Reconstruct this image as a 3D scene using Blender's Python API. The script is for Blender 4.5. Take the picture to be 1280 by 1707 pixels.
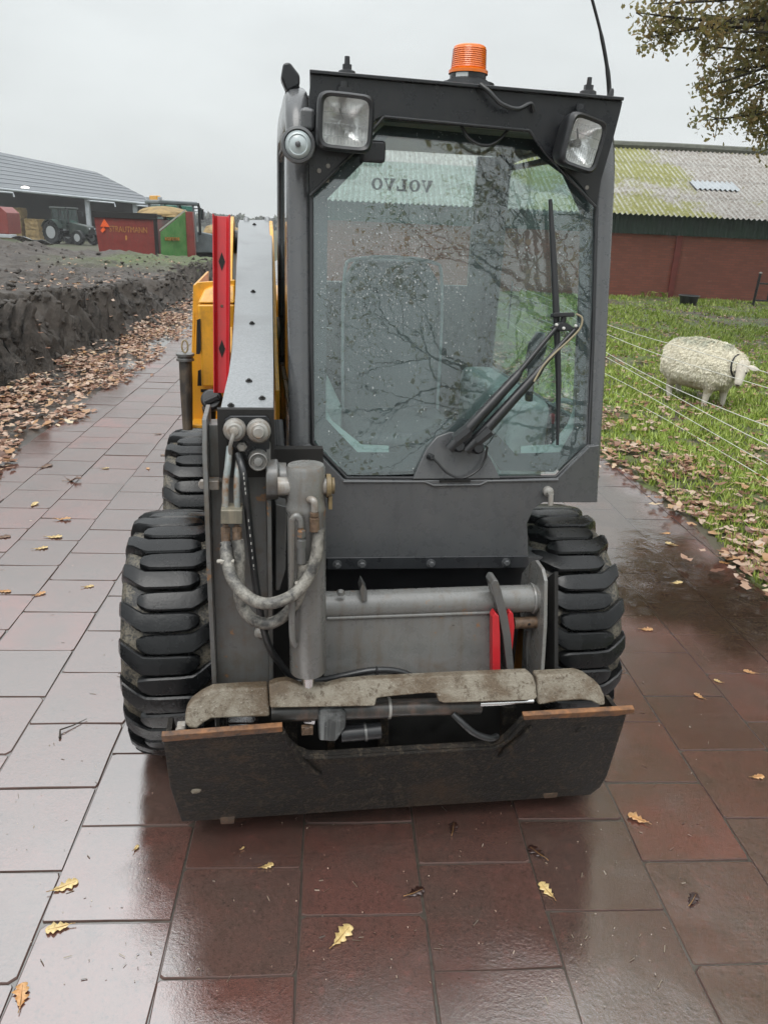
import bpy, bmesh, math, random
from mathutils import Vector, Matrix, noise
import numpy as np

for _o in list(bpy.data.objects):
    bpy.data.objects.remove(_o)
scn = bpy.context.scene
col = scn.collection
R_ = math.radians
rnd = random.Random(7)

# ------------------------------------------------------------------ camera
FPX, CAM_H, ROLL = 1256.0, 1.57, 0.045
PITCH = math.atan((853.5 - 379.0) / FPX)
cF = Vector((0, math.cos(PITCH), -math.sin(PITCH)))
_u = Vector((0, math.sin(PITCH), math.cos(PITCH))); _r = Vector((1, 0, 0))
cR = _r * math.cos(ROLL) + _u * math.sin(ROLL)
cU = -_r * math.sin(ROLL) + _u * math.cos(ROLL)
cam_d = bpy.data.cameras.new('camera')
cam_d.sensor_fit = 'HORIZONTAL'; cam_d.sensor_width = 36.0
cam_d.lens = 36.0 * FPX / 1280.0
cam_d.clip_start = 0.05; cam_d.clip_end = 3000.0
cam = bpy.data.objects.new('camera', cam_d); col.objects.link(cam)
M3 = Matrix((cR, cU, -cF)).transposed().to_4x4()
M3.translation = Vector((0, 0, CAM_H)); cam.matrix_world = M3
scn.camera = cam

# ------------------------------------------------------------------ sky, sun, exposure
SUN_EL, SUN_AZ = R_(62), R_(200)       # bright part of the cloud, high and behind the camera
W = bpy.data.worlds.new('World'); scn.world = W; W.use_nodes = True
nt = W.node_tree; nt.nodes.clear()
def wn(t, **k):
    n = nt.nodes.new(t)
    for a, b in k.items(): setattr(n, a, b)
    return n
out = wn('ShaderNodeOutputWorld'); bg = wn('ShaderNodeBackground')
sky = wn('ShaderNodeTexSky', sky_type='NISHITA', sun_disc=False, sun_elevation=SUN_EL, sun_rotation=SUN_AZ, dust_density=4.0, air_density=1.5)
hs = wn('ShaderNodeHueSaturation'); hs.inputs['Saturation'].default_value = 0.25
nt.links.new(sky.outputs[0], hs.inputs['Color'])
tc = wn('ShaderNodeTexCoord'); sep = wn('ShaderNodeSeparateXYZ')
nt.links.new(tc.outputs['Generated'], sep.inputs[0])
ramp = wn('ShaderNodeValToRGB')         # even overcast: a little brighter towards the zenith
ramp.color_ramp.elements[0].position = 0.0; ramp.color_ramp.elements[0].color = (7.6, 8.0, 8.0, 1)
_e = ramp.color_ramp.elements.new(0.28); _e.color = (8.3, 8.75, 8.85, 1)
_e = ramp.color_ramp.elements.new(0.6); _e.color = (16.0, 16.7, 17.0, 1)
ramp.color_ramp.elements[3].position = 1.0; ramp.color_ramp.elements[3].color = (23.0, 23.8, 24.2, 1)
nt.links.new(sep.outputs[2], ramp.inputs[0])
mp = wn('ShaderNodeMapping'); mp.inputs['Scale'].default_value = (1.2, 1.2, 3.4)
nt.links.new(tc.outputs['Generated'], mp.inputs[0])
nz = wn('ShaderNodeTexNoise'); nz.inputs['Scale'].default_value = 1.7; nz.inputs['Detail'].default_value = 6; nz.inputs['Roughness'].default_value = 0.5
nt.links.new(mp.outputs[0], nz.inputs[0])
mr = wn('ShaderNodeMapRange'); mr.inputs[1].default_value = 0.25; mr.inputs[2].default_value = 0.75; mr.inputs[3].default_value = 0.84; mr.inputs[4].default_value = 1.14
nt.links.new(nz.outputs[0], mr.inputs[0])
mul = wn('ShaderNodeMixRGB', blend_type='MULTIPLY'); mul.inputs[0].default_value = 1.0
nt.links.new(ramp.outputs[0], mul.inputs[1]); nt.links.new(mr.outputs[0], mul.inputs[2])
mx = wn('ShaderNodeMixRGB'); mx.inputs[0].default_value = 0.93
nt.links.new(hs.outputs[0], mx.inputs[1]); nt.links.new(mul.outputs[0], mx.inputs[2])
nt.links.new(mx.outputs[0], bg.inputs[0]); bg.inputs[1].default_value = 0.1
nt.links.new(bg.outputs[0], out.inputs[0])

sd = bpy.data.lights.new('sun', 'SUN'); sd.energy = 1.5; sd.angle = R_(35); sd.color = (1.0, 0.97, 0.93)
so = bpy.data.objects.new('sun', sd); col.objects.link(so)
_sd = Vector((math.sin(SUN_AZ) * math.cos(SUN_EL), math.cos(SUN_AZ) * math.cos(SUN_EL), math.sin(SUN_EL)))
so.rotation_euler = (-_sd).to_track_quat('-Z', 'Y').to_euler(); so.location = (0, -5, 20)
scn.view_settings.view_transform = 'Standard'; scn.view_settings.look = 'None'
scn.view_settings.exposure = 0.0; scn.view_settings.gamma = 1.0
scn.view_settings.use_curve_mapping = False
scn.render.engine = 'CYCLES'
scn.cycles.max_bounces = 8; scn.cycles.transparent_max_bounces = 16
scn.cycles.caustics_reflective = False; scn.cycles.caustics_refractive = False
scn.cycles.sample_clamp_indirect = 6.0

# ------------------------------------------------------------------ frames
def ray(px, py): return cF + cR * ((px - 640) / FPX) + cU * ((853.5 - py) / FPX)
CAM = Vector((0, 0, CAM_H))
def G(px, py, z=0.0):
    d = ray(px, py); return CAM + d * ((z - CAM_H) / d.z)
def D(px, py, dist):
    """point seen at a pixel, dist metres ahead (world Y)"""
    d = ray(px, py); return CAM + d * (dist / d.y)
# loader frame: x to its side, y to its rear, z up; origin under the front axle
MA = R_(9.86); MO = Vector((-0.036, 2.165, 0))
EX = Vector((math.cos(MA), math.sin(MA), 0)); EY = Vector((-math.sin(MA), math.cos(MA), 0)); EZ = Vector((0, 0, 1))
def loc(P): q = P - MO; return Vector((q.dot(EX), q.dot(EY), q.z))
CL = loc(CAM)
def lray(px, py): d = ray(px, py); return Vector((d.dot(EX), d.dot(EY), d.z))
def P(px, py, Y): d = lray(px, py); return CL + d * ((Y - CL.y) / d.y)
def PX(px, py, X): d = lray(px, py); return CL + d * ((X - CL.x) / d.x)
def PN(px, py, p0, n): d = lray(px, py); n = Vector(n); return CL + d * ((Vector(p0) - CL).dot(n) / d.dot(n))
# path frame: u across, v along
PD = R_(-4.49)
PV = Vector((math.sin(PD), math.cos(PD), 0)); PU = Vector((math.cos(PD), -math.sin(PD), 0))
def UV(u, v, z=0.0): return PU * u + PV * v + EZ * z
def uv(p): return p.dot(PU), p.dot(PV)

# ------------------------------------------------------------------ object helpers
def tag(o, label=None, cat=None, group=None, kind=None):
    if label: o['label'] = label
    if cat: o['category'] = cat
    if group: o['group'] = group
    if kind: o['kind'] = kind
    return o
def thing(name, label, cat, at=(0, 0, 0), rz=0.0, group=None):
    o = bpy.data.objects.new(name, None); col.objects.link(o)
    o.location = at; o.rotation_euler = (0, 0, rz); o.empty_display_size = 0.2
    return tag(o, label, cat, group)
def obj(name, bm, mat, parent=None, bevel=0.0, smooth=30, seg=2):
    if isinstance(bm, bmesh.types.BMesh):
        bmesh.ops.recalc_face_normals(bm, faces=bm.faces)
        me = bpy.data.meshes.new(name); bm.to_mesh(me); bm.free()
    else: me = bm
    if mat is not None and len(me.materials) == 0: me.materials.append(mat)
    if smooth:
        me.polygons.foreach_set('use_smooth', [True] * len(me.polygons))
        if smooth < 180: me.set_sharp_from_angle(angle=R_(smooth))
    o = bpy.data.objects.new(name, me); col.objects.link(o)
    if parent: o.parent = parent
    if bevel:
        b = o.modifiers.new('bevel', 'BEVEL'); b.width = bevel; b.segments = seg; b.limit_method = 'ANGLE'; b.angle_limit = R_(32); b.harden_normals = True
    return o
def pydata(name, verts, faces, mat, parent=None, smooth=0):
    me = bpy.data.meshes.new(name); me.from_pydata(verts, [], faces); me.update()
    return obj(name, me, mat, parent, smooth=smooth)
def tri_mesh(name, V, F, mat, parent=None, smooth=False):
    """fast mesh from numpy verts (n,3) and equal-sized faces (m,k)"""
    me = bpy.data.meshes.new(name); k = F.shape[1]
    me.vertices.add(len(V)); me.vertices.foreach_set('co', V.astype(np.float32).ravel())
    me.loops.add(F.size); me.loops.foreach_set('vertex_index', F.astype(np.int32).ravel())
    me.polygons.add(len(F)); me.polygons.foreach_set('loop_start', np.arange(0, F.size, k, dtype=np.int32))
    me.polygons.foreach_set('loop_total', np.full(len(F), k, dtype=np.int32))
    if smooth: me.polygons.foreach_set('use_smooth', np.ones(len(F), dtype=bool))
    me.update(calc_edges=True); me.materials.append(mat)
    o = bpy.data.objects.new(name, me); col.objects.link(o)
    if parent: o.parent = parent
    return o
def dup(o, parent=None):
    c = o.copy(); col.objects.link(c); c.parent = parent
    for ch in list(o.children): dup(ch, c)
    return c

NB = bmesh.new
def box(bm, c, s, rot=None):
    m = Matrix.Translation(Vector(c))
    if rot is not None: m = m @ rot.to_4x4()
    m = m @ Matrix.Diagonal((s[0], s[1], s[2], 1))
    bmesh.ops.create_cube(bm, size=1.0, matrix=m); return bm
def prism(bm, pts, vec):
    """closed outline (3D points) pushed along vec"""
    vec = Vector(vec)
    a = [bm.verts.new(Vector(p)) for p in pts]; b = [bm.verts.new(Vector(p) + vec) for p in pts]
    n = len(a)
    bm.faces.new(a); bm.faces.new(list(reversed(b)))
    for i in range(n):
        bm.faces.new((a[i], b[i], b[(i + 1) % n], a[(i + 1) % n]))
    return bm
def frame_of(t):
    t = t.normalized(); ref = EZ if abs(t.z) < 0.9 else Vector((1, 0, 0))
    a = t.cross(ref).normalized(); return a, t.cross(a).normalized()
def loft(bm, rings, caps=True, closed=True):
    vs = [[bm.verts.new(Vector(p)) for p in r] for r in rings]
    n = len(vs[0])
    for i in range(len(vs) - 1):
        for j in range(n if closed else n - 1):
            bm.faces.new((vs[i][j], vs[i][(j + 1) % n], vs[i + 1][(j + 1) % n], vs[i + 1][j]))
    if caps and closed:
        bm.faces.new(list(reversed(vs[0]))); bm.faces.new(vs[-1])
    return bm
def tube(bm, pts, r, n=10, caps=True):
    pts = [Vector(p) for p in pts]
    rs = r if isinstance(r, (list, tuple)) else [r] * len(pts)
    rings = []; a = None
    for i, p in enumerate(pts):
        t = (pts[min(i + 1, len(pts) - 1)] - pts[max(i - 1, 0)]).normalized()
        if a is None: a, b = frame_of(t)
        else:
            a = (a - t * a.dot(t)).normalized(); b = t.cross(a)
        rings.append([p + (a * math.cos(2 * math.pi * k / n) + b * math.sin(2 * math.pi * k / n)) * rs[i] for k in range(n)])
    return loft(bm, rings, caps)
def smooth_path(pts, sub=6):
    pts = [Vector(p) for p in pts]; o = []
    for i in range(len(pts) - 1):
        p0 = pts[max(i - 1, 0)]; p1 = pts[i]; p2 = pts[i + 1]; p3 = pts[min(i + 2, len(pts) - 1)]
        for k in range(sub):
            t = k / sub
            o.append(0.5 * ((2 * p1) + (p2 - p0) * t + (2 * p0 - 5 * p1 + 4 * p2 - p3) * t * t + (3 * p1 - p0 - 3 * p2 + p3) * t ** 3))
    o.append(pts[-1]); return o
def lathe(bm, prof, c, axis, n=24, caps=True):
    """profile of (radius, distance along axis)"""
    axis = Vector(axis).normalized(); a, b = frame_of(axis); c = Vector(c)
    rings = [[c + axis * h + (a * math.cos(2 * math.pi * k / n) + b * math.sin(2 * math.pi * k / n)) * max(r, 1e-4) for k in range(n)] for r, h in prof]
    return loft(bm, rings, caps)
def bolt(bm, c, axis, r=0.008, hgt=0.006):
    lathe(bm, [(r * 1.5, 0), (r * 1.5, hgt * 0.3)], c, axis, 14)
    lathe(bm, [(r, hgt * 0.3), (r, hgt * 1.2), (r * 0.8, hgt * 1.35)], c, axis, 6)
    return bm

# ------------------------------------------------------------------ materials
class NT:
    def __init__(s, name):
        s.m = bpy.data.materials.new(name); s.m.use_nodes = True; s.t = s.m.node_tree; s.t.nodes.clear()
        s.out = s.n('ShaderNodeOutputMaterial')
    def n(s, t, **k):
        x = s.t.nodes.new(t)
        for a, b in k.items(): setattr(x, a, b)
        return x
    def l(s, a, b): s.t.links.new(a, b)
    def co(s, kind='Object', scale=None):
        c = s.n('ShaderNodeTexCoord').outputs[kind]
        if scale:
            m = s.n('ShaderNodeMapping'); m.inputs['Scale'].default_value = scale; s.l(c, m.inputs[0]); c = m.outputs[0]
        return c
    def pos(s): return s.n('ShaderNodeNewGeometry').outputs['Position']
    def noise(s, co, scale, detail=4, rough=0.55, dist=0.0):
        x = s.n('ShaderNodeTexNoise'); x.inputs['Scale'].default_value = scale; x.inputs['Detail'].default_value = detail
        x.inputs['Roughness'].default_value = rough; x.inputs['Distortion'].default_value = dist
        s.l(co, x.inputs[0]); return x.outputs[0]
    def voro(s, co, scale, feature='F1', out='Distance'):
        x = s.n('ShaderNodeTexVoronoi', feature=feature); x.inputs['Scale'].default_value = scale; s.l(co, x.inputs['Vector']); return x.outputs[out]
    def rng(s, v, a, b, c=0.0, d=1.0):
        x = s.n('ShaderNodeMapRange'); s.l(v, x.inputs[0])
        for i, q in enumerate((a, b, c, d)): x.inputs[i + 1].default_value = q
        return x.outputs[0]
    def ramp(s, v, stops):
        x = s.n('ShaderNodeValToRGB'); e = x.color_ramp.elements
        while len(e) < len(stops): e.new(0.5)
        for i, (p, c) in enumerate(stops):
            e[i].position = p; e[i].color = (*c, 1) if len(c) == 3 else c
        s.l(v, x.inputs[0]); return x.outputs[0]
    def mix(s, f, a, b, mode='MIX'):
        x = s.n('ShaderNodeMixRGB', blend_type=mode)
        for i, v in enumerate((f, a, b)):
            if hasattr(v, 'default_value') or hasattr(v, 'is_output'): s.l(v, x.inputs[i])
            elif isinstance(v, (int, float)): x.inputs[i].default_value = v if i == 0 else (v, v, v, 1)
            else: x.inputs[i].default_value = (*v, 1)
        return x.outputs[0]
    def math(s, op, a, b=0.0):
        x = s.n('ShaderNodeMath', operation=op)
        for i, v in enumerate((a, b)):
            if isinstance(v, (int, float)): x.inputs[i].default_value = v
            else: s.l(v, x.inputs[i])
        return x.outputs[0]
    def schlick(s, f0, normal=None):
        w = s.n('ShaderNodeLayerWeight'); w.inputs[0].default_value = 0.5
        if normal is not None: s.l(normal, w.inputs['Normal'])
        return s.math('ADD', s.math('MULTIPLY', s.math('POWER', w.outputs['Facing'], 5.0), 1 - f0), f0)
    def bump(s, hgt, strength=0.3, dist=0.01, normal=None):
        x = s.n('ShaderNodeBump'); x.inputs['Strength'].default_value = strength; x.inputs['Distance'].default_value = dist
        s.l(hgt, x.inputs['Height'])
        if normal is not None: s.l(normal, x.inputs['Normal'])
        return x.outputs[0]
    def bsdf(s, base=None, rough=0.5, metal=0.0, normal=None, coat=0.0, coat_rough=0.05, ior=1.5, spec=None, **k):
        x = s.n('ShaderNodeBsdfPrincipled')
        def put(nm, v):
            if v is None: return
            i = x.inputs[nm]
            if isinstance(v, (int, float)): i.default_value = v
            elif isinstance(v, tuple): i.default_value = (*v, 1) if len(v) == 3 else v
            else: s.l(v, i)
        put('Base Color', base); put('Roughness', rough); put('Metallic', metal); put('Normal', normal)
        put('Coat Weight', coat); put('Coat Roughness', coat_rough); put('IOR', ior)
        for a, b in k.items(): put(a.replace('_', ' '), b)
        s.l(x.outputs[0], s.out.inputs[0]); return x

def m_paint(name, base, rough=0.4, dirt=(0.16, 0.13, 0.09), amount=0.35, coat=0.25, chips=0.0, chip_col=(0.25, 0.13, 0.06), bumpy=0.08, var=0.25):
    """painted steel: mottled, grimy, wet"""
    t = NT(name); c = t.co()
    n1 = t.noise(c, 3.5, 6, 0.6); n2 = t.noise(c, 28, 5, 0.65); n3 = t.noise(c, 160, 3, 0.6)
    dark = tuple(x * (1 - var) for x in base); lite = tuple(min(1, x * (1 + var)) for x in base)
    cc = t.mix(t.rng(n1, 0.3, 0.7), dark, lite)
    cc = t.mix(t.math('MULTIPLY', t.rng(t.math('MULTIPLY', n1, n2), 0.25, 0.42), amount), cc, dirt)
    stk = t.noise(t.co('Object', (38, 38, 2.6)), 1.0, 5, 0.65)
    cc = t.mix(t.math('MULTIPLY', t.rng(stk, 0.52, 0.72), amount * 0.9), cc, dirt)
    cc = t.mix(t.math('MULTIPLY', t.rng(stk, 0.30, 0.44, 1, 0), 0.35), cc, tuple(x * 0.55 for x in base))
    sp = t.rng(n3, 0.66, 0.74); cc = t.mix(t.math('MULTIPLY', sp, amount * 0.7), cc, dirt)
    if chips:
        ch = t.rng(t.math('MULTIPLY', n2, t.noise(c, 9, 5, 0.7)), 0.37 - 0.06 * chips, 0.40 - 0.06 * chips)
        cc = t.mix(ch, cc, chip_col)
    ro = t.rng(n2, 0.3, 0.7, max(0.05, rough - 0.12), rough + 0.14)
    t.bsdf(cc, ro, 0.0, t.bump(t.mix(0.5, n2, n3), bumpy, 0.004), coat, 0.08)
    return t.m
def m_plain(name, base, rough=0.5, metal=0.0, coat=0.0, var=0.2, scale=20, bumpy=0.05, ior=1.5):
    t = NT(name); c = t.co(); n = t.noise(c, scale, 5, 0.6)
    cc = t.mix(t.rng(n, 0.3, 0.7), tuple(x * (1 - var) for x in base), tuple(min(1, x * (1 + var)) for x in base))
    t.bsdf(cc, t.rng(n, 0.3, 0.7, max(0.02, rough * 0.8), min(1, rough * 1.2)), metal, t.bump(n, bumpy, 0.004), coat, 0.06, ior)
    return t.m
MT = {}
MT['grey'] = m_paint('grey_paint', (0.084, 0.0875, 0.0915), 0.30, dirt=(0.12, 0.105, 0.085), amount=0.13, coat=0.35, var=0.16)
MT['grey_worn'] = m_paint('grey_worn_paint', (0.112, 0.113, 0.110), 0.36, dirt=(0.085, 0.060, 0.036), amount=0.6, coat=0.35, chips=0.35, bumpy=0.14)
MT['grey_lite'] = m_paint('light_grey_paint', (0.165, 0.165, 0.158), 0.30, dirt=(0.10, 0.068, 0.038), amount=0.5, coat=0.4, chips=0.25, bumpy=0.12)
MT['black'] = m_paint('black_paint', (0.014, 0.0155, 0.018), 0.32, dirt=(0.04, 0.036, 0.032), amount=0.25, coat=0.1)
MT['plastic'] = m_plain('black_plastic', (0.012, 0.0125, 0.014), 0.4, var=0.3, coat=0.15)
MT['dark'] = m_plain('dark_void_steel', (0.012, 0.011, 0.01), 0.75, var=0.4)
MT['rubber_hose'] = m_plain('hose_rubber', (0.016, 0.017, 0.018), 0.38, var=0.4, scale=60, bumpy=0.15, coat=0.3)
MT['yellow'] = m_paint('yellow_paint', (0.80, 0.39, 0.028), 0.38, dirt=(0.2, 0.11, 0.03), amount=0.35, coat=0.3, var=0.12)
MT['red'] = m_paint('red_paint', (0.56, 0.022, 0.03), 0.4, dirt=(0.2, 0.05, 0.04), amount=0.25, coat=0.3, var=0.14)
MT['chrome'] = m_plain('chrome', (0.8, 0.8, 0.8), 0.12, 1.0, var=0.05)
MT['steel'] = m_paint('bare_fitting_steel', (0.28, 0.27, 0.25), 0.35, dirt=(0.14, 0.085, 0.04), amount=0.75, coat=0.3, chips=0.3, bumpy=0.15)
MT['rust'] = m_plain('rusty_fitting', (0.105, 0.066, 0.040), 0.6, var=0.6, scale=70, bumpy=0.4, coat=0.2)
MT['rust_edge'] = m_plain('rusty_edge', (0.15, 0.066, 0.024), 0.6, var=0.8, scale=38, bumpy=0.7, coat=0.15)

def m_galv():
    t = NT('galvanised_sheet'); c = t.co()
    v = t.voro(c, 210, 'F1', 'Color'); bw = t.n('ShaderNodeRGBToBW'); t.l(v, bw.inputs[0])
    n = t.noise(c, 7, 5, 0.6); fine = t.noise(c, 330, 3, 0.6)
    cc = t.mix(t.rng(bw.outputs[0], 0.2, 0.8), (0.185, 0.197, 0.205), (0.25, 0.262, 0.27))
    cc = t.mix(t.math('MULTIPLY', t.rng(n, 0.5, 0.68), 0.4), cc, (0.13, 0.134, 0.134))
    cc = t.mix(t.rng(fine, 0.60, 0.72, 0, 0.6), cc, (0.38, 0.39, 0.40))
    t.bsdf(cc, t.rng(bw.outputs[0], 0.2, 0.8, 0.3, 0.45), 0.15, t.bump(fine, 0.1, 0.003), 0.3, 0.12); return t.m
MT['galv'] = m_galv()

def m_rubber():
    t = NT('tyre_rubber'); c = t.co(); n = t.noise(c, 12, 6, 0.65); f = t.noise(c, 120, 4, 0.6)
    cc = t.mix(t.rng(n, 0.35, 0.7), (0.0045, 0.005, 0.0056), (0.010, 0.0106, 0.0115))
    cc = t.mix(t.rng(f, 0.66, 0.74, 0, 0.35), cc, (0.05, 0.047, 0.042))
    t.bsdf(cc, t.rng(n, 0.3, 0.7, 0.30, 0.46), 0, t.bump(t.mix(0.4, n, f), 0.16, 0.006), 0.55, 0.22, coat_ior=1.5) if False else t.bsdf(cc, t.rng(n, 0.3, 0.7, 0.20, 0.36), 0, t.bump(t.mix(0.5, n, f), 0.25, 0.006), 0.0, 0.15, 1.42)
    return t.m
MT['rubber'] = m_rubber()
def m_carcass():
    t = NT('tyre_groove_rubber'); c = t.co(); n = t.noise(c, 16, 6, 0.7); f = t.noise(c, 150, 4, 0.65)
    k = t.rng(t.math('MULTIPLY', n, f), 0.20, 0.32)
    cc = t.mix(k, (0.013, 0.0135, 0.014), (0.14, 0.122, 0.09))
    t.bsdf(cc, 0.55, 0, t.bump(f, 0.5, 0.006), 0.15, 0.2); return t.m
MT['carcass'] = m_carcass()

def m_mudsteel():
    """scraped black blade with splashed grit"""
    t = NT('mud_splashed_steel'); c = t.co()
    n1 = t.noise(c, 5, 6, 0.65); n2 = t.noise(c, 36, 7, 0.85, 0.3); n3 = t.noise(c, 130, 4, 0.7)
    cc = t.mix(t.rng(n1, 0.35, 0.7), (0.006, 0.0055, 0.005), (0.018, 0.0145, 0.0115))
    k = t.rng(t.math('ADD', t.math('MULTIPLY', n2, 0.7), t.math('MULTIPLY', n3, 0.3)), 0.51, 0.57)
    cc = t.mix(t.math('MULTIPLY', k, 0.75), cc, (0.085, 0.069, 0.050))
    sc = t.noise(t.co('Object', (2.5, 30, 55)), 1.0, 6, 0.7); cc = t.mix(t.rng(sc, 0.56, 0.70, 0, 0.4), cc, (0.05, 0.043, 0.035)); cc = t.mix(t.rng(sc, 0.32, 0.45, 0.6, 0), cc, (0.006, 0.0055, 0.005))
    pt = t.noise(c, 11, 7, 0.75, 0.5); cc = t.mix(t.rng(pt, 0.56, 0.66, 0, 0.75), cc, (0.075, 0.048, 0.028))
    k2 = t.rng(n1, 0.58, 0.75); cc = t.mix(t.math('MULTIPLY', k2, 0.6), cc, (0.075, 0.042, 0.022))
    t.bsdf(cc, t.rng(n2, 0.3, 0.7, 0.40, 0.7), 0, t.bump(t.mix(0.5, n2, n3), 0.9, 0.010), 0.0, 0.2, 1.35); return t.m
MT['mudsteel'] = m_mudsteel()
def m_caked():
    t = NT('mud_caked_steel'); c = t.co()
    n1 = t.noise(c, 8, 6, 0.7, 0.3); n2 = t.noise(c, 48, 6, 0.8, 0.3); n3 = t.noise(c, 190, 3, 0.6)
    cc = t.mix(t.rng(n1, 0.40, 0.58), (0.225, 0.20, 0.155), (0.105, 0.073, 0.043))
    cc = t.mix(t.rng(n2, 0.52, 0.62), cc, (0.085, 0.062, 0.04))
    cc = t.mix(t.rng(n3, 0.6, 0.72, 0, 0.7), cc, (0.32, 0.29, 0.24))
    t.bsdf(cc, t.rng(n2, 0.3, 0.7, 0.45, 0.75), 0, t.bump(t.mix(0.5, n2, n3), 0.7, 0.008), 0.12, 0.2); return t.m
MT['caked'] = m_caked()
def m_hosewrap():
    t = NT('muddy_hose_sleeve'); c = t.co()
    n = t.noise(c, 24, 6, 0.7, 0.4); f = t.noise(c, 130, 4, 0.6)
    cc = t.mix(t.rng(n, 0.38, 0.62), (0.045, 0.044, 0.042), (0.30, 0.285, 0.25))
    cc = t.mix(t.rng(f, 0.55, 0.7, 0, 0.6), cc, (0.06, 0.055, 0.05))
    t.bsdf(cc, 0.55, 0, t.bump(t.mix(0.5, n, f), 0.6, 0.008), 0.15, 0.2); return t.m
MT['sleeve'] = m_hosewrap()

def m_glass(name, tint, ior=1.5, fog=0.0, rough=0.0, droplets=False):
    t = NT(name); c = t.co()
    fr = t.schlick(((ior - 1) / (ior + 1)) ** 2)
    tr = t.n('ShaderNodeBsdfTransparent'); tr.inputs[0].default_value = (*tint, 1)
    gl = t.n('ShaderNodeBsdfGlossy'); gl.inputs['Roughness'].default_value = rough
    mixn = t.n('ShaderNodeMixShader'); t.l(fr, mixn.inputs[0]); t.l(tr.outputs[0], mixn.inputs[1]); t.l(gl.outputs[0], mixn.inputs[2])
    last = mixn.outputs[0]
    if droplets:
        nn = t.bump(t.noise(c, 9, 3, 0.5), 0.03, 0.01); t.l(nn, gl.inputs['Normal'])
    if fog:
        df = t.n('ShaderNodeBsdfDiffuse'); df.inputs[0].default_value = (0.52, 0.60, 0.60, 1)
        k = t.rng(t.noise(c, 4, 5, 0.6), 0.3, 0.72, fog * 0.35, fog * 1.5)
        fine = t.rng(t.noise(c, 240, 3, 0.6), 0.58, 0.70, 0.0, fog * 1.2)
        ms = t.n('ShaderNodeMixShader'); t.l(t.math('ADD', k, fine), ms.inputs[0]); t.l(last, ms.inputs[1]); t.l(df.outputs[0], ms.inputs[2]); last = ms.outputs[0]
    t.l(last, t.out.inputs[0]); return t.m
MT['windscreen'] = m_glass('tinted_windscreen_glass', (0.89, 0.955, 0.95), 1.9, 0.035, 0.0, True)
MT['cabglass'] = m_glass('green_tinted_glass', (0.88, 0.96, 0.94), 1.45, 0.04)
MT['lensglass'] = m_glass('lamp_glass', (0.95, 0.96, 0.96), 1.5)

# ================================================================== SETTING
def fbm(x, y, z=0.0, o=4): return noise.fractal(Vector((x, y, z)), 1.0, 2.0, o, noise_basis='PERLIN_ORIGINAL')

# ---- pavers
def m_paver(name, island=False):
    t = NT(name); p = t.pos()
    r = t.n('ShaderNodeNewGeometry').outputs['Random Per Island'] if island else t.n('ShaderNodeObjectInfo').outputs['Random']
    n1 = t.noise(p, 4.0, 6, 0.65); n2 = t.noise(p, 26, 6, 0.7); n3 = t.noise(p, 115, 5, 0.75); n4 = t.voro(p, 230)
    base = t.ramp(r, [(0.0, (0.088, 0.050, 0.040)), (0.35, (0.135, 0.060, 0.048)), (0.7, (0.105, 0.064, 0.052)), (1.0, (0.185, 0.058, 0.045))])
    cc = t.mix(t.rng(n1, 0.42, 0.66, 0, 0.85), base, (0.092, 0.061, 0.050))
    cc = t.mix(t.rng(n2, 0.58, 0.74, 0, 0.6), cc, (0.26, 0.10, 0.08))
    cc = t.mix(t.rng(n2, 0.30, 0.44, 0.7, 0), cc, (0.05, 0.030, 0.025))
    cc = t.mix(t.rng(n3, 0.54, 0.64, 0, 0.85), cc, (0.028, 0.019, 0.016))
    cc = t.mix(t.rng(n3, 0.30, 0.40, 0.5, 0), cc, (0.27, 0.15, 0.12))
    cc = t.mix(t.rng(n4, 0.05, 0.16, 0.4, 0), cc, (0.24, 0.17, 0.145))
    film = t.rng(t.noise(p, 2.3, 5, 0.6), 0.42, 0.60)              # where the water stands on the stone
    hgt = t.mix(0.45, n2, n3)
    nb = t.bump(hgt, 0.8, 0.008)
    cn = t.n('ShaderNodeBump'); cn.inputs['Distance'].default_value = 0.0035
    t.l(t.mix(0.6, n2, n3), cn.inputs['Height']); t.l(t.rng(film, 0, 1, 0.40, 0.12), cn.inputs['Strength'])
    t.bsdf(cc, 0.5, 0, nb, 1.0, t.rng(film, 0, 1, 0.07, 0.025), Coat_IOR=3.3, Specular_IOR_Level=0.0, Coat_Normal=cn.outputs[0])
    return t.m
MT['paver'] = m_paver('wet_red_concrete_paver'); MT['paver_far'] = m_paver('wet_red_concrete_pavers', True)
def m_joint():
    t = NT('joint_sand'); p = t.pos(); n = t.noise(p, 60, 5, 0.7)
    g = t.rng(t.noise(p, 6, 4, 0.6), 0.62, 0.75, 0, 0.6)
    cc = t.mix(t.rng(n, 0.3, 0.7), (0.035, 0.029, 0.024), (0.085, 0.070, 0.055)); cc = t.mix(g, cc, (0.03, 0.045, 0.015))
    t.bsdf(cc, 0.35, 0, t.bump(n, 0.5, 0.006), 0.8, 0.1, Coat_IOR=2.4); return t.m
MT['joint'] = m_joint()
MT['paver_edge'] = m_plain('worn_paver_edge', (0.075, 0.042, 0.034), 0.7, var=0.35, scale=40, bumpy=0.3)

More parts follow.
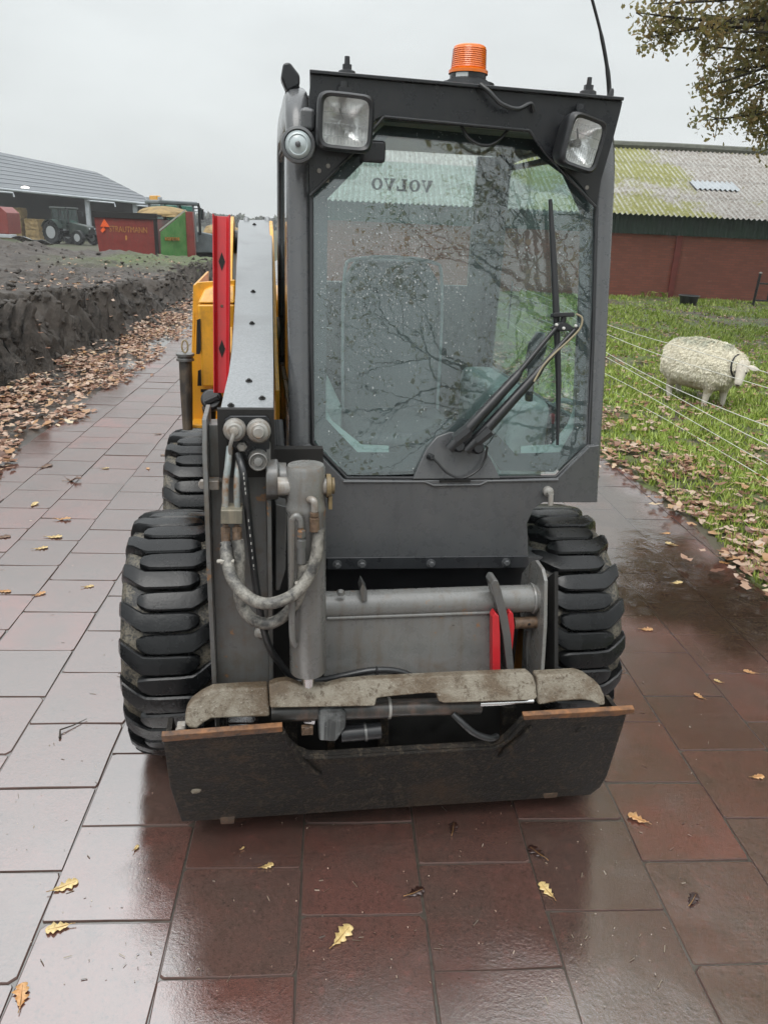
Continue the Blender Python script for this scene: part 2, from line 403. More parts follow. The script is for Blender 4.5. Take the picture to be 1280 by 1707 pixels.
PS = 0.3045; U0 = -0.053; UL, UR = -7, 7                       # column numbers
V0 = uv(G(600, 1527))[1]
bm = NB()
prism(bm, [UV(U0 + UL * PS - 0.35, -6, -0.022), UV(U0 + (UR + 1) * PS + 0.1, -6, -0.022), UV(U0 + (UR + 1) * PS + 0.1, 40, -0.022), UV(U0 + UL * PS - 0.35, 40, -0.022)], (0, 0, -0.1))
paving = tag(obj('paving', bm, MT['joint'], smooth=0), 'wet red concrete slab driveway laid in staggered rows', kind='structure')
def paver_pts(rs):
    """rings of a paver, local, with worn corners"""
    hw = PS / 2 - 0.0017; k = []
    base = []
    for i in range(4):
        a = [(-1, -1), (1, -1), (1, 1), (-1, 1)][i]; b = [(-1, -1), (1, -1), (1, 1), (-1, 1)][(i + 1) % 4]
        c = 0.003 + rs.random() ** 3 * 0.014
        d = Vector((b[0] - a[0], b[1] - a[1])).normalized()
        A = Vector(a) * hw; B = Vector(b) * hw
        base.append(A + d * c + Vector((rs.uniform(-1, 1), rs.uniform(-1, 1))) * 0.002)
        base.append((A + B) / 2 + Vector((rs.uniform(-1, 1), rs.uniform(-1, 1))) * 0.0025)
        base.append(B - d * c + Vector((rs.uniform(-1, 1), rs.uniform(-1, 1))) * 0.002)
    ins = 0.0006 + rs.random() * 0.0008
    return [[(p.x, p.y, -0.03) for p in base], [(p.x, p.y, -0.0035) for p in base], [(p.x * (1 - ins * 2.2 / hw * 0.5), p.y * (1 - ins * 2.2 / hw * 0.5), -0.0012) for p in base], [(p.x * (1 - 2.4 * ins / hw), p.y * (1 - 2.4 * ins / hw), 0.0) for p in base]]
pav_rings = [paver_pts(rnd) for _ in range(7)]
pav_mesh = []
for rg in pav_rings:
    bm = NB(); loft(bm, rg); bm.faces.ensure_lookup_table()
    bmesh.ops.delete(bm, geom=[bm.faces[-2]], context='FACES')
    bmesh.ops.recalc_face_normals(bm, faces=bm.faces)
    for f in bm.faces: f.material_index = 0 if f.normal.z > 0.97 else 1
    me = bpy.data.meshes.new('paver'); bm.to_mesh(me); bm.free(); me.materials.append(MT['paver']); me.materials.append(MT['paver_edge'])
    pav_mesh.append(me)
cells = []
for k in range(UL, UR + 1):
    off = 0.0 if k % 2 == 0 else PS / 2
    for j in range(-16, 82):
        v = V0 + off + (j + 0.5) * PS; u = U0 + (k + 0.5) * PS
        if v < -4 or v > 24: continue
        p = UV(u, v); q = p - CAM; dz = q.dot(cF)
        vis = False
        if dz > 0.3:
            X = 640 + FPX * q.dot(cR) / dz; Y = 853.5 - FPX * q.dot(cU) / dz
            m_ = 130 / dz
            vis = -m_ < X < 1280 + m_ and Y < 1707 + m_
            if 460 < X < 880 and Y < 1180: vis = False           # behind the loader
        cells.append((not vis, dz if vis else 99, u, v))
cells.sort(key=lambda c: (c[0], c[1]))
farV, farF = [], []
def sst(x, a, b): x = max(0, min(1, (x - a) / (b - a))); return x * x * (3 - 2 * x)
def paver_z(u, v): return 0.004 * fbm(u * 1.3, v * 1.3, 3.1, 2) - 0.003 * sst(u, 0.85, 1.9) * sst(v, 2.0, 3.4)
_us = [U0 + UL * PS - 0.3 + 0.15 * i for i in range(34)]; _vs = [-5 + 0.2 * j for j in range(150)]
tri_mesh('joint_sand', np.array([UV(u, v, paver_z(u, v) - 0.0038) for v in _vs for u in _us]), np.array([(j * 34 + i, j * 34 + i + 1, j * 34 + 35 + i, j * 34 + 34 + i) for j in range(149) for i in range(33)]), MT['joint'], paving, smooth=True)
for i, (hid, dz, u, v) in enumerate(cells):
    rs = random.Random(i * 31 + 5); p = UV(u, v, paver_z(u, v) + rs.uniform(-0.0012, 0.0012))
    mi = rs.randrange(7); rot = Matrix.Rotation(-PD + rs.choice((0, 1, 2, 3)) * math.pi / 2 + rs.uniform(-0.008, 0.008), 4, 'Z') @ Matrix.Rotation(rs.uniform(-0.0035, 0.0035), 4, 'X') @ Matrix.Rotation(rs.uniform(-0.0035, 0.0035), 4, 'Y')
    if i < 300:
        o = bpy.data.objects.new('paver', pav_mesh[mi]); col.objects.link(o); o.matrix_world = Matrix.Translation(p) @ rot; o.parent = paving
    else:
        b0 = len(farV)
        for rg in pav_rings[mi][1:]:
            for q in rg: farV.append(tuple(rot @ Vector(q) + p))
        for a in range(2):
            for j in range(12): farF.append((b0 + a * 12 + j, b0 + a * 12 + (j + 1) % 12, b0 + a * 12 + 12 + (j + 1) % 12, b0 + a * 12 + 12 + j))
        farF.append(tuple(range(b0 + 24, b0 + 36)))
pf_ = tag(pydata('paver_field', farV, farF, MT['paver_far'], paving), kind='stuff'); pf_.data.materials.append(MT['paver_edge'])
for f in pf_.data.polygons: f.material_index = 0 if len(f.vertices) > 4 else 1

# ---- far land
def m_land():
    t = NT('far_meadow'); p = t.pos(); n = t.noise(p, 0.12, 6, 0.6); f = t.noise(p, 3, 5, 0.7)
    cc = t.mix(t.rng(n, 0.35, 0.65), (0.045, 0.065, 0.022), (0.07, 0.06, 0.04)); cc = t.mix(t.rng(f, 0.4, 0.7, 0, 0.5), cc, (0.03, 0.03, 0.018))
    t.bsdf(cc, 0.8, 0, t.bump(f, 0.5, 0.1)); return t.m
MT['land'] = m_land()
bm = NB(); bmesh.ops.create_grid(bm, x_segments=8, y_segments=8, size=1500, matrix=Matrix.Translation((0, 0, -0.62)))
tag(obj('ground', bm, MT['land'], smooth=0), 'flat farmland stretching to the horizon', kind='structure')

# ---- grass paddock right of the driveway
def m_turf():
    t = NT('paddock_turf'); p = t.pos(); n = t.noise(p, 0.8, 6, 0.6); f = t.noise(p, 11, 6, 0.7); g = t.noise(p, 70, 4, 0.7)
    cc = t.mix(t.rng(f, 0.35, 0.65), (0.08, 0.115, 0.024), (0.13, 0.175, 0.04))
    cc = t.mix(t.rng(n, 0.45, 0.58, 0, 0.9), cc, (0.085, 0.068, 0.050)); cc = t.mix(t.rng(g, 0.55, 0.7, 0, 0.6), cc, (0.035, 0.03, 0.018))
    t.bsdf(cc, 0.7, 0, t.bump(t.mix(0.5, f, g), 0.8, 0.03)); return t.m
MT['turf'] = m_turf()
def edge_u(v): return 2.14 + 0.10 * fbm(v * 0.9, 1.7) + 0.05 * fbm(v * 4, 5.5)
def turf_z(u, v):
    e = u - edge_u(v)
    return max(-0.03, min(0.05, e * 0.13)) + (0.02 * fbm(u * 0.8, v * 0.8, 9) + 0.012 * fbm(u * 4, v * 4, 2)) * max(0, min(1, e * 2))
us = [1.85 + 0.06 * i for i in range(60)] + [5.5 + 0.35 * i for i in range(40)] + [20 + 3 * i for i in range(20)]
vs = [-8 + 0.5 * i for i in range(20)] + [2 + 0.09 * i for i in range(150)] + [15.6 + 0.5 * i for i in range(40)] + [37 + 6 * i for i in range(12)]
Vt = np.array([UV(u, v, turf_z(u, v)) for v in vs for u in us]); nu = len(us)
Ft = np.array([(j * nu + i, j * nu + i + 1, (j + 1) * nu + i + 1, (j + 1) * nu + i) for j in range(len(vs) - 1) for i in range(nu - 1)])
tag(tri_mesh('paddock_ground', Vt, Ft, MT['turf'], smooth=True), 'grassy paddock ground beside the driveway', kind='structure')

def m_blade(name, a, b, c):
    t = NT(name); r = t.n('ShaderNodeNewGeometry').outputs['Random Per Island']
    t.bsdf(t.ramp(r, [(0.0, a), (0.5, b), (1.0, c)]), 0.45, 0, None, 0.0, Transmission_Weight=0.0); return t.m
MT['blade'] = m_blade('grass_blades', (0.16, 0.235, 0.028), (0.27, 0.37, 0.052), (0.40, 0.44, 0.12))
rs = np.random.default_rng(3)
def bare(u, v): return fbm(u * 0.55 + 11, v * 0.55, 4, 4) + 0.35 * fbm(u * 2.2, v * 2.2, 8, 3)
pts = []
while len(pts) < 72000:
    # tufts: denser close to the camera
    d = 3.2 * (7.0 ** rs.random()); x = rs.uniform(0.16, 0.74) * d
    u, v = uv(Vector((x, d, 0)))
    if u < edge_u(v) + 0.02: continue
    b = bare(u, v)
    b += 0.10 * max(0, min(1, (v - 9) / 4))
    if b > 0.12 + rs.random() * 0.25 and rs.random() < 0.93: continue
    if u < edge_u(v) + 0.5 and rs.random() < 0.5: continue
    if fbm(u * 5, v * 5, 6, 2) < -0.12 - 0.3 * rs.random(): continue
    pts.append((u, v, d, b))
V = np.zeros((len(pts) * 3, 3)); F = np.arange(len(pts) * 3).reshape(-1, 3)
for i, (u, v, d, b) in enumerate(pts):
    hgt = (0.026 + 0.05 * rs.random()) * (1.0 - 0.6 * max(0, b)) * (0.85 + d * 0.015); w = 0.0020 + 0.0009 * d
    a = rs.random() * 6.28; p = UV(u, v, turf_z(u, v) - 0.004)
    ln = Vector((rs.normal(), rs.normal(), 0)) * hgt * 0.45
    dx = Vector((math.cos(a), math.sin(a), 0)) * w
    V[3 * i] = p - dx; V[3 * i + 1] = p + dx; V[3 * i + 2] = p + ln + EZ * hgt
tag(tri_mesh('grass', V, F, MT['blade']), 'short wet green grass in the paddock', 'grass', kind='stuff')

# ---- soil bank left of the driveway
def m_soil():
    t = NT('dark_wet_soil'); p = t.pos(); n = t.noise(p, 1.6, 7, 0.65); f = t.noise(p, 14, 7, 0.72); g = t.noise(p, 75, 4, 0.7)
    cc = t.mix(t.rng(n, 0.35, 0.65), (0.026, 0.0205, 0.016), (0.078, 0.062, 0.049))
    nr = t.n('ShaderNodeNewGeometry'); sp = t.n('ShaderNodeSeparateXYZ'); t.l(nr.outputs['Normal'], sp.inputs[0])
    cc = t.mix(t.math('MULTIPLY', t.rng(f, 0.45, 0.60), 0.7), cc, (0.105, 0.088, 0.073)); cc = t.mix(t.rng(g, 0.6, 0.75, 0, 0.6), cc, (0.014, 0.012, 0.011))
    s = t.n('ShaderNodeSeparateXYZ'); t.l(p, s.inputs[0])
    gr = t.math('MULTIPLY', t.rng(s.outputs[1], 16.5, 18.5), t.math('MULTIPLY', t.rng(s.outputs[0], -8.2, -7.0), t.rng(sp.outputs[2], 0.8, 0.95)))
    gr = t.math('MULTIPLY', gr, t.rng(f, 0.35, 0.5)); cc = t.mix(gr, cc, (0.09, 0.12, 0.035))
    t.bsdf(cc, 0.62, 0, t.bump(t.mix(0.5, f, g), 1.0, 0.05), 0.05, 0.3); return t.m
MT['soil'] = m_soil()
def foot_u(v): return -2.78 - 0.012 * v - 0.16 * fbm(v * 0.45, 0.3, 7, 3) - 0.10 * fbm(v * 1.9, 2.3, 7, 3)
def soil_z(u, v):
    e = foot_u(v) - u                                      # metres into the bank
    H = 0.76 - 0.10 * sst(v, 5, 9) - 0.14 * sst(v, 9, 17) + 0.10 * fbm(v * 0.35, 4.4, 1, 3)
    gul = 0.20 * fbm(v * 1.3, 8.1, 0.4 * e, 4) + 0.10 * fbm(v * 4.0, 3.1, e * 1.2, 3)
    wdt = 0.34 + gul
    x = (e - 0.10 - gul * 1.1) / max(0.12, wdt)
    s = 0 if x < 0 else (1 if x > 1 else x ** 0.8)
    deb = 0.10 * math.exp(-((e - 0.02) / 0.22) ** 2) * (0.6 + fbm(v * 2.1, u * 2.1, 3, 3))
    z = -0.02 + H * s + max(0, deb) - (0.03 if e < -0.3 else 0)
    if e > 0.4:
        k = min(1, (e - 0.4) / 0.8)
        z += k * (0.10 * fbm(u * 0.7, v * 0.7, 5, 4) + 0.09 * abs(fbm(u * 3.1, v * 3.1, 6, 4)) + 0.05 * fbm(u * 8, v * 8, 3, 3))
        z += 0.34 * math.exp(-((v - 20) / 2.2) ** 2) * max(0, min(1, (e - 3.2) / 2)) * (1 + 0.8 * fbm(u * 1.1, v * 1.1, 12, 4))  # rough heap
        z += 0.10 * math.exp(-((e - 1.0) / 0.7) ** 2 - ((v - 7) / 2.5) ** 2)
        z -= 0.12 * math.exp(-((e - 2.6) / 0.7) ** 2) * max(0, min(1, (14 - v) / 3))
    else:
        z += 0.025 * fbm(u * 5, v * 5, 2, 3) * (1 if e > -0.25 else 0.2)
    if v > 24: z -= min(1.5, (v - 24) * 0.35)
    if v < 1: z -= 0
    return z
us = [-2.1 - 0.06 * i for i in range(9)] + [-2.62 - 0.022 * i for i in range(50)] + [-3.75 - 0.06 * i for i in range(30)] + [-5.6 - 0.16 * i for i in range(50)] + [-14 - 1.2 * i for i in range(18)]
vs = [-6 + 0.4 * i for i in range(20)] + [2 + 0.06 * i for i in range(217)] + [15.1 + 0.12 * i for i in range(75)] + [24.2 + 0.6 * i for i in range(10)]
def soil_pt(u, v):
    z = soil_z(u, v); e = foot_u(v) - u; k = max(0, 1 - abs(e - 0.25) / 0.4)
    a = 0.07 * fbm(v * 2.6, z * 3.0, 1.1, 4) + 0.08 * fbm(v * 7, z * 9, 4.1, 4) + 0.035 * fbm(v * 17, z * 17, 2.1, 4)
    return UV(u + a * k, v + 0.07 * k * fbm(v * 3, z * 6, 7, 3), z + 0.05 * k * fbm(u * 7, v * 7, 2.2, 3) + 0.02 * k * fbm(u * 20, v * 20, 5.2, 3))
Vt = np.array([soil_pt(u, v) for v in vs for u in us]); nu = len(us)
Ft = np.array([(j * nu + i + 1, j * nu + i, (j + 1) * nu + i, (j + 1) * nu + i + 1) for j in range(len(vs) - 1) for i in range(nu - 1)])
tag(tri_mesh('soil_bank', Vt, Ft, MT['soil'], smooth=True), 'freshly dug dark soil bank beside the driveway', kind='structure')
# clods lying on the bank and at its foot
V, F = [], []
for i in range(3600):
    v = 3.5 * (6.5 ** rs.random()); q = rs.random()
    fu = foot_u(v)
    u = fu - rs.normal(0.14, 0.18) if q < 0.55 else fu - 0.5 - abs(rs.normal(0, 2.2)) if q < 0.75 else uv(D(rs.uniform(-40, 180), 410, rs.uniform(18, 24)))[0]
    s = (0.010 + 0.028 * rs.random() ** 2.5) * (0.7 + 0.06 * v)
    p = UV(u, v, soil_z(u, v) + s * 0.3); b0 = len(V)
    for w in ((1, 0, 0), (0, 1, 0), (-1, 0, 0), (0, -1, 0), (0, 0, 0.8), (0, 0, -0.8)):
        V.append(p + Vector([w[k] * s * (0.6 + 0.8 * rs.random()) + rs.normal() * s * 0.2 for k in range(3)]))
    for f in ((0, 1, 4), (1, 2, 4), (2, 3, 4), (3, 0, 4), (1, 0, 5), (2, 1, 5), (3, 2, 5), (0, 3, 5)): F.append([b0 + k for k in f])
tag(tri_mesh('soil_clods', np.array(V), np.array(F), MT['soil']), 'loose dark clods of earth on the soil bank', 'soil', kind='stuff')

# ---- standing water on the right of the driveway
def m_water():
    t = NT('rain_puddle'); p = t.pos()
    n = t.noise(p, 9, 4, 0.5, 0.8)
    rings = None
    for sc, off in ((5.5, 0.0), (8.0, 3.3)):
        m = t.n('ShaderNodeMapping'); m.inputs['Location'].default_value = (off, off * 0.7, 0); m.inputs['Scale'].default_value = (1, 1, 0); t.l(p, m.inputs[0])
        v = t.voro(m.outputs[0], sc)
        w = t.math('MULTIPLY', t.math('SINE', t.math('MULTIPLY', v, 120.0)), t.rng(v, 0.02, 0.26, 1.0, 0.0))
        rings = w if rings is None else t.math('ADD', rings, w)
    b = t.bump(t.math('ADD', t.math('MULTIPLY', n, 1.1), t.math('MULTIPLY', rings, 0.09)), 0.45, 0.0035)
    fr = t.schlick(0.17, b)
    gl = t.n('ShaderNodeBsdfGlossy'); gl.inputs['Roughness'].default_value = 0.02; t.l(b, gl.inputs['Normal'])
    tr = t.n('ShaderNodeBsdfTransparent'); tr.inputs[0].default_value = (0.72, 0.64, 0.55, 1)
    df = t.n('ShaderNodeBsdfDiffuse'); df.inputs[0].default_value = (0.06, 0.048, 0.036, 1)
    m1 = t.n('ShaderNodeMixShader'); t.l(t.rng(t.noise(p, 3, 4, 0.6), 0.3, 0.7, 0.05, 0.4), m1.inputs[0]); t.l(tr.outputs[0], m1.inputs[1]); t.l(df.outputs[0], m1.inputs[2])
    m2 = t.n('ShaderNodeMixShader'); t.l(fr, m2.inputs[0]); t.l(m1.outputs[0], m2.inputs[1]); t.l(gl.outputs[0], m2.inputs[2])
    at = t.n('ShaderNodeAttribute', attribute_name='depth'); k = t.rng(t.math('ADD', at.outputs['Fac'], t.math('MULTIPLY', t.math('SUBTRACT', t.noise(p, 14, 5, 0.7), 0.5), 0.16)), 0.0, 0.15)
    t0 = t.n('ShaderNodeBsdfTransparent'); m3 = t.n('ShaderNodeMixShader'); t.l(k, m3.inputs[0]); t.l(t0.outputs[0], m3.inputs[1]); t.l(m2.outputs[0], m3.inputs[2])
    t.l(m3.outputs[0], t.out.inputs[0]); return t.m
MT['water'] = m_water()
ol = [(930, 800), (985, 770), (1005, 772), (1030, 790), (1060, 825), (1100, 862), (1165, 905), (1230, 945), (1300, 985), (1360, 1040), (1330, 1085), (1270, 1105), (1200, 1110), (1140, 1090), (1080, 1052), (1040, 1010), (960, 985), (900, 930)]
pl = []
for i, q in enumerate(ol):
    a = G(*q); b = G(*ol[(i + 1) % len(ol)])
    n = max(2, int((b - a).length / 0.03))
    for k in range(n):
        p = a.lerp(b, k / n); w = 0.16 * fbm(p.x * 3, p.y * 3, 3, 4) + 0.05 * fbm(p.x * 14, p.y * 14, 1, 3)
        pl.append(Vector((p.x + w, p.y + w * 0.7, 0.0006)))
PL = np.array([(p.x, p.y) for p in pl]); A_, B_ = PL, np.roll(PL, -1, 0); E2 = B_ - A_; E2L = (E2 ** 2).sum(1) + 1e-12
def shore(x, y):
    """signed distance to the water's edge, inside positive"""
    q = np.array((x, y)); t_ = np.clip(((q - A_) * E2).sum(1) / E2L, 0, 1); dd = np.sqrt(((A_ + E2 * t_[:, None] - q) ** 2).sum(1).min())
    c = ((A_[:, 1] > y) != (B_[:, 1] > y)) & (x < (B_[:, 0] - A_[:, 0]) * (y - A_[:, 1]) / (B_[:, 1] - A_[:, 1] + 1e-12) + A_[:, 0])
    return dd if c.sum() % 2 else -dd
cs = 0.045; gx = np.arange(PL[:, 0].min(), PL[:, 0].max(), cs); gy = np.arange(PL[:, 1].min(), PL[:, 1].max(), cs)
SD_ = np.array([[shore(x, y) for x in gx] for y in gy]); idx = -np.ones(SD_.shape, int); Vw, Fw, Dw = [], [], []
def wv_(j, i):
    if idx[j, i] < 0: idx[j, i] = len(Vw); Vw.append((gx[i], gy[j], 0.0006)); Dw.append(max(0.0, float(SD_[j, i])))
    return idx[j, i]
for j in range(len(gy) - 1):
    for i in range(len(gx) - 1):
        if SD_[j:j + 2, i:i + 2].max() > 0: Fw.append((wv_(j, i), wv_(j, i + 1), wv_(j + 1, i + 1), wv_(j + 1, i)))
puddle = tri_mesh('puddle', np.array(Vw), np.array(Fw), MT['water']); _a = puddle.data.attributes.new('depth', 'FLOAT', 'POINT'); _a.data.foreach_set('value', Dw)
tag(puddle, 'rain-rippled brown puddle on the right of the driveway', kind='structure')

# ================================================================== FAR THINGS
def m_brick():
    t = NT('red_brick_wall'); c = t.co()
    sw = t.n('ShaderNodeCombineXYZ'); sp = t.n('ShaderNodeSeparateXYZ'); t.l(c, sp.inputs[0]); t.l(sp.outputs[0], sw.inputs[0]); t.l(sp.outputs[2], sw.inputs[1])
    b = t.n('ShaderNodeTexBrick'); t.l(sw.outputs[0], b.inputs[0]); b.inputs['Scale'].default_value = 1.0
    b.inputs['Brick Width'].default_value = 0.22; b.inputs['Row Height'].default_value = 0.065; b.inputs['Mortar Size'].default_value = 0.006; b.inputs['Bias'].default_value = 0.1
    b.inputs['Color1'].default_value = (0.20, 0.062, 0.042, 1); b.inputs['Color2'].default_value = (0.27, 0.082, 0.055, 1); b.inputs['Mortar'].default_value = (0.15, 0.075, 0.06, 1)
    n = t.noise(c, 0.8, 5, 0.6); cc = t.mix(t.rng(n, 0.35, 0.7, 0, 0.6), b.outputs[0], (0.16, 0.055, 0.04))
    cc = t.mix(t.math('MULTIPLY', t.rng(t.noise(c, 3.1, 5, 0.7), 0.62, 0.72), 0.4), cc, (0.34, 0.2, 0.16))
    t.bsdf(cc, 0.7, 0, t.bump(b.outputs['Fac'], -0.4, 0.01)); return t.m
MT['brick'] = m_brick()
def m_moss_roof():
    t = NT('mossy_fibre_cement'); c = t.co()
    n = t.noise(c, 0.45, 4, 0.6); m = t.noise(c, 6.5, 6, 0.75); f = t.noise(c, 22, 5, 0.75)
    sp = t.n('ShaderNodeSeparateXYZ'); t.l(c, sp.inputs[0])
    base = t.mix(t.rng(m, 0.35, 0.65), (0.40, 0.385, 0.36), (0.22, 0.19, 0.165))
    base = t.mix(t.rng(f, 0.55, 0.68, 0, 0.8), base, (0.075, 0.062, 0.045)); base = t.mix(t.rng(f, 0.28, 0.42, 0.7, 0), base, (0.42, 0.42, 0.40))
    leftness = t.math('ADD', t.rng(sp.outputs[0], 0.6, 5.2, 0.15, -0.12), t.rng(sp.outputs[0], -4.2, -2.2, -0.5, 0.0))
    k = t.math('ADD', t.math('ADD', n, t.math('MULTIPLY', m, 0.55)), leftness)
    moss = t.mix(t.rng(f, 0.35, 0.65), (0.15, 0.155, 0.035), (0.30, 0.30, 0.065))
    cc = t.mix(t.rng(k, 0.78, 0.88, 0, 0.92), base, moss)
    wv = t.math('COSINE', t.math('MULTIPLY', sp.outputs[0], 2 * math.pi / 0.146))
    bare_ = t.math('MULTIPLY', t.rng(wv, 0.1, 0.8), t.rng(t.noise(c, 4.0, 5, 0.7), 0.42, 0.56)); cc = t.mix(t.math('MULTIPLY', bare_, 0.8), cc, (0.48, 0.48, 0.46))
    spk = t.rng(t.noise(c, 13, 4, 0.75), 0.57, 0.64); cc = t.mix(t.math('MULTIPLY', spk, 0.75), cc, (0.09, 0.07, 0.045))
    t.bsdf(cc, 0.8, 0, t.bump(t.mix(0.5, m, f), 1.0, 0.05)); return t.m
MT['moss'] = m_moss_roof()
MT['fascia'] = m_plain('dark_green_sheet', (0.022, 0.045, 0.034), 0.45, var=0.3, scale=3)
MT['pipe_red'] = m_plain('dark_red_pilaster', (0.16, 0.035, 0.028), 0.6, var=0.3, scale=3)
MT['skylight'] = m_plain('pale_translucent_sheet', (0.33, 0.36, 0.38), 0.35, var=0.15, scale=6)
MT['ridge'] = m_plain('ridge_cap_cement', (0.10, 0.105, 0.085), 0.8, var=0.4, scale=4, bumpy=0.5)
def corr(bm, P0, ex, ey, W_, L_, pitch, amp, nrm, rows=1, lap=0.0, seg=6):
    """corrugated sheet: waves across ex, length along ey"""
    n = int(W_ / pitch * seg)
    for r in range(rows):
        a = L_ * r / rows; b = L_ * (r + 1) / rows + (0.12 if r < rows - 1 else 0)
        ra, rb = [], []
        for i in range(n + 1):
            x = W_ * i / n; hh = amp * math.cos(2 * math.pi * x / pitch)
            ra.append(bm.verts.new(P0 + ex * x + ey * a + nrm * (hh + lap))); rb.append(bm.verts.new(P0 + ex * x + ey * b + nrm * (hh - (lap if r < rows - 1 else 0))))
        for i in range(n): bm.faces.new((ra[i], ra[i + 1], rb[i + 1], rb[i]))
    return bm
# brick barn: local x along the wall, y away from the camera
bA = R_(1.8); bO = Vector((6.145, 22.106, 0))
barn = thing('brick_barn', 'red brick barn with mossy corrugated roof and green sheet fascia', 'barn', bO, bA)
BX0, BX1 = -8.2, 22.0; EAVE, WTOP, RIDGE, BD = 2.20, 1.70, 4.34, 4.9
bm = NB(); X, Y, Z = Vector((1, 0, 0)), Vector((0, 1, 0)), EZ
box(bm, ((BX0 + BX1) / 2, 0.15, WTOP / 2 + 0.15 - 0.3), (BX1 - BX0, 0.3, WTOP + 0.9 - 0.3)); wall = obj('wall', bm, MT['brick'], barn, smooth=0)
bm = NB(); prism(bm, [(BX0, 0.31, -0.2), (BX0, 2 * BD - 0.3, -0.2), (BX0, 2 * BD - 0.3, EAVE - 0.1), (BX0, BD, RIDGE - 0.12), (BX0, 0.31, EAVE - 0.1)], (0.25, 0, 0)); obj('gable_wall', bm, MT['brick'], barn, smooth=0)
bm = NB(); box(bm, ((BX0 + BX1) / 2, 2 * BD - 0.15, 1.1), (BX1 - BX0, 0.3, 2.4)); obj('rear_wall', bm, MT['brick'], barn, smooth=0)
bm = NB(); corr(bm, Vector((BX0, -0.06, WTOP)), X, Z, BX1 - BX0, EAVE - WTOP + 0.02, 0.115, 0.014, -Y, seg=6); obj('fascia_sheet', bm, MT['fascia'], barn, smooth=40)
sl = Vector((0, BD + 0.35, RIDGE - EAVE)); sn = Vector((0, -sl.z, sl.y)).normalized(); sd_ = sl.normalized()
bm = NB(); corr(bm, Vector((BX0 - 0.2, -0.35, EAVE - 0.02)), X, sd_, BX1 - BX0 + 0.3, sl.length, 0.146, 0.026, sn, 4, 0.005)
roof = obj('roof', bm, MT['moss'], barn, smooth=60)
bm = NB(); corr(bm, Vector((BX0 - 0.2, 2 * BD + 0.35, EAVE - 0.02)), X, Vector((0, -sd_.y, sd_.z)), BX1 - BX0 + 0.3, sl.length, 0.146, 0.026, Vector((0, -sn.y, sn.z)), 1, 0, 4)
obj('rear_roof', bm, MT['moss'], barn, smooth=60)
bm = NB(); tube(bm, [(BX0 - 0.2 + i * 1.1, BD, RIDGE + 0.03 + 0.015 * rnd.random()) for i in range(29)], 0.13, 8); obj('ridge_cap', bm, MT['ridge'], roof, smooth=40)
bm = NB(); corr(bm, Vector((2.43, -0.35, EAVE - 0.02)) + sd_ * 2.05, X, sd_, 1.31, 0.72, 0.146, 0.026, sn, 1, 0.02); bmesh.ops.translate(bm, verts=bm.verts, vec=sn * 0.02); obj('skylight', bm, MT['skylight'], roof, smooth=60)
bm = NB(); box(bm, (1.62, -0.03, WTOP / 2), (0.16, 0.06, WTOP - 0.01)); obj('pilaster', bm, MT['pipe_red'], barn, 0.004)
bm = NB(); box(bm, (6.6, -0.03, WTOP / 2), (0.16, 0.06, WTOP - 0.01)); obj('pilaster', bm, MT['pipe_red'], barn, 0.004)
# gate post by the barn
gp = thing('pipe_gate', 'dark steel pipe gate post standing against the brick barn wall', 'gate', D(1258, 492, 20.5) * 1.0, bA)
gp.location.z = 0.0
bm = NB(); tube(bm, [(0, 0, -0.1), (0.03, 0, 0.86)], 0.035, 10); obj('post', bm, MT['black'], gp)
bm = NB(); lathe(bm, [(0.045, 0), (0.045, 0.03), (0.01, 0.045)], (0.03, 0, 0.86), EZ, 10); obj('post_cap', bm, MT['steel'], gp)
for z in (0.62, 0.2):
    bm = NB(); tube(bm, [(0.02, 0, z), (2.6, 0.1, z - 0.02)], 0.022, 8); obj('rail', bm, MT['black'], gp)
bm = NB(); box(bm, (0.35, 0, 0.41), (0.03, 0.03, 0.44)); obj('brace', bm, MT['black'], gp)
# feed tub
tb = thing('feed_tub', 'round black rubber feed tub on the ground by the barn', 'tub', G(1146, 509, 0.03))
bm = NB(); lathe(bm, [(0.19, 0), (0.235, 0.21), (0.25, 0.235), (0.252, 0.25), (0.235, 0.25), (0.185, 0.03), (0.0, 0.03)], (0, 0, 0), EZ, 28, caps=False); obj('tub', bm, MT['plastic'], tb)
bm = NB(); lathe(bm, [(0.2525, 0.238), (0.262, 0.243), (0.262, 0.256), (0.2525, 0.26)], (0, 0, 0), EZ, 28, caps=False); obj('rim', bm, m_plain('worn_grey_rim', (0.13, 0.14, 0.15), 0.5), tb)
# weeds along the wall
for i, (px, lab) in enumerate(((1092, 'low green weed at the foot of the brick wall left of the feed tub'), (1195, 'tall pale dry weed at the foot of the brick wall right of the feed tub'))):
    w = thing('weed', lab, 'plant', G(px, 498, 0.03), group='weeds along the barn wall')
    bm = NB()
    for k in range(26):
        a = rnd.random() * 6.28; l = rnd.uniform(0.12, 0.42 if i else 0.28); q = Vector((math.cos(a), math.sin(a) * 0.4, 0)); s = Vector((rnd.uniform(-0.35, 0.35), rnd.uniform(-0.1, 0.1), 0))
        t0 = s; t1 = s + q * l * 0.4 + EZ * l * 0.7; t2 = s + q * l * 0.95 + EZ * l * 0.75; wd = Vector((-q.y, q.x, 0)) * 0.014 + Vector((0.006, 0, 0.006))
        v = [bm.verts.new(p) for p in (t0 - wd, t0 + wd, t1 + wd, t2, t1 - wd)]; bm.faces.new(v)
    obj('leaf_clump', bm, MT['blade'] if i == 0 else m_plain('dry_weed', (0.24, 0.23, 0.13), 0.7), w, smooth=0)

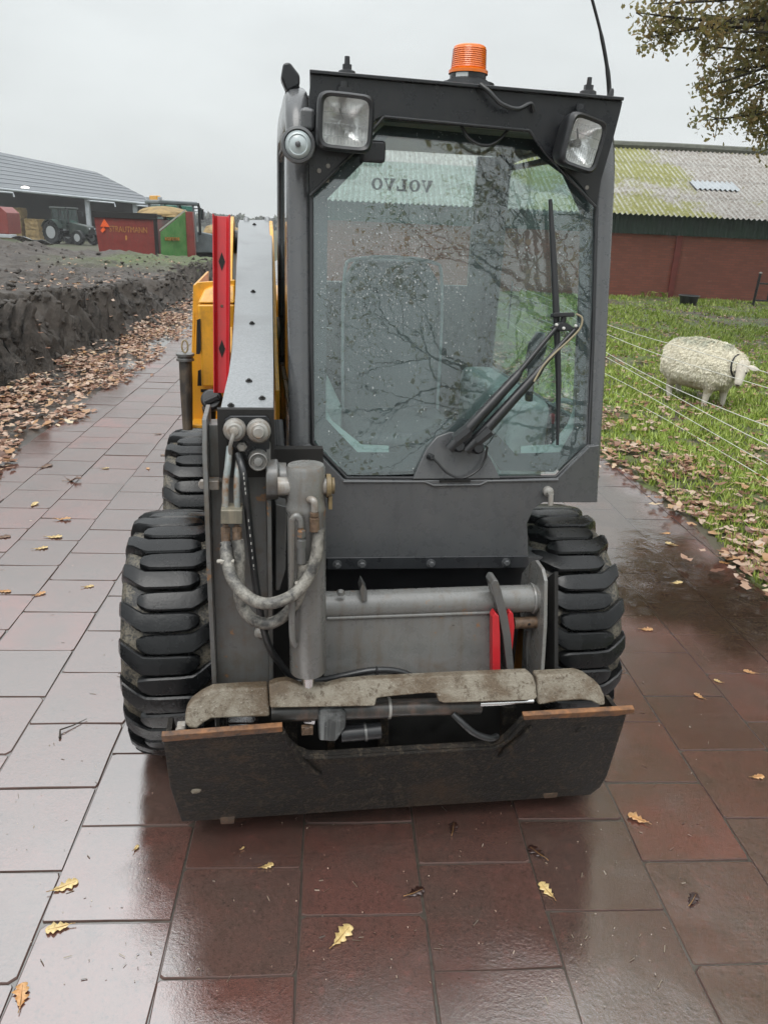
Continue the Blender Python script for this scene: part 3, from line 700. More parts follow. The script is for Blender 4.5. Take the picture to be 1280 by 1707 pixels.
# wire fence along the paddock
fe = thing('wire_fence', 'low fence of six thin white wires along the paddock', 'fence', UV(3.0, 0))
mw = m_plain('white_fence_wire', (0.62, 0.62, 0.56), 0.5, var=0.1)
for i, (z, r) in enumerate(((0.72, 0.0028), (0.645, 0.0028), (0.45, 0.003), (0.32, 0.003), (0.185, 0.0028), (0.10, 0.003))):
    ps = []
    for k in range(17):
        t = k / 16; v = 3.3 + t * 9.7
        ps.append(PV * v + PU * (0.04 * math.sin(i * 2 + t * 3)) + EZ * (z - 0.06 * math.sin(t * math.pi) * (0.4 + 0.25 * (i % 3)) + 0.03 * math.sin(t * 9 + i)))
    bm = NB(); tube(bm, ps, r, 6); obj('wire', bm, mw, fe)
for v in (3.3, 13.0):
    bm = NB(); tube(bm, [PV * v + EZ * -0.1, PV * v + EZ * 0.82], 0.012, 8); obj('post', bm, MT['plastic'], fe)

# ---- open shed on the left
MT['shed_roof'] = None
def m_shedroof():
    t = NT('grey_panel_roof'); c = t.co(); n = t.noise(c, 0.6, 4, 0.6)
    cc = t.mix(t.rng(n, 0.3, 0.7), (0.062, 0.073, 0.085), (0.08, 0.092, 0.105)); t.bsdf(cc, 0.38, 0.2, None, 0.2, 0.1); return t.m
MT['shed_roof'] = m_shedroof()
MT['shed_wall'] = m_plain('dark_timber_cladding', (0.05, 0.045, 0.04), 0.8, var=0.3, scale=1.0)
MT['galvpost'] = m_plain('galvanised_posts', (0.40, 0.43, 0.46), 0.5, var=0.15, scale=3)
MT['straw'] = m_plain('straw', (0.27, 0.19, 0.085), 0.9, var=0.4, scale=5, bumpy=0.8)
GZ = -0.62
SD = 62.0
shed = thing('open_shed', 'long open-fronted shed with grey panel roof on the left', 'shed', (0, 0, 0))
e0 = D(-150, 296, SD); e1 = D(263, 338.5, SD + 9)           # eave line
r0 = D(-150, 222, SD + 9); r1 = D(160, 286, SD + 14)        # ridge
bm = NB(); ev = (e1 - e0); nrm = (e1 - e0).cross(r0 - e0).normalized()
if nrm.z < 0: nrm = -nrm
rows = 9
for k in range(rows):                                       # roof laid in long overlapping courses
    a, b = k / rows, (k + 1) / rows
    q = [e0.lerp(r0, a), e1.lerp(r1, a), e1.lerp(r1, b), e0.lerp(r0, b)]
    prism(bm, [q[0] + nrm * 0.022, q[1] + nrm * 0.022, q[2], q[3]], -nrm * 0.10)
obj('roof', bm, MT['shed_roof'], shed, smooth=0)
back = Vector((0, 1, 0)) * 16
bm = NB(); prism(bm, [r0, r1, r1 + Vector((-2, 12, -3.0)), r0 + Vector((0, 14, -3.5))], -nrm * 0.1); obj('rear_roof', bm, MT['shed_roof'], shed, smooth=0)
bm = NB(); prism(bm, [e0 + Vector((-40, 16, 4.5)), r1 + Vector((-0.5, 2.5, -0.9)), Vector((r1.x - 0.5, r1.y + 2.5, GZ)), Vector((e0.x - 40, e0.y + 16, GZ))], (0, 0.2, 0)); obj('rear_wall', bm, MT['shed_wall'], shed, smooth=0)
bm = NB(); pa = e1 + Vector((-0.5, 0.3, -0.15)); pb = r1 + Vector((-0.5, 0.4, -0.5)); prism(bm, [pa, pb, Vector((pb.x, pb.y, GZ)), Vector((pa.x, pa.y, GZ))], (-0.15, 0, 0)); obj('end_wall', bm, MT['shed_wall'], shed, smooth=0)
bm = NB(); tube(bm, [e0 - EZ * 0.12, e1 - EZ * 0.12], 0.11, 8); obj('gutter', bm, MT['galvpost'], shed)
for px in (-60, 77, 147, 215):
    t = (D(px, 330, SD).x - e0.x) / (e1.x - e0.x) * 1.06; p = e0.lerp(e1, t) + Vector((0, 0.5, -0.2))
    bm = NB(); box(bm, ((p.x), p.y, (p.z + GZ) / 2), (0.34, 0.3, p.z - GZ)); obj('post', bm, MT['galvpost'], shed, 0.01)
    bm = NB(); tube(bm, [p + Vector((0.1, -0.3, -0.15)), p + Vector((2.45, -0.4, -0.25)), p + Vector((2.5, -0.4, -0.55))], 0.07, 8); obj('bracket_arm', bm, MT['galvpost'], shed)
bm = NB(); lathe(bm, [(0.3, 0), (0.3, 0.08), (0.06, 0.16)], D(42, 313, SD + 2.0), EZ, 14); lmp = obj('shed_lamp', bm, None, shed)
tl = NT('lit_lamp'); em = tl.n('ShaderNodeEmission'); em.inputs[0].default_value = (1, 0.97, 0.9, 1); em.inputs[1].default_value = 3.0; tl.l(em.outputs[0], tl.out.inputs[0]); lmp.data.materials.append(tl.m)
nb = 0
WHERE = ['lowest', 'second', 'third', 'fourth', 'topmost']
for cx in range(3):
    for cz in range(3 if cx < 2 else 2):
        pb = D([8, 30, 58][cx], 372, SD + 5); zz = GZ + 0.4 + cz * 0.82
        bm = NB(); box(bm, (0, 0, 0.4), (1.15, 1.3, 0.8), Matrix.Rotation(rnd.uniform(-0.05, 0.05), 3, 'Z'))
        bmesh.ops.subdivide_edges(bm, edges=bm.edges, cuts=3, use_grid_fill=True)
        for v in bm.verts: v.co += Vector((rnd.uniform(-1, 1), rnd.uniform(-1, 1), rnd.uniform(-1, 1))) * 0.03
        o = obj('straw_bale', bm, MT['straw'], smooth=0); o.location = (pb.x, pb.y, zz - 0.4)
        tag(o, '%s straw bale in the %s stack under the open shed roof' % (WHERE[cz] if not (cx == 2 and cz == 1) else 'topmost', ['left-hand', 'middle', 'short right-hand'][cx]), 'straw bale', 'straw bales stacked in the open shed'); nb += 1

# ---- vehicles far left
MT['wagon_red'] = m_paint('wagon_red_paint', (0.22, 0.028, 0.022), 0.5, dirt=(0.09, 0.05, 0.035), amount=0.7, coat=0.2)
MT['wagon_green'] = m_paint('wagon_green_paint', (0.10, 0.30, 0.09), 0.5, dirt=(0.2, 0.24, 0.12), amount=0.6)
MT['letter'] = m_plain('yellow_lettering', (0.40, 0.19, 0.05), 0.7, var=0.6, scale=9)
MT['tractor_dk'] = m_paint('dark_green_tractor_paint', (0.018, 0.032, 0.028), 0.35, amount=0.3)
MT['tractor_gr'] = m_paint('grey_tractor_paint', (0.14, 0.17, 0.18), 0.35, amount=0.25)
MT['tractor_glass'] = m_glass('tractor_glass', (0.55, 0.72, 0.68), 1.6)
MT['rimgrey'] = m_plain('grey_wheel_rim', (0.30, 0.32, 0.33), 0.5)
MT['lamp_orange'] = m_plain('orange_reflector', (0.85, 0.12, 0.02), 0.35)
def text_mesh(body, size, extrude=0.004):
    cu = bpy.data.curves.new('lettering', 'FONT'); cu.body = body; cu.size = size; cu.extrude = extrude; cu.align_x = 'CENTER'; cu.align_y = 'CENTER'; cu.resolution_u = 3
    o = bpy.data.objects.new('lettering_tmp', cu); col.objects.link(o)
    dg = bpy.context.evaluated_depsgraph_get(); me = bpy.data.meshes.new_from_object(o.evaluated_get(dg)); bpy.data.objects.remove(o); return me
# feed mixer wagon, tail toward the camera; local x right, y away
wd0 = D(160, 360, 27.5); wg = thing('feed_wagon', 'dark red feed mixer wagon with faded yellow lettering and green side panel', 'wagon', (wd0.x, wd0.y, GZ), R_(4)); wg.scale = (0.87, 0.9, 1.0)
bm = NB(); prism(bm, [(0.02, 0, 0.75), (2.4, 0, 0.75), (2.34, -0.02, 2.12), (-0.08, -0.02, 2.12)], (0, 4.2, 0)); bx = obj('body', bm, MT['wagon_red'], wg, 0.02)
bm = NB(); box(bm, (1.13, -0.04, 2.20), (2.5, 0.1, 0.2)); box(bm, (1.13, 2.1, 2.24), (2.5, 4.2, 0.06)); obj('top_rail', bm, MT['dark'], wg, 0.01)
bm = NB(); box(bm, (2.30, -0.06, 1.45), (0.14, 0.1, 1.4)); obj('corner_post', bm, MT['dark'], wg, 0.01)
bm = NB(); box(bm, (1.13, -0.05, 0.72), (2.3, 0.1, 0.12)); obj('bumper', bm, MT['dark'], wg, 0.01)
bm = NB(); prism(bm, [(2.42, 0.0, 0.72), (3.30, 0.9, 0.72), (3.30, 0.9, 2.42), (2.46, 0.0, 1.72)], (0.04, 0.06, 0)); gpn = obj('green_panel', bm, MT['wagon_green'], wg, 0.01)
bm = NB(); prism(bm, [(3.30, 0.88, 0.72), (3.62, 0.92, 0.72), (3.58, 0.92, 2.42), (3.30, 0.88, 2.42)], (0, 0.3, 0)); obj('front_post', bm, MT['wagon_red'], wg, 0.02)
bm = NB(); prism(bm, [(2.42, 0.02, 1.74), (3.30, 0.92, 2.44), (3.30, 0.92, 2.50), (2.42, 0.02, 1.80)], (0, 0.05, 0.0)); obj('panel_edge', bm, m_plain('pale_edge', (0.5, 0.52, 0.46), 0.5), gpn)
me = text_mesh('STRAUTMANN', 0.34); me.materials.append(MT['letter']); lt = obj('lettering', me, None, wg, smooth=0); lt.rotation_euler = (R_(90), 0, 0); lt.location = (1.22, -0.028, 1.74); lt.scale = (0.66, 0.8, 1)
bm = NB(); prism(bm, [(1.08, -0.02, 1.40), (1.14, -0.02, 1.40), (1.16, -0.02, 1.52), (1.12, -0.02, 1.57), (1.08, -0.02, 1.52)], (0, -0.02, 0)); obj('emblem', bm, MT['letter'], wg)
bm = NB()
for k in range(7): box(bm, (2.62 + k * 0.07, 0.155 + k * 0.0716, 1.50), (0.045, 0.05, 0.11), Matrix.Rotation(R_(45), 3, 'Z'))
obj('panel_marking', bm, MT['letter'], gpn)
bm = NB(); prism(bm, [(0.14, -0.03, 1.80), (0.52, -0.03, 1.80), (0.32, -0.03, 2.06)], (0, -0.03, 0)); obj('warning_triangle', bm, MT['lamp_orange'], wg, 0.01)
bm = NB(); box(bm, (0.24, -0.045, 1.70), (0.17, 0.03, 0.11), Matrix.Rotation(R_(-40), 3, 'Y')); obj('reflector', bm, MT['lamp_orange'], wg)
for sx in (0.35, 2.0):
    bm = NB(); lathe(bm, [(0.2, -0.12), (0.42, -0.14), (0.45, 0), (0.42, 0.14), (0.2, 0.12)], (sx, 2.4, 0.45), X, 24); obj('wheel', bm, MT['rubber'], wg)
def heap(bm, c, rx, ry, hz, n=16, seed=1):
    rg = []
    for i in range(7):
        a = i / 6 * math.pi / 2
        rg.append([Vector((c[0] + rx * math.cos(a) * math.cos(6.283 * k / n) * (1 + 0.18 * fbm(k * 0.7, i * 0.5, seed)), c[1] + ry * math.cos(a) * math.sin(6.283 * k / n) * (1 + 0.18 * fbm(k * 0.7, i * 0.5, seed)), c[2] + hz * math.sin(a) * (1 + 0.3 * fbm(k, i, seed)))) for k in range(n)])
    return loft(bm, rg)
hp = thing('feed_heap', 'heap of brown fodder piled in the red feed wagon', 'fodder', (wd0.x + 1.75, wd0.y + 2.2, GZ + 2.22))
bm = NB(); heap(bm, (0, 0, 0), 0.95, 1.5, 0.36); obj('fodder', bm, MT['straw'], hp, smooth=0)

def tractor(name, label, at, rz, body, glass, s=1.0, beacon=False, group=None):
    """local x = forward, seen from its side"""
    t = thing(name, label, 'tractor', at, rz, group)
    t.scale = (s, s, s)
    bm = NB(); prism(bm, [(0.35, -0.38, 0.75), (2.05, -0.33, 0.75), (2.2, -0.33, 1.05), (2.05, -0.33, 1.32), (0.4, -0.4, 1.55)], (0, 0.72, 0)); obj('bonnet', bm, body, t, 0.06, seg=3)
    bm = NB(); box(bm, (2.16, 0.03, 1.0), (0.08, 0.6, 0.45)); obj('grille', bm, MT['dark'], t, 0.02)
    for sy in (-0.22, 0.28):
        bm = NB(); lathe(bm, [(0.07, 0), (0.06, 0.03)], (2.19, sy, 1.15), X, 12); obj('headlight', bm, MT['galvpost'], t)
    bm = NB(); box(bm, (0.7, 0.03, 0.72), (2.6, 0.5, 0.42)); obj('chassis', bm, MT['dark'], t, 0.04)
    bm = NB(); box(bm, (-0.3, 0.03, 2.47), (1.5, 1.36, 0.14)); cb = obj('cab_roof', bm, body, t, 0.05, seg=3)
    for (x, x2, r_) in ((-0.95, -0.9, 0.045), (-0.3, -0.3, 0.03), (0.38, 0.28, 0.045)):
        for sy in (-0.6, 0.66): bm = NB(); tube(bm, [(x, sy, 1.15), (x2, sy * 0.93, 2.42)], r_, 8); obj('cab_post', bm, body, cb)
    bm = NB(); box(bm, (-0.28, 0.03, 1.22), (1.3, 1.16, 0.3)); obj('cab_floor', bm, body, t, 0.03)
    for n_, q in (('side_window', [(-0.9, -0.585, 1.4), (0.34, -0.585, 1.4), (0.28, -0.56, 2.38), (-0.86, -0.56, 2.38)]), ('side_window', [(-0.9, 0.645, 1.4), (0.34, 0.645, 1.4), (0.28, 0.62, 2.38), (-0.86, 0.62, 2.38)]), ('front_window', [(0.385, -0.55, 1.4), (0.385, 0.6, 1.4), (0.30, 0.58, 2.38), (0.30, -0.53, 2.38)]), ('rear_window', [(-0.95, -0.55, 1.4), (-0.95, 0.6, 1.4), (-0.91, 0.58, 2.38), (-0.91, -0.53, 2.38)])):
        bm = NB(); prism(bm, q, (0, 0.012, 0) if 'side' in n_ else (0.012, 0, 0)); obj(n_, bm, glass, cb, smooth=0)
    bm = NB(); box(bm, (-0.45, 0.03, 1.5), (0.4, 0.5, 0.4)); box(bm, (-0.62, 0.03, 1.85), (0.12, 0.46, 0.5)); obj('seat', bm, MT['plastic'], t, 0.05)
    for sy in (-0.78, 0.84):
        w = None
        bm = NB(); lathe(bm, [(0.42, -0.2), (0.74, -0.24), (0.8, -0.1), (0.8, 0.1), (0.74, 0.24), (0.42, 0.2)], (-0.75, sy, 0.8), Y, 36); 
        for k in range(20):
            a = k / 20 * 6.283
            for sg in (-1, 1): box(bm, (-0.75 + 0.81 * math.cos(a + 0.08 * sg), sy + sg * 0.11, 0.8 + 0.81 * math.sin(a + 0.08 * sg)), (0.07, 0.24, 0.06), Matrix.Rotation(-a, 3, 'Y') @ Matrix.Rotation(0.5 * sg, 3, 'X'))
        w = obj('rear_wheel', bm, MT['rubber'], t)
        bm = NB(); lathe(bm, [(0.43, -0.22), (0.40, -0.14), (0.12, -0.05), (0.12, 0.05), (0.40, 0.14), (0.43, 0.22)], (-0.75, sy, 0.8), Y, 28); obj('rim', bm, MT['rimgrey'], w)
        bm = NB(); lathe(bm, [(0.26, -0.14), (0.48, -0.16), (0.52, -0.06), (0.52, 0.06), (0.48, 0.16), (0.26, 0.14)], (1.55, sy * 0.92, 0.52), Y, 30); w = obj('front_wheel', bm, MT['rubber'], t)
        bm = NB(); lathe(bm, [(0.27, -0.15), (0.25, -0.08), (0.07, -0.03), (0.07, 0.03), (0.25, 0.08), (0.27, 0.15)], (1.55, sy * 0.92, 0.52), Y, 24); obj('rim', bm, MT['rimgrey'], w)
        rg = []
        for k in range(9):
            a = math.radians(20 + k * 17); c, s_ = math.cos(a), math.sin(a); y0 = sy - 0.28; y1 = sy + 0.28
            rg.append([(-0.75 + 0.86 * c, y0, 0.8 + 0.86 * s_), (-0.75 + 0.86 * c, y1, 0.8 + 0.86 * s_), (-0.75 + 0.90 * c, y1, 0.8 + 0.90 * s_), (-0.75 + 0.90 * c, y0, 0.8 + 0.90 * s_)])
        bm = NB(); loft(bm, rg); obj('fender', bm, body, t)
    bm = NB(); tube(bm, [(0.55, -0.5, 1.4), (0.55, -0.5, 2.35), (0.5, -0.5, 2.5)], 0.05, 10); obj('exhaust', bm, MT['plastic'], t)
    for sy in (-1, 1):
        bm = NB(); tube(bm, [(0.3, sy * 0.6, 2.3), (0.4, sy * 1.05, 2.32)], 0.02, 6); box(bm, (0.4, sy * 1.08, 2.12), (0.05, 0.18, 0.36)); obj('mirror', bm, MT['plastic'], t, 0.01)
    if beacon:
        bm = NB(); box(bm, (-0.9, 0.03, 2.60), (0.16, 0.7, 0.16)); obj('roof_sign', bm, MT['yellow'], t, 0.02)
        for sy in (-0.55, 0.61):
            bm = NB(); box(bm, (-0.95, sy, 2.58), (0.1, 0.2, 0.12)); obj('roof_lamp', bm, MT['galvpost'], t, 0.02)
    return t
tp = D(104, 400, 60); tractor('tractor', 'dark green tractor parked side-on in front of the open shed', (tp.x + 0.55, tp.y, GZ), R_(-22), MT['tractor_dk'], MT['tractor_glass'], 1.02)
tp = D(292, 400, 33.5); tractor('tractor', 'grey tractor with yellow roof sign behind the red feed wagon', (tp.x + 0.25, tp.y, GZ), R_(38), MT['tractor_gr'], MT['tractor_glass'], 1.12, True)
# red trailer at the far left edge
rp = D(-8, 400, 52); tr = thing('red_trailer', 'red box trailer cut off by the left edge of the picture', 'trailer', (rp.x, rp.y, GZ), R_(5))
bm = NB(); prism(bm, [(-3.2, 0, 0.75), (0.92, 0, 0.75), (0.95, 0, 2.05), (0.55, 0, 2.4), (-3.2, 0, 2.5)], (0, 2.2, 0)); obj('body', bm, MT['wagon_red'], tr, 0.04)
bm = NB(); box(bm, (0.55, 0.3, 0.62), (1.2, 0.8, 0.22)); obj('drawbar', bm, MT['galvpost'], tr, 0.03)
bm = NB(); box(bm, (0.2, -0.03, 1.06), (0.16, 0.05, 0.16)); obj('tail_lamp', bm, MT['lamp_orange'], tr)
for sx in (-2.4, -0.6):
    bm = NB(); lathe(bm, [(0.2, -0.15), (0.45, -0.16), (0.5, 0), (0.45, 0.16), (0.2, 0.15)], (sx, 0.1, 0.5), Y, 22); obj('wheel', bm, MT['rubber'], tr)
# small red wagon with hay behind the loader
hw = D(349, 400, 36); hy = thing('hay_wagon', 'small red wagon loaded with hay behind the grey tractor', 'wagon', (hw.x, hw.y, GZ), R_(8))
bm = NB(); box(bm, (0.5, 1.2, 1.15), (2.0, 2.4, 0.75)); obj('body', bm, MT['wagon_red'], hy, 0.03)
bm = NB(); heap(bm, (0.5, 1.2, 1.5), 0.95, 1.2, 0.55, seed=4); obj('hay_load', bm, MT['straw'], hy, smooth=0)
for sx in (-0.1, 1.1):
    bm = NB(); lathe(bm, [(0.2, -0.1), (0.36, -0.11), (0.4, 0), (0.36, 0.11), (0.2, 0.1)], (sx, -0.05, 0.4), Y, 20); obj('wheel', bm, MT['rubber'], hy)
# crumpled sheet on the soil heap
sp_ = D(53, 396, 23.2); bm = NB(); pts_ = []
for j in range(4):
    pts_.append([Vector((sp_.x - 0.45 + 0.11 * i, sp_.y + 0.25 * j - 0.3, sp_.z + 0.10 * math.sin(i * 0.75) * (1 - abs(j - 1.5) / 3) - 0.05 * j + 0.05 * fbm(i, j))) for i in range(9)])
loft(bm, pts_, False, False); so_ = obj('plastic_sheet', bm, m_plain('silage_sheet', (0.16, 0.17, 0.18), 0.25, var=0.6, scale=6), smooth=60)
so_.modifiers.new('s', 'SOLIDIFY').thickness = 0.012
tag(so_, 'crumpled grey plastic sheet lying on the soil heap', 'plastic sheet')
# far hedge
def leaf_mass(n, fn, size, seed):
    r = np.random.default_rng(seed); V = np.zeros((n * 4, 3)); F = np.arange(n * 4).reshape(-1, 4)
    for i in range(n):
        p = fn(r); a = r.normal(size=3); a /= np.linalg.norm(a); b = np.cross(a, r.normal(size=3)); b /= np.linalg.norm(b); s = size * (0.6 + 0.8 * r.random())
        p = np.array(p); V[4 * i] = p - a * s; V[4 * i + 1] = p - b * s * 0.55; V[4 * i + 2] = p + a * s; V[4 * i + 3] = p + b * s * 0.55
    return V, F
MT['hedge'] = m_plain('far_foliage', (0.09, 0.10, 0.075), 0.8, var=0.3, scale=1)
def hedge_pt(r):
    x = r.uniform(-150, 40); h = 3.2 + 1.4 * fbm(x * 0.05, 1, 1) + 1.4 * fbm(x * 0.3, 2, 2)
    return (x, 230 + r.uniform(-3, 3), GZ + h * r.random() ** 0.7)
V, F = leaf_mass(9000, hedge_pt, 0.75, 4)
tag(tri_mesh('distant_wood', V, F, MT['hedge']), 'faint line of distant trees on the horizon', 'trees', kind='stuff')

# ================================================================== SKID STEER LOADER
LD = thing('skid_steer_loader', 'grey and yellow skid steer loader with cab and single loader arm on the driveway', 'loader', MO, MA)
FR = Vector((0, -1, 0)); XX = Vector((1, 0, 0)); YY = Vector((0, 1, 0))
def part(name, bm, mat, bevel=0.0, parent=None, smooth=30, seg=2, label=None):
    o = obj(name, bm, MT[mat] if isinstance(mat, str) else mat, parent or LD, bevel, smooth, seg)
    if label: o['label'] = label
    return o
def plate(pts, vec): return prism(NB(), pts, vec)

# ---- wheels
TR, TW, TRK, WB = 0.375, 0.262, 0.586, 0.998
def tyre_mesh():
    bm = NB(); Rb = TR - 0.030
    def pt(s, th, r): return (s * TW, -r * math.sin(th), r * math.cos(th))
    def crown(s): return 0.020 * abs(2 * s) ** 3
    prof = [(-0.36, 0.205), (-0.45, 0.222), (-0.50, 0.27), (-0.495, 0.315), (-0.44, Rb - 0.012), (-0.3, Rb - 0.002), (0, Rb), (0.3, Rb - 0.002), (0.44, Rb - 0.012), (0.495, 0.315), (0.50, 0.27), (0.45, 0.222), (0.36, 0.205)]
    n = 96; rings = [[pt(s, 2 * math.pi * k / n, r) for k in range(n)] for s, r in prof]
    loft(bm, rings, False)
    for f in bm.faces: f.material_index = 1; f.smooth = True
    N = 20; pitch = 2 * math.pi / N
    for side in (-1, 1):
        for k in range(N):
            rl = random.Random(k * 7 + side)
            t0 = (k + (0 if side < 0 else 0.5)) * pitch + rl.uniform(-0.006, 0.006)
            cols = [(-0.515, -0.46, 0.165, 0.060), (-0.505, -0.43, 0.185, 0.028), (-0.47, -0.37, 0.205, 0.006), (-0.40, -0.25, 0.225, 0), (-0.31, -0.09, 0.235, 0), (-0.24, 0.0, 0.232, 0), (-0.10, 0.015, 0.230, 0), (0.10, 0.015, 0.228, 0), (0.20, 0.01, 0.215, 0), (0.27, -0.02, 0.165, 0.001), (0.31, -0.04, 0.09, 0.006)]
            rg = []
            for (s, dt, hw, drop) in cols:
                ss = s * (-side) if side > 0 else s
                th = t0 + dt * pitch; h2 = hw * pitch; rt = TR - crown(s) - drop; rb = Rb - 0.022 - max(0, drop - 0.02)
                e = min(0.013, h2 * 0.35)
                rg.append([pt(ss, th - h2 - 0.006, rb), pt(ss, th - h2, rt - 0.005), pt(ss, th - h2 + e, rt), pt(ss, th, rt + 0.001), pt(ss, th + h2 - e, rt), pt(ss, th + h2, rt - 0.005), pt(ss, th + h2 + 0.006, rb)])
            f0 = len(bm.faces); loft(bm, rg)
    bmesh.ops.recalc_face_normals(bm, faces=bm.faces)
    me = bpy.data.meshes.new('tyre'); bm.to_mesh(me); bm.free()
    me.materials.append(MT['rubber']); me.materials.append(MT['carcass'])
    me.polygons.foreach_set('use_smooth', [True] * len(me.polygons)); me.set_sharp_from_angle(angle=R_(34)); return me
tm = tyre_mesh()
bm = NB(); lathe(bm, [(0.207, -0.095), (0.19, -0.085), (0.185, -0.03), (0.09, -0.02), (0.09, 0.02), (0.185, 0.03), (0.19, 0.085), (0.207, 0.095)], (0, 0, 0), XX, 40); me_rim = bpy.data.meshes.new('rim'); bm.to_mesh(me_rim); bm.free(); me_rim.materials.append(MT['yellow'])
for i, (x, y, a) in enumerate(((-TRK, 0, 0.06), (TRK + 0.006, 0, 0.02), (-TRK, WB, 0.11), (TRK, WB, 0.16))):
    o = bpy.data.objects.new('tyre', tm); col.objects.link(o); o.parent = LD; o.location = (x, y, TR - 0.006); o.rotation_euler = (a, 0, 0)
    r = bpy.data.objects.new('rim', me_rim); col.objects.link(r); r.parent = o
for y in (0, WB):
    bm = NB(); tube(bm, [(-TRK, y, TR), (TRK, y, TR)], 0.06, 14); part('axle', bm, 'dark')

# ---- chassis
bm = NB(); box(bm, (0.02, 0.66, 0.50), (0.84, 1.76, 0.52)); part('chassis', bm, 'dark', 0.03)
bm = NB(); box(bm, (0.05, 1.42, 0.98), (0.9, 0.55, 0.62)); part('engine_hood', bm, 'yellow', 0.05, seg=3)

# ---- cab
WP0 = Vector((0, -0.27, 0.97)); WNn = Vector((0, -1, 0.21)).normalized()
def WS(px, py, off=0.0): return PN(px, py, WP0 + WNn * off, WNn)
def sweep(path, hx, hn, e=3.2, n=16):
    bm = NB(); rg = []
    path = [Vector(p) for p in path]
    for i, p in enumerate(path):
        t = (path[min(i + 1, len(path) - 1)] - path[max(i - 1, 0)]).normalized(); nn = XX.cross(t).normalized()
        ring = []
        for k in range(n):
            a = 2 * math.pi * k / n; c, s = math.cos(a), math.sin(a)
            ring.append(p + XX * hx * math.copysign(abs(c) ** (2 / e), c) + nn * hn * math.copysign(abs(s) ** (2 / e), s))
        rg.append(ring)
    return loft(bm, rg)
def rail(x, low=True): return smooth_path(([(x, -0.247, 0.735)] if low else [(x, -0.231, 0.885)]) + [(x, -0.222, 0.97), (x, -0.155, 1.30), (x, -0.085, 1.62), (x, -0.055, 1.74), (x, -0.01, 1.82), (x, 0.08, 1.85), (x, 0.30, 1.855), (x, 0.70, 1.855), (x, 0.80, 1.81), (x, 0.84, 1.7), (x, 0.86, 1.0), (x, 0.86, 0.75)], 5)
part('cab_pillar', sweep(rail(-0.231), 0.031, 0.05), 'grey', smooth=50)
part('cab_pillar', sweep(rail(0.5635, False), 0.033, 0.05), 'grey', smooth=50)
bm = NB(); box(bm, (0.166, 0.42, 1.86), (0.76, 0.80, 0.03)); part('cab_roof', bm, 'black', 0.008)
bm = NB(); box(bm, (0.166, 0.42, 1.835), (0.74, 0.76, 0.012)); part('roof_lining', bm, m_plain('grey_lining', (0.24, 0.26, 0.26), 0.8))
bm = NB(); box(bm, (0.166, 0.30, 0.66), (0.74, 1.0, 0.03)); part('cab_floor', bm, 'grey')
# rear wall round the rear window
RW = (-0.085, 0.47, 1.37, 1.79)
bm = NB(); box(bm, (0.166, 0.845, 1.02), (0.74, 0.03, 0.70)); part('rear_panel', bm, 'grey')
bm = NB()
for (x0, x1) in ((-0.205, RW[0]), (RW[1], 0.535)): box(bm, ((x0 + x1) / 2, 0.835, 1.60), (x1 - x0, 0.03, 0.46))
part('rear_window_frame', bm, 'grey', 0.004)
bm = NB(); box(bm, ((RW[0] + RW[1]) / 2, 0.84, 1.582), (RW[1] - RW[0], 0.006, 0.426)); rwin = part('rear_window', bm, 'cabglass', smooth=0)
# reversed lettering on the rear window, read from behind
def vol_letters(c, w, hgt):
    """five slab-serif letters spelling the name, drawn mirrored; c = centre, w = total width"""
    out = NB(); lw = w / 5.6; th = hgt * 0.24
    def poly(q, x0): prism(out, [Vector((c.x - (x0 + px_ * lw - w / 2), c.y, c.z + (pz - 0.5) * hgt)) for px_, pz in q], (0, 0.002, 0))
    def V(x): 
        poly([(0.02, 1), (0.42, 1), (0.42, 0.86), (0.34, 0.86), (0.5, 0.3), (0.36, 0), (0.5, 0), (0.5, 0), (0.44, 0)], x) if False else None
        poly([(0.0, 1), (0.46, 1), (0.46, 0.86), (0.40, 0.86), (0.60, 0.30), (0.50, 0.0), (0.42, 0.0), (0.08, 0.86), (0.0, 0.86)], x)
        poly([(0.62, 1), (1.0, 1), (1.0, 0.86), (0.92, 0.86), (0.585, 0.0), (0.515, 0.0), (0.62, 0.32), (0.78, 0.86), (0.62, 0.86)], x)
    def O(x):
        n = 20; a = [(0.5 + 0.5 * math.cos(6.283 * k / n), 0.5 + 0.5 * math.sin(6.283 * k / n)) for k in range(n)]; b = [(0.5 + 0.22 * math.cos(6.283 * k / n), 0.5 + 0.36 * math.sin(6.283 * k / n)) for k in range(n)]
        for k in range(n): poly([a[k], a[(k + 1) % n], b[(k + 1) % n], b[k]], x)
    def Lt(x):
        poly([(0.06, 1), (0.58, 1), (0.58, 0.86), (0.46, 0.86), (0.46, 0.16), (0.78, 0.16), (0.86, 0.42), (0.98, 0.42), (0.96, 0), (0.06, 0), (0.06, 0.14), (0.18, 0.14), (0.18, 0.86), (0.06, 0.86)], x)
    st = w / 5
    V(0); O(st); Lt(2 * st); V(3 * st); O(4 * st)
    return out
cA = P(617, 305, 0.8345); cB = P(721, 311, 0.8345)
part('lettering', vol_letters((cA + cB) / 2, (cB - cA).length, 0.042), m_plain('black_decal', (0.012, 0.014, 0.014), 0.6), parent=rwin, smooth=0)
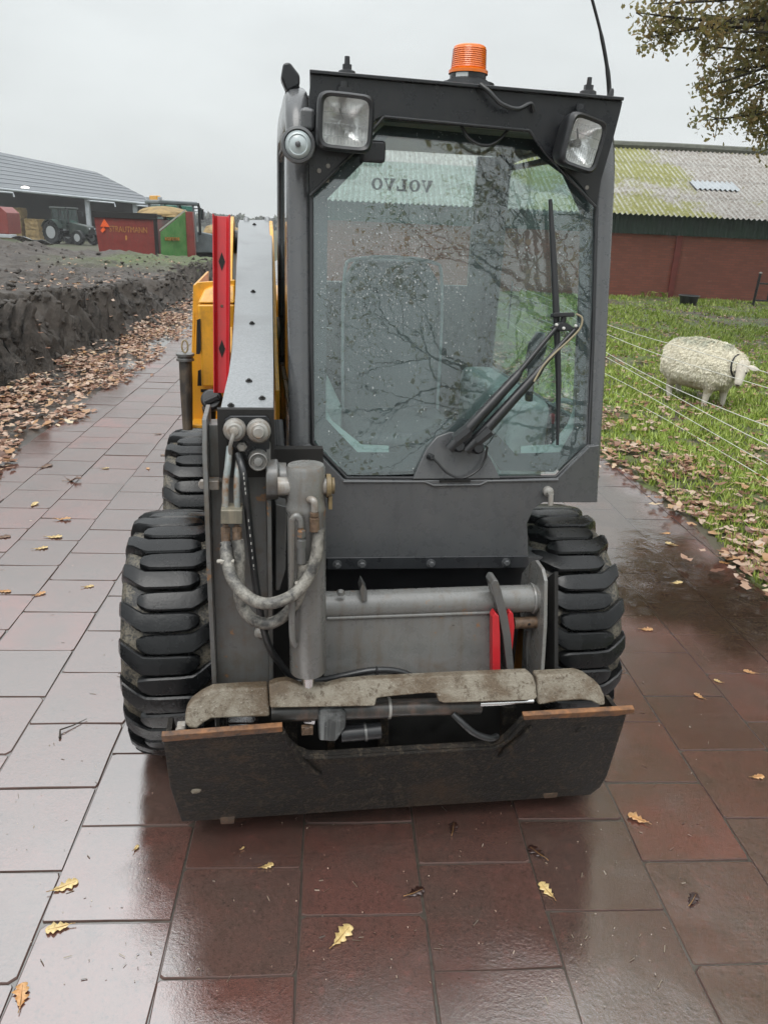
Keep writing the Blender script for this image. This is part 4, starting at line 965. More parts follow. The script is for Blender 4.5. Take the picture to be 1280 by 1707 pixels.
# side windows and their frames
for sx, nm in ((-0.245, -1), (0.578, 1)):
    bm = NB(); prism(bm, [(sx - 0.003, -0.17, 1.06), (sx - 0.003, 0.82, 1.06), (sx - 0.003, 0.80, 1.80), (sx - 0.003, 0.02, 1.80), (sx - 0.003, -0.04, 1.72)], (0.006, 0, 0)); part('side_window', bm, 'cabglass', smooth=0)
    bm = NB(); box(bm, (sx, 0.34, 0.90 if nm < 0 else 0.98), (0.02, 1.06, 0.34 if nm < 0 else 0.18)); part('side_panel', bm, 'grey', 0.004)
    bm = NB(); tube(bm, [(sx, -0.14, 1.06), (sx, 0.80, 1.06), (sx, 0.79, 1.79), (sx, 0.06, 1.79), (sx, -0.01, 1.73), (sx, -0.14, 1.06)], 0.013, 8); part('side_window_frame', bm, 'black', smooth=60)
# seat
ms = m_plain('grey_seat_vinyl', (0.10, 0.11, 0.115), 0.5, var=0.15)
b0, b1 = P(566, 700, 0.42), P(748, 438, 0.50)
sx0, sx1 = b0.x + 0.02, b1.x - 0.005
bm = NB(); prism(bm, [(sx0, 0.50, b0.z), (sx0 + 0.0, 0.56, b1.z - 0.08), (sx0 + 0.05, 0.575, b1.z), (sx1 - 0.05, 0.575, b1.z), (sx1, 0.56, b1.z - 0.08), (sx1, 0.50, b0.z)], (0, 0.1, 0)); st = part('seat_back', bm, ms, 0.025, seg=4)
bm = NB(); tube(bm, smooth_path([(sx0, 0.50, b0.z), (sx0, 0.56, b1.z - 0.08), (sx0 + 0.05, 0.575, b1.z), (sx1 - 0.05, 0.575, b1.z), (sx1, 0.56, b1.z - 0.08), (sx1, 0.50, b0.z)], 4), 0.006, 8); part('piping', bm, m_plain('pale_piping', (0.30, 0.33, 0.34), 0.5), parent=st)
bm = NB(); box(bm, ((sx0 + sx1) / 2, 0.34, b0.z - 0.04), (sx1 - sx0 + 0.04, 0.42, 0.13)); part('seat_cushion', bm, ms, 0.035, seg=4)
bm = NB(); box(bm, ((sx0 + sx1) / 2, 0.36, b0.z - 0.2), (sx1 - sx0 - 0.04, 0.4, 0.22)); part('seat_base', bm, 'black', 0.02)
for x, s in ((-0.165, 1), (0.47, -1)):
    bm = NB(); box(bm, (x, 0.30, 0.96), (0.13, 0.62, 0.28)); part('armrest_console', bm, m_plain('grey_console', (0.34, 0.40, 0.39), 0.6), 0.03, seg=3)
    bm = NB(); tube(bm, [(x, 0.02, 1.08), (x + 0.01 * s, 0.0, 1.20)], 0.012, 10); lathe(bm, [(0.016, 0), (0.026, 0.03), (0.028, 0.08), (0.012, 0.115)], (x + 0.01 * s, 0.0, 1.19), Vector((0.1, -0.1, 1)), 14); part('joystick', bm, 'plastic', smooth=60)
bm = NB(); tube(bm, smooth_path([P(905, 720, 0.1), P(912, 690, 0.1), P(935, 668, 0.12), P(955, 672, 0.14)], 5), 0.009, 8); part('grab_rail', bm, m_plain('pale_rail', (0.25, 0.27, 0.27), 0.5))
bm = NB(); tube(bm, [P(922, 690, 0.05), P(925, 704, 0.05)], 0.012, 10); part('red_knob', bm, 'red')
# front window
glass_px = [(521, 300), (521, 420), (522, 560), (524, 735), (579, 792), (640, 792), (692, 790), (832, 790), (924, 790), (978, 738), (985, 560), (992, 340), (960, 262), (890, 222), (640, 200), (575, 225)]
part('windscreen', plate([WS(*q) for q in glass_px], -WNn * 0.006), 'windscreen', smooth=0)
fo = [(522, 310), (522, 560), (525, 734), (580, 790), (690, 784), (716, 735), (750, 718), (797, 725), (833, 784), (923, 787), (976, 737), (984, 560), (990, 345), (955, 270), (890, 232), (640, 208)]
fi = [(546, 330), (544, 560), (543, 698), (596, 754), (662, 754), (688, 724), (748, 697), (806, 700), (858, 756), (934, 754), (958, 712), (964, 560), (968, 355), (938, 290), (885, 250), (648, 226)]
bm = NB(); a = [bm.verts.new(WS(*q, -0.010)) for q in fo]; b = [bm.verts.new(WS(*q, -0.010)) for q in fi]
a2 = [bm.verts.new(v.co - WNn * 0.004) for v in a]; b2 = [bm.verts.new(v.co - WNn * 0.004) for v in b]
for i in range(len(a)):
    j = (i + 1) % len(a); bm.faces.new((a[i], a[j], b[j], b[i])); bm.faces.new((b2[i], b2[j], a2[j], a2[i])); bm.faces.new((b[i], b[j], b2[j], b2[i])); bm.faces.new((a[j], a[i], a2[i], a2[j]))
part('window_border', bm, m_plain('dark_window_border', (0.030, 0.036, 0.040), 0.5, var=0.25, scale=50), smooth=0)
mglow = m_plain('pale_green_glow', (0.34, 0.43, 0.41), 0.6, var=0.1)  # daylight glow on the lower sill corners, painted as pale green strips
part('sill_glow', plate([WS(*q, -0.03) for q in ((540, 672), (552, 700), (603, 741), (648, 743), (648, 758), (594, 758), (540, 705))], -WNn * 0.01), mglow)
part('sill_glow', plate([WS(*q, -0.03) for q in ((868, 744), (922, 741), (948, 706), (960, 676), (960, 716), (936, 758), (868, 758))], -WNn * 0.01), mglow)
bm = NB(); sl_ = [(519, 318), (519, 560), (521, 738), (578, 797), (690, 797), (832, 796), (926, 795), (981, 740), (988, 560), (994, 345)]
tube(bm, [WS(*q, 0.004) for q in sl_], 0.0055, 8); part('window_seal', bm, 'plastic', smooth=60)
# rain drops
rs = np.random.default_rng(5); V, F = [], []
for i in range(3800):
    q = rs.random()
    if q < 0.55: px, py = rs.normal(660, 75), rs.normal(455, 75)
    else: px, py = rs.uniform(526, 985), rs.uniform(215, 785)
    if not (527 < px < 980 and 215 < py < 786) or (px < 575 and py > 735 + (px - 525)) or (px > 930 and py > 740) or (690 < px < 835 and py > 715): continue
    c = WS(px, py, 0.0006); r = 0.0005 + 0.0007 * rs.random() ** 2 + (0.0008 if rs.random() < 0.05 else 0)
    up = WNn; tx = XX; ty = up.cross(tx); b0_ = len(V); el = 1 + 0.5 * rs.random()
    for k in range(6):
        an = k * math.pi / 3; V.append(c + (tx * math.cos(an) + ty * math.sin(an) * el) * r)
    V.append(c + up * r * 0.75)
    for k in range(6): F.append((b0_ + k, b0_ + (k + 1) % 6, b0_ + 6))
t = NT('rain_drop'); x = t.bsdf((0.75, 0.80, 0.80), 0.06, 0, None, 0.0, ior=1.5); x.inputs['Alpha'].default_value = 0.5
dr = tri_mesh('rain_drops', np.array(V), np.array(F), t.m, LD, smooth=True); tag(dr, kind='stuff')
# lower front panel and wiper cowl
YP = -0.288
pn = [(487, 752), (517, 742), (574, 800), (690, 801), (832, 800), (929, 797), (983, 744), (999, 742), (996, 838), (905, 838), (890, 848), (879, 872), (881, 930), (545, 933), (487, 937)]
fpanel = part('front_panel', plate([P(*q, YP) for q in pn], (0, 0.02, 0)), 'grey', 0.003)
bm = NB(); tube(bm, [P(572, 803, YP - 0.001), P(708, 803, YP - 0.001), P(722, 809, YP - 0.002), P(800, 808, YP - 0.002), P(812, 802, YP - 0.001), P(930, 800, YP - 0.001)], 0.0035, 8); part('weld_bead', bm, 'grey', parent=fpanel, smooth=60)
bm = NB(); box(bm, P(758, 802, YP - 0.0005), (0.085, 0.004, 0.005)); part('slot', bm, 'dark', parent=fpanel)
cw = [(688, 799), (697, 778), (711, 748), (728, 728), (750, 720), (778, 722), (800, 736), (820, 768), (834, 798)]
cowl = part('wiper_cowl', plate([WS(*q, 0.012) for q in cw], -WNn * 0.014), 'grey', 0.003)
bm = NB(); q = P(912, 818, YP); lathe(bm, [(0.014, 0), (0.014, 0.012), (0.008, 0.016), (0.008, 0.03)], q, FR, 14); tube(bm, [q + FR * 0.028, q + FR * 0.035 - EZ * 0.03], 0.007, 10); part('hose_nozzle', bm, 'steel', parent=fpanel)
# bolt strip below the panel and the dark gap under it
bm = NB(); prism(bm, [P(545, 930, YP - 0.004), P(881, 927, YP - 0.004), P(882, 947, YP - 0.004), P(545, 950, YP - 0.004)], (0, 0.03, 0)); strip = part('bolt_strip', bm, m_plain('black_strip', (0.028, 0.03, 0.033), 0.3, coat=0.3), 0.002)
for px, py in ((603, 940), (718, 939), (843, 937), (562, 941)):
    part('bolt', bolt(NB(), P(px, py, YP - 0.004), FR, 0.0085, 0.009), 'grey', parent=strip)
bm = NB(); prism(bm, [P(540, 945, YP + 0.03), P(884, 942, YP + 0.03), P(884, 1010, YP + 0.05), P(540, 1010, YP + 0.05)], (0, 0.03, 0)); part('rubber_apron', bm, 'plastic', 0.002)

# ---- roof visor with work lamps
VY = -0.150
vis = [(519, 122), (1038, 168), (1034, 186), (1022, 232), (1002, 300), (994, 347), (962, 300), (905, 250), (880, 216), (640, 192), (626, 198), (600, 240), (560, 285), (517, 328), (514, 250), (515, 160)]
visor = part('roof_visor', plate([P(*q, VY) for q in vis], (0, 0.006, 0)), 'black', 0.0015)
a, b = P(516, 121, VY - 0.012), P(1040, 167, VY - 0.012)
bm = NB(); prism(bm, [a, b, b + Vector((-0.01, 0.30, 0.0)), a + Vector((0.02, 0.30, 0.0))], (0, 0, 0.008)); part('visor_top', bm, 'black', 0.002, parent=visor)
bm = NB(); tube(bm, [P(640, 194, VY - 0.002), P(598, 244, VY - 0.002), P(517, 326, VY - 0.002)], 0.004, 8); tube(bm, [P(882, 217, VY - 0.002), P(906, 251, VY - 0.002), P(993, 345, VY - 0.002)], 0.004, 8); tube(bm, [P(640, 194, VY - 0.002), P(882, 217, VY - 0.002)], 0.004, 8); part('visor_lip', bm, 'black', parent=visor, smooth=60)
for px, py in ((532, 284), (547, 276), (545, 300), (978, 312)):
    bm = NB(); lathe(bm, [(0.0055, 0), (0.005, 0.002)], P(px, py, VY - 0.0005), FR, 10); part('rivet', bm, 'steel', parent=visor)
bm = NB(); box(bm, P(622, 252, -0.125), (0.06, 0.02, 0.05)); part('lamp_bracket', bm, 'black', 0.008, parent=visor)
mrefl = m_plain('lamp_reflector', (0.92, 0.92, 0.91), 0.12, 0.6, var=0.08, scale=60, bumpy=0.6)
def work_lamp(c, ax, ay, az, w, hgt, label):
    """c centre of the lens; ax right, az up, ay into the lamp"""
    def pt(x, y, z): return c + ax * x + ay * y + az * z
    def ring(kx, kz, y, e=6, n=28):
        o = []
        for k in range(n):
            t = 2 * math.pi * k / n; cc, ss = math.cos(t), math.sin(t)
            o.append(pt(kx * math.copysign(abs(cc) ** (2 / e), cc), y, kz * math.copysign(abs(ss) ** (2 / e), ss)))
        return o
    W2, H2 = w / 2, hgt / 2
    bm = NB(); loft(bm, [ring(W2 * 0.92, H2 * 0.92, -0.003), ring(W2 * 1.04, H2 * 1.04, -0.007), ring(W2 * 1.13, H2 * 1.13, -0.002), ring(W2 * 1.16, H2 * 1.15, 0.012), ring(W2 * 1.08, H2 * 1.08, 0.035), ring(W2 * 0.8, H2 * 0.8, 0.065)], caps=False); bm.faces.new([bm.verts.new(p) for p in ring(W2 * 0.8, H2 * 0.8, 0.0652)])
    ho = part('work_lamp', bm, 'plastic', smooth=50, label=label)
    bm = NB(); loft(bm, [ring(W2 * 0.95, H2 * 0.95, 0.004), ring(W2 * 0.84, H2 * 0.84, 0.022), ring(W2 * 0.6, H2 * 0.6, 0.038, 3), ring(W2 * 0.2, H2 * 0.2, 0.048, 2)], caps=False); bm.faces.new([bm.verts.new(p) for p in ring(W2 * 0.2, H2 * 0.2, 0.0482, 2)]); part('reflector', bm, mrefl, parent=ho, smooth=60)
    bm = NB(); lathe(bm, [(0.008, 0), (0.008, 0.012), (0.004, 0.02)], pt(0, 0.046, 0), -ay, 12); lathe(bm, [(0.010, 0), (0.010, 0.004)], pt(0, 0.027, 0), -ay, 12); tube(bm, [pt(-0.012, 0.026, 0.03), pt(0, 0.025, 0.004)], 0.0018, 6); part('bulb', bm, m_plain('bulb_shield', (0.22, 0.21, 0.2), 0.3, 0.6), parent=ho)
    bm = NB(); loft(bm, [ring(W2 * 0.945, H2 * 0.945, -0.002), ring(W2 * 0.90, H2 * 0.90, -0.0045), ring(W2 * 0.5, H2 * 0.5, -0.0062, 4), ring(W2 * 0.02, H2 * 0.02, -0.0066, 2)], caps=False); le = part('lens', bm, 'lensglass', parent=ho, smooth=30)
    bm = NB()                                                # moulded ribs in the glass
    for i in range(13):
        x = -0.42 * w + 0.84 * w * i / 12
        for (z0, z1) in ((-0.42, -0.30), (-0.27, -0.06)): tube(bm, [pt(x, 0.0012, z0 * hgt), pt(x, 0.0012, z1 * hgt)], 0.0011, 5)
    for z in (-0.285, -0.045, 0.16): tube(bm, [pt(-0.43 * w, 0.0014, z * hgt), pt(0.43 * w, 0.0014, z * hgt)], 0.0012, 5)
    for i in range(7): tube(bm, [pt((-0.3 + 0.1 * i) * w, 0.0012, 0.2 * hgt), pt((-0.3 + 0.1 * i) * w, 0.0012, 0.36 * hgt)], 0.001, 5)
    part('lens_ribs', bm, m_glass('clear_rib', (0.88, 0.89, 0.89), 1.7), parent=le, smooth=60)
    bm = NB(); box(bm, pt(0, 0.05, H2 * 1.12), (0.03, 0.04, 0.03)); lathe(bm, [(0.010, 0), (0.010, 0.03)], pt(0, 0.05, H2 * 1.1), EZ, 10); part('mount', bm, 'black', parent=ho)
cL = P(576, 203, -0.225); cw_, ch_ = (P(618, 203, -0.225) - P(535, 203, -0.225)).length, (P(576, 159, -0.225) - P(576, 247, -0.225)).length
work_lamp(cL, Vector((1, 0.03, -0.03)).normalized(), Vector((-0.03, 1, 0.0)).normalized(), Vector((0.03, 0, 1)).normalized(), cw_, ch_, 'square work lamp facing straight ahead')
cRt = P(973, 238, -0.215)
az_ = (P(985, 196, -0.215) - P(961, 280, -0.215)).normalized(); ax_ = (P(1014, 251, -0.20) - P(938, 223, -0.235)).normalized(); ay_ = az_.cross(ax_).normalized(); ax_ = ay_.cross(az_).normalized()
work_lamp(cRt, ax_, ay_, az_, 0.097, 0.107, 'square work lamp hanging tilted to the side')
# studs of the lamps through the visor
for px, py in ((578, 128), (979, 161)):
    c = P(px, py, VY + 0.03); bm = NB(); lathe(bm, [(0.022, -0.004), (0.020, 0.012), (0.012, 0.016)], c, EZ, 16); lathe(bm, [(0.012, 0.014), (0.012, 0.026)], c, EZ, 6); lathe(bm, [(0.007, 0.02), (0.006, 0.043)], c, EZ, 8); part('mounting_stud', bm, 'black', parent=visor, smooth=40)
# round marker lamp on the pillar
c = P(497, 241, -0.19); rr = (P(526, 241, -0.19) - P(468, 241, -0.19)).length / 2; ax_ = Vector((-0.08, -1, 0.02)).normalized()
bm = NB(); lathe(bm, [(rr * 0.8, -0.035), (rr * 0.98, -0.02), (rr, 0.0), (rr * 0.96, 0.010), (rr * 0.82, 0.012), (rr * 0.76, 0.005)], c, ax_, 32, caps=False); rl_ = part('marker_lamp', bm, m_plain('grey_lamp_ring', (0.12, 0.125, 0.13), 0.4), smooth=50)
bm = NB(); lathe(bm, [(rr * 0.77, 0.002), (rr * 0.74, 0.010), (rr * 0.55, 0.014), (rr * 0.5, 0.012), (rr * 0.3, 0.016), (rr * 0.12, 0.017), (0.0, 0.016)], c, ax_, 32, caps=False); part('lens', bm, m_plain('white_lamp_lens', (0.46, 0.52, 0.53), 0.15, var=0.15, coat=0.5), parent=rl_, smooth=60)
bm = NB(); lathe(bm, [(rr * 0.16, 0.016), (rr * 0.16, 0.021), (rr * 0.06, 0.023)], c, ax_, 16); part('lens_stud', bm, 'grey', parent=rl_)
bm = NB(); box(bm, P(512, 200, -0.14), (0.035, 0.05, 0.05)); part('lamp_arm', bm, 'grey', 0.01, parent=rl_)
# folded mirror bracket on the roof corner
bm = NB(); prism(bm, [P(468, 128, 0.0), P(472, 104, 0.0), P(483, 102, 0.0), P(500, 124, 0.0), P(500, 142, 0.0), P(478, 152, 0.0)], (0, 0.05, 0)); tube(bm, [P(486, 140, 0.025), P(492, 178, 0.03)], 0.02, 10); part('roof_bracket', bm, 'black', 0.006)
# beacon
c = P(779, 139, -0.03); br = (P(810, 120, -0.03) - P(750, 120, -0.03)).length / 2
zt = P(779, 76, -0.03).z; hb = zt - c.z
bm = NB(); lathe(bm, [(br * 1.12, 0), (br * 1.1, 0.006), (br * 0.98, 0.01), (br * 0.98, hb * 0.25)], c, EZ, 32); bc = part('beacon', bm, 'plastic', smooth=40)
pr = [(br * 1.06, hb * 0.25), (br * 1.06, hb * 0.34), (br * 0.95, hb * 0.37)]
for k in range(10):
    z = hb * (0.38 + 0.055 * k); pr += [(br * (0.93 - 0.006 * k), z), (br * (0.96 - 0.006 * k), z + hb * 0.02), (br * (0.93 - 0.006 * k), z + hb * 0.045)]
pr += [(br * 0.86, hb * 0.965), (br * 0.78, hb * 1.0), (0.0, hb * 1.0)]
t = NT('orange_beacon_lens'); x = t.bsdf((1.0, 0.21, 0.006), 0.25, 0, None, 0.4, 0.05); x.inputs['Transmission Weight'].default_value = 0.2; x.inputs['Subsurface Weight'].default_value = 0.0
bm = NB(); lathe(bm, pr, c, EZ, 36, caps=False); part('beacon_lens', bm, t.m, parent=bc, smooth=35)
bm = NB(); q0 = c + EZ * hb * 0.10
sv = [bm.verts.new(q0 + Vector((math.sin(a) * br * 1.0, -math.cos(a) * br * 1.0, dz))) for dz in (0, hb * 0.13) for a in (-0.95, -0.75, -0.5, -0.25)]
for k in range(3): bm.faces.new((sv[k], sv[k + 1], sv[k + 5], sv[k + 4]))
ob_ = part('sticker', bm, m_plain('white_sticker', (0.55, 0.58, 0.58), 0.5), parent=bc, smooth=0)
bm = NB(); lathe(bm, [(br * 1.5, -0.012), (br * 1.45, 0.0)], c, EZ, 24); part('beacon_plate', bm, 'black', parent=bc)
# cables
bm = NB(); tube(bm, smooth_path([P(800, 140, VY - 0.02), P(815, 152, VY - 0.03), P(835, 172, VY - 0.035), P(862, 181, VY - 0.03), P(884, 172, VY - 0.015), P(890, 185, VY - 0.008)], 6), 0.0055, 8); part('cable', bm, 'rubber_hose', smooth=60)
bm = NB(); tube(bm, smooth_path([WS(765, 200, 0.03), WS(780, 228, 0.03), WS(803, 241, 0.03), WS(826, 237, 0.03), WS(850, 212, 0.03)], 6), 0.0042, 8); part('cable', bm, 'rubber_hose', smooth=60)
# antenna
bm = NB(); tube(bm, smooth_path([P(1016, 164, -0.10), P(1013, 120, -0.10), P(1003, 62, -0.10), P(990, 10, -0.10), P(975, -45, -0.10)], 5), [0.0062] * 6 + [0.005] * 5 + [0.0038] * 10, 8); part('antenna', bm, 'plastic', smooth=60)
bm = NB(); lathe(bm, [(0.009, 0), (0.008, 0.02), (0.006, 0.024)], P(1016, 165, -0.10), EZ, 12); part('antenna_base', bm, 'black')

# ---- wiper
def wtube(q, r, n=10): return tube(NB(), [WS(*p) for p in q], r, n)
wip = part('wiper_blade', wtube([(917, 332, 0.016), (921, 400, 0.016), (927, 520, 0.018), (931, 640, 0.016), (929, 742, 0.014)], [0.005, 0.0075, 0.009, 0.0075, 0.004]), 'plastic', smooth=60)
for q, r in (([(748, 749, 0.045), (768, 728, 0.05), (860, 628, 0.05), (866, 620, 0.05)], [0.013, 0.0165, 0.0125, 0.009]), ([(776, 752, 0.045), (798, 729, 0.05), (895, 622, 0.05), (902, 612, 0.05)], [0.012, 0.015, 0.0115, 0.009])):
    wa = part('wiper_arm', wtube(q, r, 12), 'plastic', smooth=60)
part('wiper_rod', wtube([(864, 622, 0.05), (900, 578, 0.048), (932, 540, 0.04)], [0.0075, 0.0065, 0.006]), 'plastic', smooth=60)
part('wiper_rod', wtube([(899, 616, 0.05), (935, 574, 0.046), (962, 545, 0.04)], [0.0075, 0.0065, 0.006]), 'plastic', smooth=60)
for px, py in ((757, 741), (788, 744)):
    bm = NB(); lathe(bm, [(0.017, 0.01), (0.017, 0.05), (0.012, 0.058)], WS(px, py), WNn, 14); part('wiper_pivot', bm, 'plastic')
for px, py in ((772, 724), (806, 725)):
    bm = NB(); a = WS(px, py, 0.05); tube(bm, [a + WNn * 0.0 + XX * -0.02 + EZ * -0.016, a + XX * 0.014 + EZ * 0.014], 0.0185, 8); part('arm_collar', bm, 'plastic')
bm = NB(); prism(bm, [WS(918, 546, 0.045), WS(932, 536, 0.045), WS(946, 538, 0.045), WS(962, 549, 0.045), WS(940, 552, 0.045)], -WNn * 0.015); prism(bm, [WS(922, 521, 0.05), WS(958, 520, 0.05), WS(958, 527, 0.05), WS(922, 528, 0.05)], -WNn * 0.02); tube(bm, [WS(940, 528, 0.04), WS(936, 545, 0.035)], 0.008, 8); part('wiper_head', bm, 'plastic', 0.002)
for px, py in ((927, 541), (939, 547), (959, 543)):
    bm = NB(); lathe(bm, [(0.0042, 0), (0.0036, 0.004), (0.001, 0.005)], WS(px, py, 0.048), WNn, 10); part('rivet', bm, m_plain('pale_rivet', (0.6, 0.6, 0.56), 0.3))
bm = NB(); tube(bm, smooth_path([WS(960, 523, 0.05), WS(970, 530, 0.055), WS(966, 548, 0.056), WS(945, 570, 0.056), WS(925, 588, 0.058), WS(905, 610, 0.062), WS(890, 636, 0.064)], 5), 0.0028, 7); part('washer_hose', bm, m_plain('tan_hose', (0.26, 0.22, 0.14), 0.4), smooth=60)
bm = NB(); tube(bm, smooth_path([WS(716, 761, 0.03), WS(726, 768, 0.032), WS(745, 788, 0.03), WS(770, 797, 0.03), WS(795, 785, 0.03), WS(808, 765, 0.03), WS(812, 745, 0.04)], 5), 0.003, 7); part('washer_hose', bm, 'rubber_hose', smooth=60)
bm = NB(); lathe(bm, [(0.009, 0), (0.009, 0.02), (0.005, 0.03)], WS(716, 761, 0.012), WNn, 12); part('washer_nozzle', bm, 'plastic', parent=cowl)

# ---- loader arm (one sided boom)
def boomP(px, py, off=0.0):
    n = Vector((0, -0.41, 1.70)).normalized(); return PN(px, py, Vector((0, -0.50, 1.172)) + n * off, n)
bn = Vector((0, -0.41, 1.70)).normalized()
rows = [(692, 365, 455.5), (684, 367, 455.8), (656, 373, 456), (620, 381.5, 456), (580, 387, 455.5), (540, 389.5, 455), (500, 391.5, 454.5), (450, 394, 454), (400, 396, 453.5), (372, 397, 452.5), (366, 399, 451.5)]
bm = NB(); rg = []
for y, l, r in rows:
    nn = 8; top = [boomP(l + (r - l) * k / nn, y + (3.0 * math.sin(math.pi * k / nn) if y == 692 else 0)) for k in range(nn + 1)]
    L0 = top[0] - bn * 0.028 + XX * -0.001; R0 = top[-1] - bn * 0.028 + XX * 0.001
    rg.append([L0] + top + [R0, R0 - XX * 0.004, top[-1] - bn * 0.004 - XX * 0.004] + [p - bn * 0.004 for p in reversed(top[1:-1])] + [top[0] - bn * 0.004 + XX * 0.004, L0 + XX * 0.004])
loft(bm, rg); cover = part('boom_cover', bm, 'galv', 0.0012, smooth=25)
for px, py in ((424, 374), (422, 486), (420, 539), (415, 635), (437, 664), (385, 676)):
    bm = NB(); c = boomP(px, py, 0.0005); lathe(bm, [(0.0080, 0), (0.0080, 0.0015)], c, bn, 14); lathe(bm, [(0.0045, 0.0015), (0.0045, 0.0055)], c, bn, 6); part('bolt', bm, 'dark', parent=cover)
for px in (411, 446):
    bm = NB(); c = boomP(px, 366); lathe(bm, [(0.012, -0.02), (0.012, 0.006), (0.006, 0.012)], c + EZ * 0.0, Vector((0, 0.3, 1)), 12); part('cover_stud', bm, 'galv', parent=cover, smooth=60)
# boom beam under the cover
bm = NB(); a0, a1 = Vector((-0.365, -0.40, 1.155)), Vector((-0.347, 1.30, 1.555))
def ring_box(c, hx, z0, z1): return [c + Vector((-hx, 0, z0)), c + Vector((hx, 0, z0)), c + Vector((hx, 0, z1)), c + Vector((-hx, 0, z1))]
loft(bm, [ring_box(a0, 0.052, -0.26, -0.012), ring_box(a0.lerp(a1, 0.25), 0.050, -0.24, -0.012), ring_box(a0.lerp(a1, 0.6), 0.055, -0.2, -0.012), ring_box(a1, 0.058, -0.16, -0.012)]); part('boom_beam', bm, 'grey', 0.006)
# nose of the boom: two cheek plates and a web
xl0 = PX(359, 900, -0.4535).x
def cheek(x, pts): return prism(NB(), [Vector((x, y, z)) for y, z in pts], (0.011, 0, 0))
part('cheek_plate', cheek(-0.4600, [(-0.535, 1.10), (-0.50, 1.165), (-0.36, 1.165), (-0.30, 0.95), (-0.34, 0.50), (-0.50, 0.36), (-0.545, 0.50), (-0.555, 0.80)]), 'grey_worn', 0.002, seg=1)
part('cheek_plate', cheek(-0.3240, [(-0.515, 1.10), (-0.49, 1.165), (-0.36, 1.165), (-0.28, 0.95), (-0.32, 0.50), (-0.48, 0.36), (-0.535, 0.50), (-0.535, 0.80)]), 'grey_worn', 0.002, seg=1)
bm = NB(); prism(bm, [(-0.4488, -0.455, 1.14), (-0.4488, -0.500, 0.80), (-0.4488, -0.505, 0.46), (-0.4488, -0.44, 0.40), (-0.4488, -0.40, 1.14)], (0.1246, 0, 0)); part('boom_web', bm, 'grey_worn', 0.001)
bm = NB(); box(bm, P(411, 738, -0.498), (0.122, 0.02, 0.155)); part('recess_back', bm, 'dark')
# round boss where the tilt cylinder hangs
c = P(470, 800, -0.52); bm = NB(); lathe(bm, [(0.046, -0.012), (0.046, 0.014), (0.038, 0.018), (0.038, 0.034)], Vector((-0.313, c.y + 0.005, c.z)), XX, 28); part('pivot_boss', bm, 'grey_worn', 0.002)
bm = NB(); prism(bm, [P(459, 840, -0.45), P(478, 845, -0.45), P(476, 950, -0.45), P(466, 985, -0.45), P(459, 985, -0.45)], (0, 0.06, 0)); part('stiffener', bm, 'grey_worn', 0.003)
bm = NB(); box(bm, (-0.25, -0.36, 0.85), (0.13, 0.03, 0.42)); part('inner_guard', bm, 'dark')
# hydraulic couplers
cb_ = part('coupler_block', plate([P(*q, -0.515) for q in ((374, 700), (384, 693), (444, 693), (450, 702), (450, 772), (440, 784), (420, 780), (402, 757), (384, 742), (374, 728))], (0, 0.04, 0)), 'black', 0.003)
for px, py, r, kind in ((391.5, 715, 0.0248, 0), (431, 717, 0.0265, 1), (403.5, 744, 0.0115, 2), (430.5, 764, 0.0225, 3)):
    c = P(px, py, -0.515); r = r * 1.0; bm = NB(); ax_ = Vector((0.0, -1, 0.12)).normalized()
    if kind == 0: pr = [(r, 0), (r, 0.018), (r * 0.92, 0.024), (r * 0.75, 0.026), (r * 0.72, 0.040), (r * 0.6, 0.043), (r * 0.4, 0.043), (r * 0.35, 0.05), (r * 0.1, 0.052)]
    elif kind == 1: pr = [(r, 0), (r, 0.016), (r * 0.9, 0.022), (r * 0.82, 0.022), (r * 0.8, 0.034), (r * 0.62, 0.038), (r * 0.5, 0.038), (r * 0.46, 0.048), (r * 0.4, 0.05)]
    elif kind == 2: pr = [(r, 0), (r, 0.012), (r * 0.7, 0.014), (r * 0.7, 0.022)]
    else: pr = [(r, 0), (r, 0.014), (r * 0.93, 0.02), (r * 0.9, 0.045), (r * 0.78, 0.047), (r * 0.7, 0.04), (r * 0.45, 0.04), (r * 0.42, 0.046), (r * 0.15, 0.047)]
    lathe(bm, pr, c, ax_, 6 if kind == 2 else 28); part('hydraulic_coupler', bm, 'grey_lite' if kind == 3 else 'steel', 0.0008, parent=cb_)
bm = NB(); tube(bm, smooth_path([P(390, 722, -0.565), P(386, 735, -0.568), P(383, 748, -0.562), P(384, 756, -0.555)], 4), 0.004, 8); part('lock_pin', bm, 'steel', parent=cb_)
# rigid pipes, clamp block and fittings
mpipe = m_paint('flaked_pipe_paint', (0.23, 0.27, 0.27), 0.45, dirt=(0.20, 0.10, 0.04), amount=0.95, chips=0.9, chip_col=(0.20, 0.10, 0.045), bumpy=0.3)
for q in (([383, 745, -0.52], [380, 775, -0.545], [376, 810, -0.555], [376, 853, -0.565]), ([399, 765, -0.53], [396, 790, -0.55], [395, 815, -0.56], [395.5, 853, -0.565])):
    part('hydraulic_pipe', tube(NB(), smooth_path([P(*p) for p in q], 5), 0.0075, 12), mpipe, smooth=60)
bm = NB(); prism(bm, [P(368, 851, -0.59), P(404, 851, -0.59), P(404, 874, -0.59), P(368, 874, -0.59)], (0, 0.05, 0)); part('clamp_block', bm, m_paint('muddy_clamp', (0.14, 0.13, 0.10), 0.5, dirt=(0.30, 0.26, 0.19), amount=0.9, chips=0.4), 0.002)
